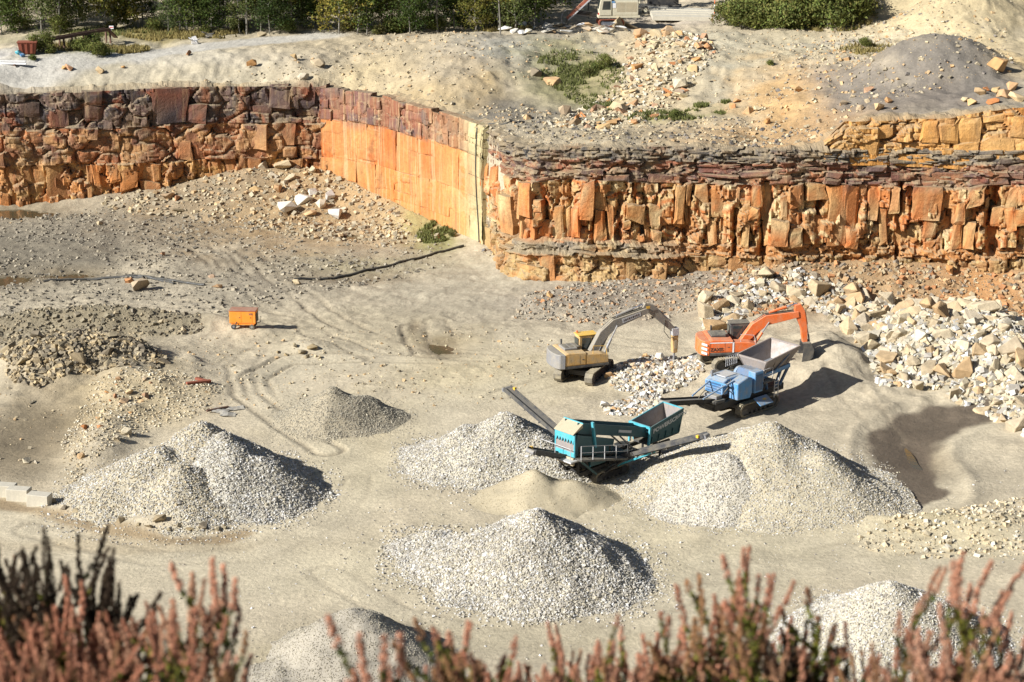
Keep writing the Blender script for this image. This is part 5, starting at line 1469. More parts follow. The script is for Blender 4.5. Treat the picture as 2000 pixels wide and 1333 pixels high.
for s in (-1, 1):
    MB().tube([(-2.9, s * .75, 2.65), (-5.2, s * .5, 2.0)], 0.06, 8).build('hanger', 'blue', cr)
    MB().beam((-3.1, s * .8, 2.6), (-2.3, s * .8, 2.75), 0.1, 0.12).build('hanger_bracket', 'blue', cr)
    MB().beam((-4.0, s * .6, .9), (-5.6, s * .5, 1.75), 0.09, 0.12).build('conveyor_strut', 'black', cr)
MB().beam((-3.1, -.8, 2.62), (-3.1, .9, 2.62), 0.1, 0.12).build('hanger_crossbar', 'blue', cr)
MB().bb(-4.3, -3.2, -.85, .85, 1.4, 1.62).build('overband_magnet', 'dark', cr, 0.04)
for i in range(7):
    MB().tube([(-.8 + i * .2, 1.25, 3.0), (-.8 + i * .2, 1.25, 3.75)], 0.018, 5).build('guard_bar', 'light', cr)
for i in range(4):
    MB().tube([(-.85, 1.25, 3.02 + i * .24), (.45, 1.25, 3.02 + i * .24)], 0.018, 5).build('guard_bar', 'light', cr)
rail = [(0.3, -1.35, 2.2), (0.3, -1.35, 3.1), (1.3, -1.35, 3.1), (1.3, -1.35, 2.2)]
MB().tube(rail, 0.03, 6).build('handrail', 'light', cr)
MB().tube([(0.3, -1.35, 2.65), (1.3, -1.35, 2.65)], 0.025, 6).build('handrail', 'light', cr)
MB().bb(0.2, 1.45, -1.5, -.75, 2.12, 2.2).build('walkway', 'dark', cr)

# teal screening machine
p = on_ground(1172, 928)
KS = 0.87
SCZ = p.z
sc = empty('screening_machine', p, R(43))
sc.scale = (KS, KS, KS)
tag(sc, 'teal tracked screening machine with raised conveyors and an open hopper lettered POWERSCREEN', 'screener')
def loc_(px, py, z):
    """survey point given in the machine's own axes"""
    w = sight(px, py, SCZ + z)
    v = Matrix.Rotation(-R(43), 3, 'Z') @ (w - p)
    return Vector((v.x, v.y, z)) / KS
for s in (-1, 1): crawler(sc, s * 1.05, 3.6, 0.85, 0.45)
for s in (-1, 1):
    MB().beam((-3.0, s * .75, 1.0), (6.8, s * .75, 1.25), 0.18, 0.32).build('chassis_beam', 'black', sc)
for x_ in (-2.6, -.6, 1.6, 3.8, 6.0):
    MB().bb(x_ - .1, x_ + .1, -.75, .75, 0.95, 1.15).build('chassis_crossbar', 'black', sc)
MB().bb(-2.3, .6, -.7, .95, 1.25, 2.3).build('power_pack', 'black', sc, 0.05)
# feed hopper
A0, A1 = 4.3, 8.0
hb = [(A0 + .1, -.75, 1.55), (A1 - .1, -.75, 1.7), (A1 - .1, .75, 1.7), (A0 + .1, .75, 1.55)]
ht = [(A0, -1.05, 2.95), (A1, -1.05, 3.65), (A1, 1.05, 3.65), (A0, 1.05, 2.95)]
hp = MB().hexa([(v[0], v[1], v[2] - .12) for v in hb], hb).build('hopper_floor', 'dark', sc)
for i in (0, 1, 2):
    j = (i + 1) % 4
    q = [Vector(hb[i]), Vector(hb[j]), Vector(ht[j]), Vector(ht[i])]
    nrm = (q[1] - q[0]).cross(q[3] - q[0]).normalized() * 0.06
    MB().hexa(q, [v + nrm for v in q]).build('hopper_plate', 'shadeteal' if i == 0 else 'teal', hp)  # the plate turned from the sun gets its shade from the darker teal
    MB().hexa([v - nrm * .05 for v in q], [v - nrm * .4 for v in q]).build('hopper_lining', 'hopper', hp)
    MB().beam(q[3], q[2], 0.09, 0.09).build('hopper_rim', 'shadeteal' if i == 0 else 'teal', hp)
# lettering on the hopper side
q0, q1, q3 = Vector(hb[0]), Vector(hb[1]), Vector(ht[0])
xd = (Vector(ht[1]) - Vector(ht[0])).normalized(); ud = (q3 - q0).normalized()
nn_ = xd.cross(ud).normalized()
text_mesh('POWERSCREEN', 0.54, 'lettering', sc, Vector(ht[0]) + xd * .35 - ud * .62 + nn_ * .075, xd, ud)
# gate frame at the hopper mouth
for s in (-1, 1):
    MB().beam((A0 - .1, s * 1.0, 1.4), (A0 - .02, s * 1.05, 3.0), 0.14, 0.16).build('gate_post', 'teal', sc)
MB().beam((A0 - .05, -1.05, 2.95), (A0 - .05, 1.05, 2.95), 0.12, 0.2).build('gate_beam', 'teal', sc)
MB().beam((A0 - .05, -1.0, 2.6), (A0 - .05, 1.0, 2.6), 0.08, 0.1).build('gate_beam', 'teal', sc)
# inclined feed conveyor with side plates
fc = conveyor(sc, (7.2, 0, 1.75), (-2.9, 0, 4.5), 1.1, 'feed_conveyor', 0.3, 'shadeteal')
for s in (-1, 1):
    pl_ = MB()._add([(4.5, s * .62, 2.05), (-3.1, s * .62, 4.2), (-3.1, s * .62, 5.05), (4.5, s * .62, 2.85), (4.5, s * .68, 2.05), (-3.1, s * .68, 4.2), (-3.1, s * .68, 5.05), (4.5, s * .68, 2.85)],
                    [(0, 1, 2, 3), (4, 7, 6, 5), (0, 4, 5, 1), (1, 5, 6, 2), (2, 6, 7, 3), (3, 7, 4, 0)]).build('side_plate', 'shadeteal', fc)
MB().beam((2.6, -.70, 2.98), (1.2, -.70, 3.38), 0.01, 0.20).build('name_plate', 'lettering', fc)
# screen box
sb = MB().prism([(-3.7, 3.2), (0.2, 2.4), (0.5, 3.5), (-3.4, 4.75)], -.95, -.88).build('screen_box', 'shadeteal', sc)
MB().prism([(-3.7, 3.2), (0.2, 2.4), (0.5, 3.5), (-3.4, 4.75)], .88, .95).build('box_side', 'shadeteal', sb)
MB().prism([(-3.6, 4.0), (0.3, 3.1), (0.3, 3.18), (-3.6, 4.08)], -.88, .88).build('screen_deck', 'hopper', sb)
MB().prism([(-3.65, 3.4), (0.2, 2.55), (0.2, 2.63), (-3.65, 3.48)], -.88, .88).build('screen_deck', 'hopper', sb)
MB().bb(-3.78, -3.66, -1.0, 1.0, 4.35, 4.85).build('end_plate', 'teal', sb, 0.02)
for i in range(7):
    y_ = -.86 + i * .287
    MB()._add([(-3.8, y_ - .11, 4.4), (-3.8, y_ + .11, 4.4), (-3.8, y_, 4.08), (-3.7, y_ - .11, 4.4), (-3.7, y_ + .11, 4.4), (-3.7, y_, 4.08)], [(0, 1, 2), (3, 5, 4), (0, 3, 4, 1), (1, 4, 5, 2), (2, 5, 3, 0)]).build('tooth', 'teal', sb)
MB().bb(-3.8, -3.7, -1.0, 1.0, 3.1, 3.45).build('end_plate', 'teal', sb, 0.02)
MB().bb(-3.74, -3.68, -.95, .95, 3.45, 4.1).build('mesh_end', 'hopper', sb)
for s in (-1, 1):
    MB().beam((-3.7, s * .98, 3.1), (-3.7, s * .98, 4.85), 0.1, 0.14).build('corner_post', 'teal', sb)
    MB().beam((-3.3, s * .9, 1.2), (-3.2, s * .9, 3.3), 0.16, 0.16).build('box_leg', 'black', sc)
    MB().beam((0.0, s * .9, 1.1), (0.0, s * .9, 2.6), 0.16, 0.16).build('box_leg', 'black', sc)
MB().hexa([(-3.9, -1.0, 4.86), (-2.9, -1.0, 5.2), (-2.9, 1.0, 5.2), (-3.9, 1.0, 4.86)], [(-3.9, -1.0, 4.9), (-2.9, -1.0, 5.5), (-2.9, 1.0, 5.5), (-3.9, 1.0, 4.9)]).build('feed_chute', 'dusty', sb)
MB().beam((-2.88, -1.0, 5.5), (-2.88, 1.0, 5.5), 0.06, 0.14).build('chute_lip', 'teal', sb)
MB().beam((-1.6, -1.0, 2.9), (-1.9, -1.0, 4.9), 0.22, 0.14).build('spring_post', 'teal', sc)
sb.location.z = -0.5
# walkways
wk = MB().bb(-4.5, -3.7, -1.4, 1.9, 2.4, 2.5).build('rear_walkway', 'light', sc)
MB().bb(-4.0, -3.8, -1.1, 0.6, 2.0, 2.6).build('control_box', 'dusty', sc, 0.04)
sw = MB()._add([(-4.0, -1.35, 2.6), (1.0, -1.35, 1.5), (1.0, -2.0, 1.5), (-4.0, -2.0, 2.6), (-4.0, -1.35, 2.75), (1.0, -1.35, 1.65), (1.0, -2.0, 1.65), (-4.0, -2.0, 2.75)],
               [(0, 1, 2, 3), (4, 7, 6, 5), (0, 4, 5, 1), (1, 5, 6, 2), (2, 6, 7, 3), (3, 7, 4, 0)]).build('side_walkway', 'dark', sc)
for i in range(5):
    x_ = -4.0 + i * 1.22; z_ = 2.75 - 1.1 * (i * 1.22) / 5.0
    MB().tube([(x_, -1.95, z_), (x_, -1.95, z_ + 1.05)], 0.032, 6).build('railing_post', 'light', sw)
for k_ in (0.55, 1.05):
    MB().tube([(-4.0, -1.95, 2.75 + k_), (0.88, -1.95, 1.67 + k_)], 0.022, 6).build('railing', 'light', sw)
for y_ in (-1.3, 0.3, 1.8):
    MB().tube([(-4.45, y_, 2.5), (-4.45, y_, 3.5)], 0.028, 6).build('railing_post', 'light', wk)
MB().tube([(-4.45, -1.3, 3.5), (-4.45, 1.8, 3.5)], 0.022, 6).build('railing', 'light', wk)
# side and tail conveyors, surveyed at their ends
def tip_conveyor(a, tip, w, nm, brace=None):
    c_ = conveyor(sc, a, tip, w, nm, 0.3, 'dark')
    MB().box(Vector(tip) + (Vector(a) - Vector(tip)).normalized() * .45 + Vector((0, 0, .12)) + (Vector(tip) - Vector(a)).cross(Vector((0, 0, 1))).normalized() * w * .56, (0.2, 0.2, 0.2)).build('warning_plate', 'brightyel', c_)
    return c_
tip_conveyor((-3.2, .6, 3.6), loc_(990, 758, 5.3), 0.75, 'oversize_conveyor')
tip_conveyor((-0.6, 0, 1.35), loc_(1038, 880, 3.1), 0.9, 'tail_conveyor')
rc_tip = loc_(1378, 850, 3.9)
tip_conveyor((0.9, -.7, 1.35), rc_tip, 0.75, 'side_conveyor')
mid = Vector((0.9, -.7, 1.35)).lerp(rc_tip, .45)
MB().beam((0.6, -1.2, .95), mid + Vector((0, 0, -.3)), 0.12, 0.14).build('conveyor_brace', 'teal', sc)
MB().beam((-1.6, -1.2, .8), (-3.8, -1.5, 2.6), 0.12, 0.14).build('walkway_brace', 'shadeteal', sc)
MB().beam((-1.4, -1.2, .5), (0.8, -1.7, 1.5), 0.12, 0.14).build('walkway_brace', 'black', sc)
for s in (-1, 1):
    mid2 = Vector((-0.6, 0, 1.35)).lerp(loc_(1038, 880, 3.1), .6)
    MB().beam((-2.8, s * .7, 1.0), mid2 + Vector((0, s * .3, -.2)), 0.08, 0.1).build('tail_brace', 'black', sc)

# fittings on the crusher and the screener
for (a_, b_2, c_, d_) in [((-2.6, -.55, 2.7), (-2.9, -.9, 2.2), (-2.4, -1.0, 1.7), (-1.6, -.9, 1.4)), ((-2.3, -.5, 2.75), (-2.8, -.75, 2.4), (-3.2, -.6, 1.9), (-3.6, -.4, 1.65)), ((.3, -.8, 2.9), (.6, -1.15, 2.4), (.7, -1.2, 1.8), (.4, -1.1, 1.4)), ((1.2, .9, 2.5), (.6, 1.2, 2.9), (-.2, 1.25, 2.9), (-.9, 1.1, 2.8)), ((-3.3, .3, 1.7), (-3.8, .5, 2.1), (-4.3, .4, 2.0), (-4.8, .3, 1.7))]:
    MB().tube([a_, b_2, c_, d_], 0.035, 6).build('hydraulic_hose', 'rubber', cr)
for k_ in range(5):
    MB().bb(1.5, 1.95, -1.42, -1.38, .95 + k_ * .25, 1.0 + k_ * .25).build('ladder_rung', 'light', cr)
for x_ in (1.5, 1.93):
    MB().bb(x_ - .02, x_ + .02, -1.43, -1.37, .8, 2.2).build('ladder_rail', 'light', cr)
conveyor(cr, (.8, .9, 1.1), (.2, 3.2, 2.0), .5, 'dirt_conveyor', .2)
MB().bb(-3.9, -3.3, -.6, .6, 1.62, 1.9).build('magnet_motor', 'grey', cr, .04)
MB().tube([(-3.0, -.2, 1.5), (-3.0, .6, 1.5)], .22, 14).build('radiator_fan', 'dark', cr)
for k_ in range(4):
    MB().beam((1.0 + k_ * .75, -.9, 2.5 + k_ * .05), (.85 + k_ * .9, -1.34, 3.62 + k_ * .11), .06, .06).build('hopper_rib', 'hopper', cr)
for k_ in range(5):
    x_ = A0 + .35 + k_ * .78
    MB().beam((x_, -.84, 1.62 + .04 * k_), (x_, -.96, 2.12 + .06 * k_), .07, .05).build('hopper_rib', 'shadeteal', sc)
for (a_, b_2, c_) in [((-2.0, -.8, 2.2), (-1.0, -1.25, 1.9), (.4, -1.1, 1.3)), ((-1.8, -.75, 2.35), (-.6, -1.3, 2.2), (1.2, -.9, 1.6)), ((.6, -.8, 1.3), (2.0, -1.0, 1.0), (3.6, -.9, 1.2)), ((-3.2, -1.0, 3.0), (-2.8, -1.25, 2.2), (-2.2, -1.0, 1.5)), ((-2.3, .9, 2.2), (-3.4, 1.1, 2.6), (-4.2, 1.0, 2.3))]:
    MB().tube([a_, b_2, c_], .035, 6).build('hydraulic_hose', 'rubber', sc)
MB().bb(-2.0, -.4, -.95, -.70, 1.4, 2.15).build('engine_door', 'shadeteal', sc, .02)
MB().bb(.7, 1.6, -.9, .9, 1.25, 1.9).build('hydraulic_tank', 'shadeteal', sc, .04)
for s in (-1, 1):
    MB().tube([(3.2, s * .6, 1.3), (1.4, s * .66, 2.9)], .07, 8).build('lift_ram', 'grey', sc)
    MB().tube([(5.6, s * .9, .1), (5.6, s * .9, 1.5)], .09, 8).build('jack_leg', 'black', sc)
MB().tube([(-.9, .5, 2.3), (-.9, .5, 3.0)], .07, 8).build('exhaust', 'grey', sc)

# orange generator trailer
p = on_ground(477, 640)
ge = empty('generator_trailer', p, R(-4))
tag(ge, 'orange boxy generator on small wheels standing alone on the quarry floor', 'generator')
body = MB().bb(-1.08, 1.08, -.55, .55, 0.48, 1.52).build('body', 'genorange', ge, 0.03)
MB().bb(-1.12, 1.12, -.59, .59, 1.52, 1.58).build('roof', 'redbrown', ge, 0.015)
for x_ in (-.95, -.05):
    MB().bb(x_, x_ + .86, -.565, -.55, .58, 1.42).build('door', 'genorange', body, 0.006)
    MB().bb(x_ + .68, x_ + .78, -.58, -.56, .96, 1.02).build('door_handle', 'black', body)
for i in range(4):
    MB().bb(.55, .85, -.572, -.562, 1.22 + i * .045, 1.245 + i * .045).build('vent', 'dark', body)
MB().bb(1.08, 1.10, -.45, .45, .55, 1.3).build('radiator_grille', 'black', body)
MB().bb(-.95, .95, -.5, .5, .34, .48).build('chassis', 'genorange', ge, 0.02)
MB().tube([(1.05, 0, .4), (1.35, 0, .5), (1.42, 0, 1.0)], 0.035, 8).build('towbar', 'dark', ge)
for x_ in (-.75, .75):
    for y_ in (-.5, .5):
        w_ = MB().tube([(x_, y_ - .08, .21), (x_, y_ + .08, .21)], 0.21, 16).build('wheel', 'rubber', ge)
        MB().tube([(x_, y_ - .09, .21), (x_, y_ + .09, .21)], 0.1, 12).build('rim', 'grey', w_)
MB().tube([(-.5, -.56, .62), (-.52, -.62, .5), (-.6, -.6, .3)], 0.04, 6).build('fuel_hose', 'black', ge)

# drilling rig on the upper ground
p = on_ground(1192, 50, 15.1)
rg = empty('drilling_rig', p, R(184))
tag(rg, 'cream tracked drilling rig with a red brown mast beside the stone slabs', 'drilling rig')
for s in (-1, 1): crawler(rg, s * 1.0, 3.0, 0.85, 0.4, 'rust')
MB().bb(-3.4, 1.6, -1.15, 1.15, 1.0, 1.3).build('chassis', 'cream', rg, 0.03)
eb = MB().bb(-3.2, -.1, -1.15, 1.15, 1.3, 3.0).build('engine_housing', 'cream', rg, 0.06)
for i in range(8):
    MB().bb(-3.0, -1.7, 1.15, 1.17, 1.75 + i * .14, 1.83 + i * .14).build('louvre', 'dusty', eb)
    MB().bb(-1.6, -.6, 1.15, 1.17, 1.75 + i * .14, 1.83 + i * .14).build('louvre', 'dusty', eb)
MB().bb(-.5, -.1, 1.15, 1.18, 2.2, 2.75).build('notice', 'white', eb)
MB().bb(-.4, .0, 1.15, 1.18, 2.78, 3.0).build('blue_panel', 'blue', eb)
cb_ = MB().prism([(0.0, 1.3), (1.45, 1.3), (1.55, 2.1), (1.3, 3.25), (0.0, 3.3)], -.2, 1.2).build('cab', 'cream', rg, 0.05)
MB().prism([(0.15, 2.0), (1.15, 2.0), (1.0, 3.0), (0.15, 3.0)], 1.2, 1.215).build('window', 'glass', cb_)
MB()._add([(1.57, -.1, 2.1), (1.57, 1.1, 2.1), (1.34, 1.1, 3.15), (1.34, -.1, 3.15), (1.60, -.1, 2.1), (1.60, 1.1, 2.1), (1.37, 1.1, 3.15), (1.37, -.1, 3.15)],
          [(0, 1, 2, 3), (4, 7, 6, 5), (0, 4, 5, 1), (1, 5, 6, 2), (2, 6, 7, 3), (3, 7, 4, 0)]).build('windscreen', 'glass', cb_)
MB().bb(1.45, 1.6, .9, 1.1, 1.4, 1.6).build('lamp', 'red', cb_)
MB().beam((1.2, -.4, 1.2), (4.2, -.2, 1.6), 0.4, 0.42).build('boom', 'black', rg, 0.03)
MB().beam((2.0, -.4, 1.0), (4.0, -.2, 1.3), 0.14, 0.14).build('boom_cylinder', 'grey', rg)
ms = MB().beam((5.2, 0, 0.9), (0.6, 0.0, 5.2), 0.36, 0.34).build('feed_mast', 'redbrown', rg)
MB().beam((5.1, .3, 0.7), (0.4, .3, 5.0), 0.12, 0.14).build('mast_rail', 'light', ms)
MB().beam((5.2, .0, 0.55), (2.4, .0, 3.1), 0.12, 0.12).build('drill_rod', 'dark', ms)
MB().tube([(5.3, .2, 1.9), (5.75, .25, 1.6), (5.95, .3, 1.0), (5.75, .2, .3)], 0.09, 8).build('dust_hose', 'grey', rg)
MB().beam((4.9, 0, 1.6), (5.35, 0, .1), 0.32, 0.3).build('drill_head', 'dark', rg, 0.03)
MB().bb(5.05, 5.6, -.3, .3, 0.02, .22).build('dust_hood', 'dark', rg, 0.03)
# trailer parked behind the rig
p = on_ground(1285, 26, 15.1)
tr = empty('site_trailer', p, R(176))
tag(tr, 'dark low trailer with wheels and pipework parked behind the drilling rig', 'trailer')
MB().bb(-3.0, 2.6, -1.0, 1.0, .8, 1.1).build('bed', 'dark', tr, .03)
MB().bb(-2.6, 1.4, -.9, .9, 1.1, 2.6).build('load_box', 'black', tr, .06)
for x_ in (-2.0, -.9, 1.6):
    for y_ in (-.95, .95):
        w_ = MB().tube([(x_, y_ - .14, .48), (x_, y_ + .14, .48)], .48, 18).build('wheel', 'rubber', tr)
        MB().tube([(x_, y_ - .15, .48), (x_, y_ + .15, .48)], .24, 12).build('rim', 'cream', w_)
MB().beam((2.5, 0, .95), (4.2, 0, .7), .16, .16).build('drawbar', 'dark', tr)
MB().tube([(1.6, .8, 1.1), (1.8, .9, 2.0), (2.2, .8, 2.2), (2.4, .7, 1.1)], .09, 8).build('pipe', 'cream', tr)

# ------------------------------------------------------------------ small things
def strewn_tube(name, pts, r, mat, label, cat, z0=0.0, lift=0.6, wave=0.0):
    P = [on_ground(a, b, z0) for a, b in pts]
    Q = []
    for i in range(len(P) - 1):
        for k in range(6):
            q = P[i].lerp(P[i + 1], k / 6)
            q.x += wave * math.sin((i * 6 + k) * .9); q.z = g1(q.x, q.y) + r * lift
            Q.append(q)
    Q.append(P[-1] + Vector((0, 0, r * lift)))
    o0 = Q[0].copy()
    o = MB().tube([q - o0 for q in Q], r, 8).build(name, mat, None)
    o.location = o0
    return tag(o, label, cat)
strewn_tube('hose', [(85, 552), (170, 548), (270, 541), (340, 550), (400, 558)], 0.13, 'pipe', 'thick black hose running from the puddle past the reddish rocks', 'hose')
strewn_tube('hose', [(120, 548), (200, 545), (265, 543), (310, 548), (340, 556)], 0.11, 'pipe', 'thinner black hose lying along the thick one', 'hose', wave=.1)
strewn_tube('hose', [(575, 548), (640, 546), (700, 534), (780, 514), (850, 496), (905, 482)], 0.14, 'pipe', 'long black pipe running to the pale green corner of the sawn wall', 'pipe')
strewn_tube('hose', [(950, 247), (990, 242), (1025, 240)], 0.09, 'pipe', 'thin dark pipe on the flat above the jointed cliff', 'pipe', 12.3)
strewn_tube('hose', [(940, 250), (938, 300), (925, 440), (912, 478)], 0.02, 'pipe', 'x', 'pipe') if False else None
# cable hanging down the corner
top_ = Vector((-3.3, 172.6, 11.9)); q_ = [top_ + Vector((-0.15 * math.sin(i * .4), -0.5 - 0.03 * i, -i)) for i in range(12)]
o = MB().tube([v - q_[0] for v in q_], 0.07, 6).build('hanging_cable', 'pipe', None); o.location = q_[0]
tag(o, 'dark cable hanging down the pale green corner of the sawn wall', 'cable')
# concrete blocks along the road edge
for i, (a, b, az) in enumerate([(-22, 962, -8), (10, 968, -8), (38, 976, -10), (78, 987, -12)]):
    p = on_ground(a, b)
    o = MB().bb(-.72, .72, -.38, .38, -.1, .78).build('concrete_block', 'concrete', None, 0.03)
    o.location = p; o.rotation_euler = (0, R(rr.uniform(-2, 2)), R(az))
    tag(o, 'pale concrete block in the row edging the haul road', 'concrete block', 'concrete blocks along the haul road')
# torn sheets and timbers
for i, (a, b, az, s) in enumerate([(455, 800, 20, 1.6), (430, 806, -25, 1.2), (445, 812, 5, 1.1)]):
    p = on_ground(a, b)
    xs = np.linspace(-s / 2, s / 2, 7); ys = np.linspace(-.35, .35, 5)
    X, Y = np.meshgrid(xs, ys, indexing='ij')
    Z = .12 + .12 * fbm(X * 2 + i * 7, Y * 2, 3, 5)
    top = np.stack([X, Y, Z], -1).reshape(-1, 3); bot = top - np.array([0, 0, .03])
    F = grid_faces(7, 5); F2 = F[:, ::-1] + 35
    me = np_mesh('scrap_sheet', np.concatenate([top, bot]), np.concatenate([F, F2]), None)
    o = link('scrap_sheet', me, M['tarp']); o.location = p; o.rotation_euler = (.1, .05, R(az))
    tag(o, 'crumpled grey sheet lying behind the gravel heaps by the track', 'sheet', 'crumpled sheets by the track')
for i, (a, b, az, L) in enumerate([(388, 750, 30, 1.9), (396, 746, -30, 1.3)]):
    p = on_ground(a, b)
    o = MB().box((0, 0, .14), (L, .3, .16)).build('timber_baulk', 'rust', None, .02); o.location = p; o.rotation_euler = (0, .06, R(az))
    tag(o, 'reddish timber lying crossed with another near the brown rubble', 'timber', 'crossed reddish timbers')
p = on_ground(425, 803)
o = MB().box((0, 0, .16), (1.8, .16, .14)).build('timber_baulk', 'wood', None, .02); o.location = p; o.rotation_euler = (0, .05, R(40))
tag(o, 'dark wooden beam beside the crumpled sheets', 'timber')
# long raised timber track on legs
p0 = on_ground(98, 98, 14.2); p1 = on_ground(212, 84, 14.4)
tb = empty('timber_trestle', p0, math.atan2(p1.y - p0.y, p1.x - p0.x))
tag(tb, 'long dark timber trestle on legs standing in scrub beside the upper road', 'trestle')
Lt = (p1.xy - p0.xy).length
MB().bb(-.2, Lt, -.35, .35, 1.05, 1.2).build('deck', 'wood', tb, .02)
for s in (-1, 1):
    MB().bb(-.2, Lt, s * .36 - .05, s * .36 + .05, 1.0, 1.32).build('side_beam', 'wood', tb)
for i in range(6):
    for s in (-.3, .3):
        MB().bb(Lt * i / 5 - .08, Lt * i / 5 + .08, s - .08, s + .08, -.5, 1.06).build('leg', 'wood', tb)
MB().hexa([(Lt, -.3, 1.05), (Lt + 1.3, -.3, .0), (Lt + 1.3, .3, .0), (Lt, .3, 1.05)], [(Lt, -.3, 1.2), (Lt + 1.3, -.3, .15), (Lt + 1.3, .3, .15), (Lt, .3, 1.2)]).build('ramp', 'wood', tb)
p = on_ground(55, 104, 14.2)
sk = empty('rusty_skip', p, R(8)); tag(sk, 'rusty red steel skip at the end of the timber trestle', 'skip')
b_ = MB().hexa([(-.8, -.6, 0), (.8, -.6, 0), (.8, .6, 0), (-.8, .6, 0)], [(-1.0, -.7, 1.2), (1.0, -.7, 1.2), (1.0, .7, 1.2), (-1.0, .7, 1.2)]).build('tub', 'rust', sk, .02)
MB().bb(-1.06, 1.06, -.76, .76, 1.18, 1.28).build('rim', 'rust', sk)
for x_ in (-.5, 0, .5): MB().beam((x_, -.62, .05), (x_ * 1.2, -.74, 1.2), .1, .05).build('rib', 'rust', sk)
for (a, b, m_, s, l_) in [(36, 108, 'teal', .5, 'teal plastic bag slumped beside the rusty skip'), (44, 112, 'blue', .45, 'blue plastic bag slumped beside the rusty skip')]:
    p = on_ground(a, b, 14.2)
    me = rock_mesh('plastic_bag', int(s * 1000), 26, (1, .8, .7), .08, .2)
    o = link('plastic_bag', me, M[m_]); o.location = p; o.scale = (s * 1.7,) * 3
    tag(o, l_, 'bag')
p = on_ground(8, 126, 13.9)
wb = empty('steel_beam', p, R(-5)); tag(wb, 'long white steel beam lying beside the upper road', 'beam')
MB().bb(-3, 2.4, -.14, .14, .32, .40).build('flange', 'white', wb); MB().bb(-3, 2.4, -.03, .03, .1, .32).build('web', 'white', wb); MB().bb(-3, 2.4, -.14, .14, .02, .10).build('flange', 'white', wb)
for x_ in (-2, 1.2):
    MB().bb(x_ - .1, x_ + .1, -.4, .4, -.1, .05).build('bearer', 'wood', wb)
p = on_ground(219, 78, 14.5)
sg = empty('sign_post', p); tag(sg, 'small white sign on a thin post behind the timber trestle', 'sign')
MB().tube([(0, 0, -.2), (0, 0, 1.6)], .03, 8).build('post', 'grey', sg); MB().bb(-.25, .25, -.03, -.01, 1.25, 1.6).build('board', 'white', sg)
MB().bb(-.2, .2, -.04, -.031, 1.38, 1.48).build('red_band', 'red', sg)
for a, b, m_, l_ in [(408, 75, 'dark', 'dark scrap metal heap on the upper ground before the dry grass'), (375, 86, 'light', 'pale scrap sheets lying on the upper ground before the dry grass')]:
    p = on_ground(a, b, 14.6)
    hp_ = empty('scrap_heap', p, R(10)); tag(hp_, l_, 'scrap')
    for k in range(5):
        MB().box((rr.uniform(-.7, .7), rr.uniform(-.4, .4), .18 + .1 * k), (rr.uniform(.7, 1.4), rr.uniform(.4, .8), .08), Euler((rr.uniform(-.4, .4), rr.uniform(-.5, .5), rr.uniform(0, 3))).to_matrix()).build('scrap_plate', m_, hp_)
# pale concrete yard with orange pole
c0, c1, c2, c3 = [on_ground(a, b, 15.2) for a, b in ((1275, 46), (1400, 38), (1410, 20), (1265, 27))]
zt = max(v.z for v in (c0, c1, c2, c3)) + .1
yd = MB().hexa([(v.x, v.y, zt - .5) for v in (c0, c1, c2, c3)], [(v.x, v.y, zt) for v in (c0, c1, c2, c3)]).build('concrete_yard', 'concrete', None)
tag(yd, 'pale concrete slab yard behind the drilling rig', 'yard', kind='structure')
for k in range(3):
    t0 = .2 + .25 * k
    a_, b_2 = c0.lerp(c3, t0), c1.lerp(c2, t0)
    o = MB().beam((a_.x, a_.y, zt + .05), (b_2.x, b_2.y, zt + .05), .25, .12).build('kerb_strip', 'concrete', yd)
p = on_ground(1395, 42, 15.2)
po = empty('marker_pole', p); tag(po, 'tall orange and white marker pole on a tripod by the bushes', 'pole')
for k in range(8):
    MB().tube([(0, 0, .3 + k * .6), (0, 0, .9 + k * .6)], .06, 8).build('pole_section', 'orange' if k % 2 else 'white', po)
for k in range(3):
    t_ = k * 2.094
    MB().tube([(0, 0, .9), (.7 * math.cos(t_), .7 * math.sin(t_), 0)], .035, 6).build('leg', 'rust', po)

# ------------------------------------------------------------------ trees and scrub
def leaf_cards(P, N, size, seed, cvar=0.45):
    """small four-sided leaf sprays with a fold, one mesh"""
    rng = np.random.default_rng(seed)
    n = len(P)
    d = rng.normal(size=(n, 3)); d /= np.linalg.norm(d, axis=1, keepdims=True)
    a = np.cross(d, rng.normal(size=(n, 3))); a /= np.linalg.norm(a, axis=1, keepdims=True)
    b = np.cross(d, a)
    sz = size * rng.uniform(0.6, 1.3, (n, 1))
    V = np.stack([P - a * sz, P - b * sz * .55 + d * sz * .2, P + a * sz, P + b * sz * .55 + d * sz * .2], 1).reshape(-1, 3)
    F = np.arange(n * 4).reshape(n, 4)
    c = rng.uniform(1 - cvar, 1 + cvar, (n, 1)) * np.array([[1, 1, 1]]) * rng.uniform(.88, 1.12, (n, 3))
    return V, F, np.repeat(np.concatenate([c, np.ones((n, 1))], 1), 4, 0)

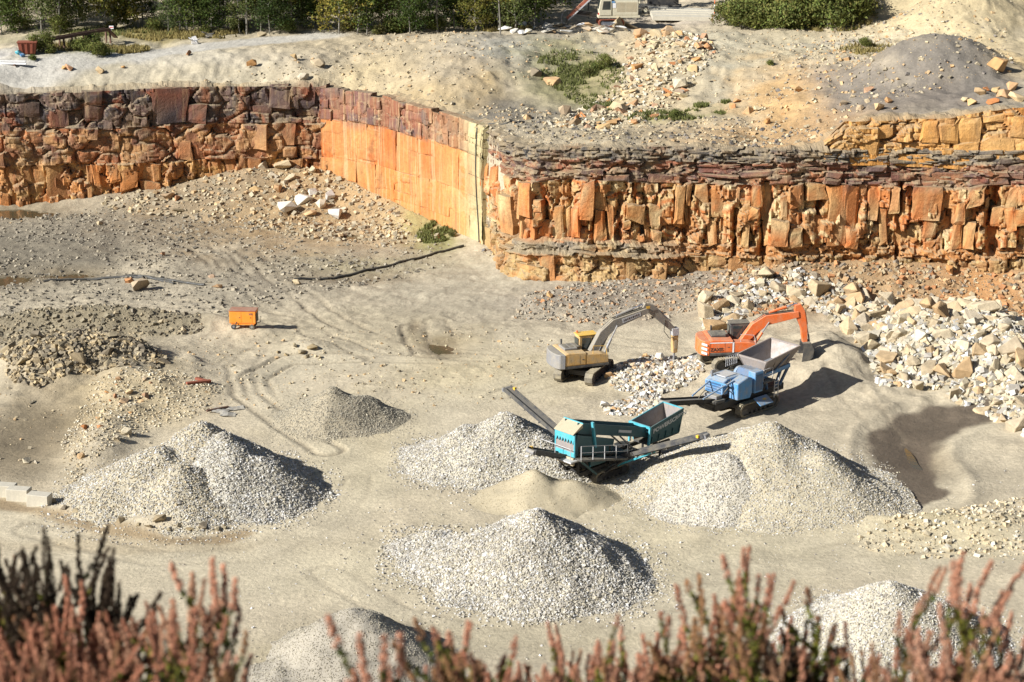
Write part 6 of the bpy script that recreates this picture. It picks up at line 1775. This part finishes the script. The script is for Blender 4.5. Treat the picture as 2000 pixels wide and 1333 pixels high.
def tree_proto(seed, H, crown0, spread, nleaf, lean=0.0, dense=1.0):
    rnd = random.Random(seed)
    tr_ = MB(); pts = []; n = 9
    ox = oy = 0
    for i in range(n):
        ox += rnd.uniform(-.12, .12) + lean; oy += rnd.uniform(-.12, .12)
        pts.append((ox, oy, H * i / (n - 1)))
    pts[0] = (0, 0, -.3)
    r0 = H * 0.0085
    tr_.tube(pts, [r0 * (1 - .85 * i / (n - 1)) + .012 for i in range(n)], 7)
    tips = []
    nl = int(16 * dense)
    for k in range(nl):
        f = crown0 + (0.97 - crown0) * (k + rnd.random()) / nl
        i = min(int(f * (n - 1)), n - 2); t = f * (n - 1) - i
        p_ = Vector(pts[i]).lerp(Vector(pts[i + 1]), t)
        az = k * 2.4 + rnd.uniform(-.5, .5)
        L = spread * (1.15 - .75 * (f - crown0) / (1 - crown0)) * rnd.uniform(.65, 1.15)
        q = p_ + Vector((math.cos(az) * L, math.sin(az) * L, L * rnd.uniform(.25, .8)))
        m = p_.lerp(q, .5) + Vector((0, 0, -.1 * L))
        tr_.tube([p_, m, q], [r0 * .32, r0 * .2, .012], 5)
        tips.append((m, L * .42)); tips.append((q, L * .5)); tips.append((p_.lerp(q, .75), L * .45))
    me_t = bpy.data.meshes.new('trunk'); me_t.from_pydata([tuple(v) for v in tr_.v], [], tr_.f); me_t.materials.append(M['bark'])
    rng = np.random.default_rng(seed)
    P = []
    per = max(4, nleaf // len(tips))
    for q, r_ in tips:
        k = per
        g = rng.normal(size=(k, 3)) * np.array([.62, .62, .5]) * max(r_, .45) + np.array(q)
        P.append(g)
    P = np.concatenate([g for i_, g in enumerate(P) if (i_ * 7 + seed) % 5])
    P = P[P[:, 2] > .25]
    V, F, Cc = leaf_cards(P, None, 0.17, seed)
    me_c = np_mesh('crown', V, F, Cc); me_c.materials.append(M['leaf'])
    return me_t, me_c

TREES = [tree_proto(300 + i, H, c0, sp, nl, ln) for i, (H, c0, sp, nl, ln) in enumerate([
    (12, .20, 2.0, 3400, .02), (10.5, .12, 2.2, 3600, -.03), (13, .28, 1.9, 3200, .0), (9, .08, 2.1, 3400, .05), (11.5, .33, 1.8, 2800, -.02), (8, .05, 2.3, 3600, .0)])]
def bush_proto(seed, rx, h, nleaf):
    rng = np.random.default_rng(seed); rnd = random.Random(seed)
    cl = [(np.array([rnd.uniform(-rx, rx) * .7, rnd.uniform(-rx, rx) * .7, rnd.uniform(.15, .8) * h]), rnd.uniform(.3, .55) * rx) for _ in range(16)]
    P = np.concatenate([c + rng.normal(size=(nleaf // 16, 3)) * r_ * np.array([.6, .6, .55]) for c, r_ in cl])
    P = P[P[:, 2] > 0.02]
    V, F, Cc = leaf_cards(P, None, 0.13, seed)
    me = np_mesh('foliage', V, F, Cc); me.materials.append(M['bushleaf'])
    st = MB()
    for c, r_ in cl[:9]:
        st.tube([(0, 0, -.2), tuple(c * np.array([.4, .4, .5])), tuple(c)], [.05, .03, .01], 5)
    ms = bpy.data.meshes.new('stems'); ms.from_pydata([tuple(v) for v in st.v], [], st.f); ms.materials.append(M['bark'])
    return ms, me
BUSHES = [bush_proto(400 + i, rx, h, n) for i, (rx, h, n) in enumerate([(1.6, 2.4, 2600), (1.3, 1.7, 2200), (1.9, 3.2, 3000), (1.0, 1.1, 1500)])]

def plant(name, proto, names, p, s, label, cat, group, rnd, squash=1.0):
    r_ = empty(name, p, rnd.uniform(0, 6.28))
    r_.scale = (s, s, s * squash)
    for me, nm in zip(proto, names):
        o = link(nm, me, None, r_)
    return tag(r_, label, cat, group)

rt = random.Random(99)
kinds = ['tall birch tree with a pale thin trunk in the front of the wood', 'leafy dark green tree at the front of the wood']
def wood(n, x0px, x1px, py0, py1, scale, label, group, protos, tri=None):
    for i in range(n):
        a = x0px + (x1px - x0px) * (i + rt.random()) / n
        p = on_ground(a, rt.uniform(py0, py1), 14.7)
        plant('birch_tree' if tri else 'woodland_tree', rt.choice(protos), ('trunk', 'crown'), (p.x, p.y, p.z), rt.uniform(*scale), label, 'tree', group, rt)
wood(8, -30, 1050, 60, 70, (.6, 1.15), 'slender birch with a pale trunk at the front edge of the wood', 'birches along the wood edge', [TREES[0], TREES[2], TREES[4]], True)
wood(40, -40, 1060, 50, 68, (.4, 1.2), 'dense dark green tree standing just behind the birches', 'dark trees behind the birches', [TREES[1], TREES[3], TREES[5]])
for r_, yy in enumerate((226, 232, 239, 248, 258)):
    for i in range(22):
        x_ = -68 + (100) * (i + rt.random()) / 22
        if yy < 230 and x_ > 5: continue
        x_ += (yy - 226) * .25
        if x_ > 12: continue
        plant('woodland_tree', rt.choice(TREES), ('trunk', 'crown'), (x_, yy + rt.uniform(-2.5, 2.5), g1(x_, yy) - .1), rt.uniform(.9, 1.25), 'tree deep inside the shaded wood', 'tree', 'trees deep in the wood', rt)
for a, b, s_ in [(120, 66, .7), (40, 60, .8), (300, 62, .6), (400, 66, .7), (470, 60, .7), (680, 62, .7), (770, 64, .9), (740, 66, .8), (800, 62, .8), (850, 58, .9), (900, 52, .9), (950, 46, .9), (560, 64, .6), (990, 40, .8), (220, 60, .7)]:
    p = on_ground(a, b, 14.8)
    plant('undergrowth_bush', rt.choice(BUSHES), ('stems', 'foliage'), (p.x, p.y, p.z), s_ * rt.uniform(.9, 1.2), 'low bush at the feet of the birches', 'bush', 'undergrowth along the wood edge', rt)
for a, b, s_ in [(1420, 50, .9), (1450, 54, 1.2), (1490, 56, 1.3), (1530, 56, 1.5), (1575, 56, 1.5), (1620, 54, 1.6), (1650, 48, 1.5), (1480, 44, 1.5), (1540, 44, 1.7), (1600, 42, 1.8), (1510, 30, 1.9), (1570, 26, 2.0), (1640, 34, 1.8), (1460, 34, 1.4), (1680, 30, 1.5), (1440, 42, 1.0), (1610, 20, 2.0)]:
    p = on_ground(a, b, 15.8)
    plant('willow_bush', rt.choice(BUSHES[:3]), ('stems', 'foliage'), (p.x, p.y, p.z), s_ * 1.05, 'tall olive green bush in the thicket beside the marker pole', 'bush', 'thicket beside the marker pole', rt)
for a, b, s_ in [(85, 102, .75), (100, 104, .6), (160, 100, .8), (150, 96, .6), (190, 110, .6), (205, 108, .55), (65, 118, .45), (180, 92, .6)]:
    p = on_ground(a, b, 14.2)
    plant('scrub_bush', rt.choice(BUSHES), ('stems', 'foliage'), (p.x, p.y, p.z), s_, 'small scrubby bush growing round the timber trestle', 'bush', 'scrub round the trestle', rt)
for a, b, s_ in [(1165, 138, .6), (1150, 145, .5), (1180, 134, .5), (1320, 232, .35), (1690, 90, .5), (1505, 128, .4), (884, 462, .28), (866, 468, .2)]:
    p = on_ground(a, b, 13.8 if b < 300 else 0)
    plant('scrub_bush', rt.choice(BUSHES), ('stems', 'foliage'), (p.x, p.y, p.z), s_, 'lone green tuft growing among the stones' if b < 300 else 'green tuft at the foot of the pale green corner', 'bush', 'lone green tufts among the stones' if b < 300 else 'tufts at the corner foot', rt)

def grass(name, zones, n, mat, label, h=(.15, .45)):
    xs, ys = [], []
    for (px, py, z, rx, ry) in zones:
        e = ell(px, py, z, rx, ry); k = n // len(zones)
        rr_ = np.sqrt(RNG.uniform(0, 1, k)); t = RNG.uniform(0, 6.283, k)
        xs.append(e[0] + e[2] * rr_ * np.cos(t)); ys.append(e[1] + e[3] * rr_ * np.sin(t))
    x = np.concatenate(xs); y = np.concatenate(ys)
    keep = fbm(x * .5, y * .5, 3, 123) > -.18
    x, y = x[keep], y[keep]
    z = gzs(x, y); m = len(x)
    hh = RNG.uniform(*h, m); t = RNG.uniform(0, 6.283, m); w = .05 + hh * .12
    dx, dy = np.cos(t) * w, np.sin(t) * w
    lx, ly = RNG.normal(0, .3, m) * hh, RNG.normal(0, .3, m) * hh
    V = np.stack([np.stack([x - dx, y - dy, z - .03], 1), np.stack([x + dx, y + dy, z - .03], 1), np.stack([x + lx, y + ly, z + hh], 1)], 1).reshape(-1, 3)
    c = np.repeat(RNG.uniform(.6, 1.4, (m, 1)) * np.ones((1, 4)), 3, 0); c[:, 3] = 1
    o = link(name, np_mesh(name, V, np.arange(m * 3).reshape(m, 3), c), M[mat])
    tag(o, label, 'grass', kind='stuff')
grass('grass', [(1320, 230, 12.4, 95, 8), (1390, 215, 12.6, 35, 5), (1150, 150, 13.8, 70, 24), (1110, 135, 14.2, 60, 18), (1180, 200, 12.9, 40, 8), (230, 62, 14.7, 120, 8), (190, 112, 14.1, 40, 5), (855, 462, 0, 40, 16)], 15000, 'grassm', 'short green grass in patches on the upper ground and by the corner')
grass('dry_grass', [(320, 66, 14.7, 80, 9), (250, 104, 14.2, 40, 8), (420, 66, 14.7, 60, 8), (150, 104, 14.2, 90, 8), (990, 55, 15.2, 50, 8), (1700, 95, 16.5, 60, 14), (1640, 58, 16, 60, 6)], 9000, 'drygrass', 'dry yellow grass along the wood edge and round the trestle', (.2, .6))

# ------------------------------------------------------------------ heather on the bank in front of the camera
def heather_proto(seed, n_br, H, bell_mat, flower_from=0.35, dense=1.0):
    rnd = random.Random(seed); rng = np.random.default_rng(seed)
    st = MB(); br = []
    main = [(0, 0, 0)]
    x = y = 0
    for i in range(1, 7):
        x += rnd.uniform(-.008, .008); y += rnd.uniform(-.008, .008)
        main.append((x, y, H * i / 6))
    st.tube(main, [.0028 - .0003 * i for i in range(7)], 5)
    br.append([Vector(p) for p in main])
    for k in range(n_br):
        f = rnd.uniform(.15, .75); i = int(f * 6)
        p_ = Vector(main[i]); az = k * 2.4 + rnd.uniform(-.6, .6)
        L = H * rnd.uniform(.25, .5)
        o_ = Vector((math.cos(az), math.sin(az), 0)) * rnd.uniform(.4, 1.15)
        pts = [p_]
        for j in range(1, 5):
            t = j / 4
            pts.append(p_ + Vector((o_.x * L * t * (1 - .35 * t), o_.y * L * t * (1 - .35 * t), L * t * (.65 + .35 * t))))
        st.tube(pts, [.0018, .0016, .0014, .0012, .001], 4)
        br.append(pts)
    # leaves: tiny scales on the lower half of every shoot; bells on the upper
    BP_, LP_ = [], []
    for bi, pts in enumerate(br):
        Ls = [0]
        for a, b in zip(pts[:-1], pts[1:]): Ls.append(Ls[-1] + (b - a).length)
        tot = Ls[-1]; step = .0045 / dense; s_ = 0
        ff = flower_from + rnd.uniform(-.12, .12) + (.15 if bi == 0 else 0)
        while s_ < tot:
            k = max(i for i in range(len(Ls)) if Ls[i] <= s_ + 1e-9); k = min(k, len(pts) - 2)
            p_ = pts[k].lerp(pts[k + 1], (s_ - Ls[k]) / (Ls[k + 1] - Ls[k]))
            f = s_ / tot
            for w in range(3):
                t = rnd.uniform(0, 6.28)
                if f > ff:
                    r_ = .0048 * (1.15 - .8 * (f - ff) / (1 - ff)) + .0008
                    BP_.append((p_.x + math.cos(t) * r_, p_.y + math.sin(t) * r_, p_.z + rnd.uniform(-.002, .002)))
                else:
                    r_ = .004
                    LP_.append((p_.x + math.cos(t) * r_, p_.y + math.sin(t) * r_, p_.z))
            s_ += step
    me_s = bpy.data.meshes.new('sprig'); me_s.from_pydata([tuple(v) for v in st.v], [], st.f); me_s.materials.append(M['heatherstem'])
    B = np.array(BP_); n = len(B)
    V = _oct_v[None] * np.array([.0030, .0030, .0042]) * rng.uniform(.75, 1.3, (n, 1, 1)) + B[:, None, :]
    F = (_oct_f[None] + (np.arange(n) * 6)[:, None, None]).reshape(-1, 3)
    c = rng.uniform(.55, 1.35, (n, 1)) * np.ones((1, 4)); c[:, 3] = 1
    me_b = np_mesh('flowers', V.reshape(-1, 3), F, np.repeat(c, 6, 0)); me_b.materials.append(M[bell_mat])
    Lp = np.array(LP_) if LP_ else np.zeros((1, 3))
    V, F, Cc = leaf_cards(Lp, None, .0055, seed)
    me_l = np_mesh('leaves', V, F, Cc); me_l.materials.append(M['heatherleaf'])
    return me_s, me_b, me_l

PINK = [heather_proto(600 + i, 6 + i % 4, .30 + .03 * (i % 3), 'bell', .42 + .06 * (i % 3)) for i in range(7)]
DEAD_SHADED = [heather_proto(650 + i, 6 + i % 3, .30 + .03 * (i % 3), 'darkbell', .12) for i in range(4)]
GREEN = [heather_proto(680 + i, 9, .26, 'bell', .72) for i in range(3)]

rh = random.Random(17)
def heather_bush(px, dist, tips, protos, label, spread=.16, group=None):
    """a bush rooted on the bank at dist metres; tips = list of (photo x, photo y) that its shoots reach"""
    root_xy = Vector(((px - 1000) / FPX * dist * 1.08, dist, 0))
    gz_ = g1(root_xy.x, root_xy.y)
    r_ = empty('heather_bush', (root_xy.x, root_xy.y, gz_ - .03))
    for (tx, ty) in tips:
        if ty > 1150 and rh.random() < .34: continue
        if tx > 480: ty += 14 if ty < 1120 else 26
        dd = dist + rh.uniform(-spread, spread) * 1.6
        a, b = (tx - 1000) / FPX, -(ty - 666.5) / FPX
        d_ = Vector((a, CP + b * SP, -SP + b * CP)); t = dd / d_.y
        tip = Vector((d_.x * t, dd, CAM_H + d_.z * t))
        pr = rh.choice(protos)
        zmax = max(v.co.z for v in pr[0].vertices)
        base = Vector((root_xy.x + (tip.x - root_xy.x) * .55, root_xy.y + (tip.y - root_xy.y) * .55, gz_ - .02))
        v = tip - base
        L = v.length
        sc_ = min(1.2, max(.6, L / zmax)) * rh.uniform(.75, 1.0)
        if L > zmax * sc_:
            # long woody stem below the leafy shoot
            low = tip - v.normalized() * zmax * sc_ * .97
        else:
            low = tip - v.normalized() * zmax * sc_
        sp_ = link('sprig', pr[0], None, r_)
        v2 = (v.normalized() + Vector((rh.gauss(0, .16), rh.gauss(0, .12), 0))).normalized()
        low = tip - v2 * zmax * sc_
        q = v2.to_track_quat('Z', 'Y')
        Mx = Matrix.Translation(low - r_.location) @ q.to_matrix().to_4x4() @ Matrix.Rotation(rh.uniform(0, 6.28), 4, 'Z') @ Matrix.Scale(sc_, 4)
        sp_.matrix_local = Mx
        fl_ = link('flowers', pr[1], None, sp_); fl_['kind'] = 'stuff'
        lf_ = link('leaves', pr[2], None, sp_); lf_['kind'] = 'stuff'
        if (low - base).length > .03:
            MB().tube([base - r_.location, (base.lerp(low, .5) + Vector((rh.uniform(-.01, .01), 0, 0))) - r_.location, low + v.normalized() * .02 - r_.location], [.004, .0035, .003], 5).build('woody_stem', 'heatherstem', r_)
    return tag(r_, label, 'heather', group)

def tips(n, x0, x1, f, jit=40):
    return [(x, f(x) + rh.uniform(-jit, jit)) for x in [x0 + (x1 - x0) * (i + rh.random()) / n for i in range(n)]]
# profile of the bushes against the quarry, read off the photograph
topL = lambda x: np.interp(x, [-40, 60, 110, 170, 250, 300, 380, 440, 470], [1110, 1085, 1150, 1150, 1190, 1180, 1160, 1130, 1330])
heather_bush(40, 3.7, tips(26, -60, 140, lambda x: topL(x) + 60, 70), DEAD_SHADED + PINK[:1], 'dead heather bush coloured dark as in shade at the edge of the bank')
heather_bush(110, 3.5, [(110, 1035), (170, 1040), (210, 1070), (262, 1120), (150, 1075), (60, 1060), (25, 1050), (20, 1075), (215, 1120), (240, 1160), (280, 1180), (190, 1130), (10, 1120)], DEAD_SHADED, 'tall seed heads of dead heather, coloured black as in shade, rising behind the pink bush')
heather_bush(180, 3.2, tips(40, -30, 330, lambda x: 1215 + 30 * math.sin(x * .03), 60), PINK + GREEN + DEAD_SHADED[:1], 'broad pink brown heather bush in front of the shade-dark dead heather')
heather_bush(60, 2.9, tips(24, -40, 240, lambda x: 1290, 40), PINK + GREEN[:1], 'low pink heather at the foot of the broad bush')
heather_bush(370, 3.0, [(435, 1090), (395, 1130), (370, 1150), (420, 1180), (360, 1190), (385, 1220), (440, 1240), (330, 1170), (310, 1190), (345, 1230), (400, 1265), (430, 1290), (300, 1230), (370, 1280), (320, 1290)], PINK[:4] + GREEN[:1], 'pink heather bush with one tall curved leading shoot')
heather_bush(730, 2.6, [(715, 1225), (700, 1275), (740, 1260), (765, 1275), (690, 1310), (780, 1310), (750, 1305)], PINK, 'small pink heather tuft before the grey brown dust heap')
heather_bush(880, 3.1, [(875, 1175), (925, 1185), (850, 1200), (905, 1205), (940, 1215), (860, 1230), (890, 1225), (915, 1250), (840, 1250), (870, 1265), (940, 1260), (900, 1285), (850, 1295), (960, 1275), (925, 1300), (975, 1250), (970, 1310)], PINK + GREEN, 'upright pink brown heather bush beside the dark flank of the dust heap')
heather_bush(1080, 3.3, [(1088, 1190), (1060, 1240), (1115, 1240), (1095, 1225), (1070, 1265), (1130, 1270), (1010, 1270), (1040, 1285), (1100, 1290), (1150, 1265), (1060, 1305), (1140, 1300), (1000, 1300), (1170, 1250), (1120, 1310)], PINK[2:] + GREEN[:1], 'thin pink heather bush with a single taller spike')
heather_bush(1240, 3.4, [(1240, 1170), (1180, 1200), (1200, 1185), (1265, 1185), (1220, 1200), (1290, 1210), (1190, 1230), (1250, 1220), (1300, 1180), (1275, 1240), (1215, 1250), (1240, 1265), (1180, 1270), (1300, 1260), (1330, 1230), (1265, 1285), (1200, 1290), (1320, 1280)], GREEN + PINK[:2], 'greenish heather bush between the thin pink one and the tall spikes')
heather_bush(1400, 3.3, [(1470, 1045), (1365, 1110), (1390, 1140), (1450, 1110), (1420, 1150), (1490, 1140), (1370, 1170), (1440, 1170), (1400, 1190), (1350, 1180), (1465, 1180), (1500, 1180), (1380, 1215), (1420, 1230), (1480, 1220), (1350, 1240), (1450, 1250), (1400, 1260), (1500, 1250), (1370, 1280), (1430, 1290), (1480, 1285)], PINK + GREEN, 'pink brown heather bush with the tallest spikes')
heather_bush(1560, 3.4, tips(20, 1510, 1625, lambda x: 1180 + abs(x - 1550) * .5, 40) + tips(10, 1500, 1630, lambda x: 1270, 30), GREEN + DEAD_SHADED[:1] + PINK[:1], 'dark green heather bush beside the tallest pink spikes')
heather_bush(1670, 3.0, [(1655, 1185), (1640, 1270), (1700, 1240), (1670, 1250), (1690, 1280), (1655, 1290), (1720, 1290), (1625, 1300), (1700, 1310)], PINK, 'sparse pink heather with a lone seed head on top')
heather_bush(1880, 3.2, [(1838, 1085), (1955, 1085), (1840, 1140), (1965, 1130), (1790, 1190), (1820, 1200), (1870, 1195), (1935, 1160), (1985, 1170), (1900, 1210), (1770, 1230), (1850, 1230), (1960, 1200), (1920, 1240), (1800, 1250), (1990, 1220), (1880, 1260), (1940, 1270), (1830, 1270), (1780, 1280), (1760, 1265), (1980, 1265), (1900, 1290), (1850, 1300), (1960, 1300), (2010, 1190), (2020, 1240)], PINK, 'dense pink heather bush with two tall leading spikes')
heather_bush(1840, 2.8, tips(22, 1740, 2040, lambda x: 1290, 30), PINK + GREEN[:1], 'low pink heather in front of the dense spiky bush')
heather_bush(1300, 2.7, tips(12, 1000, 1560, lambda x: 1318, 14), PINK + GREEN, 'low mixed heather along the lip of the bank')
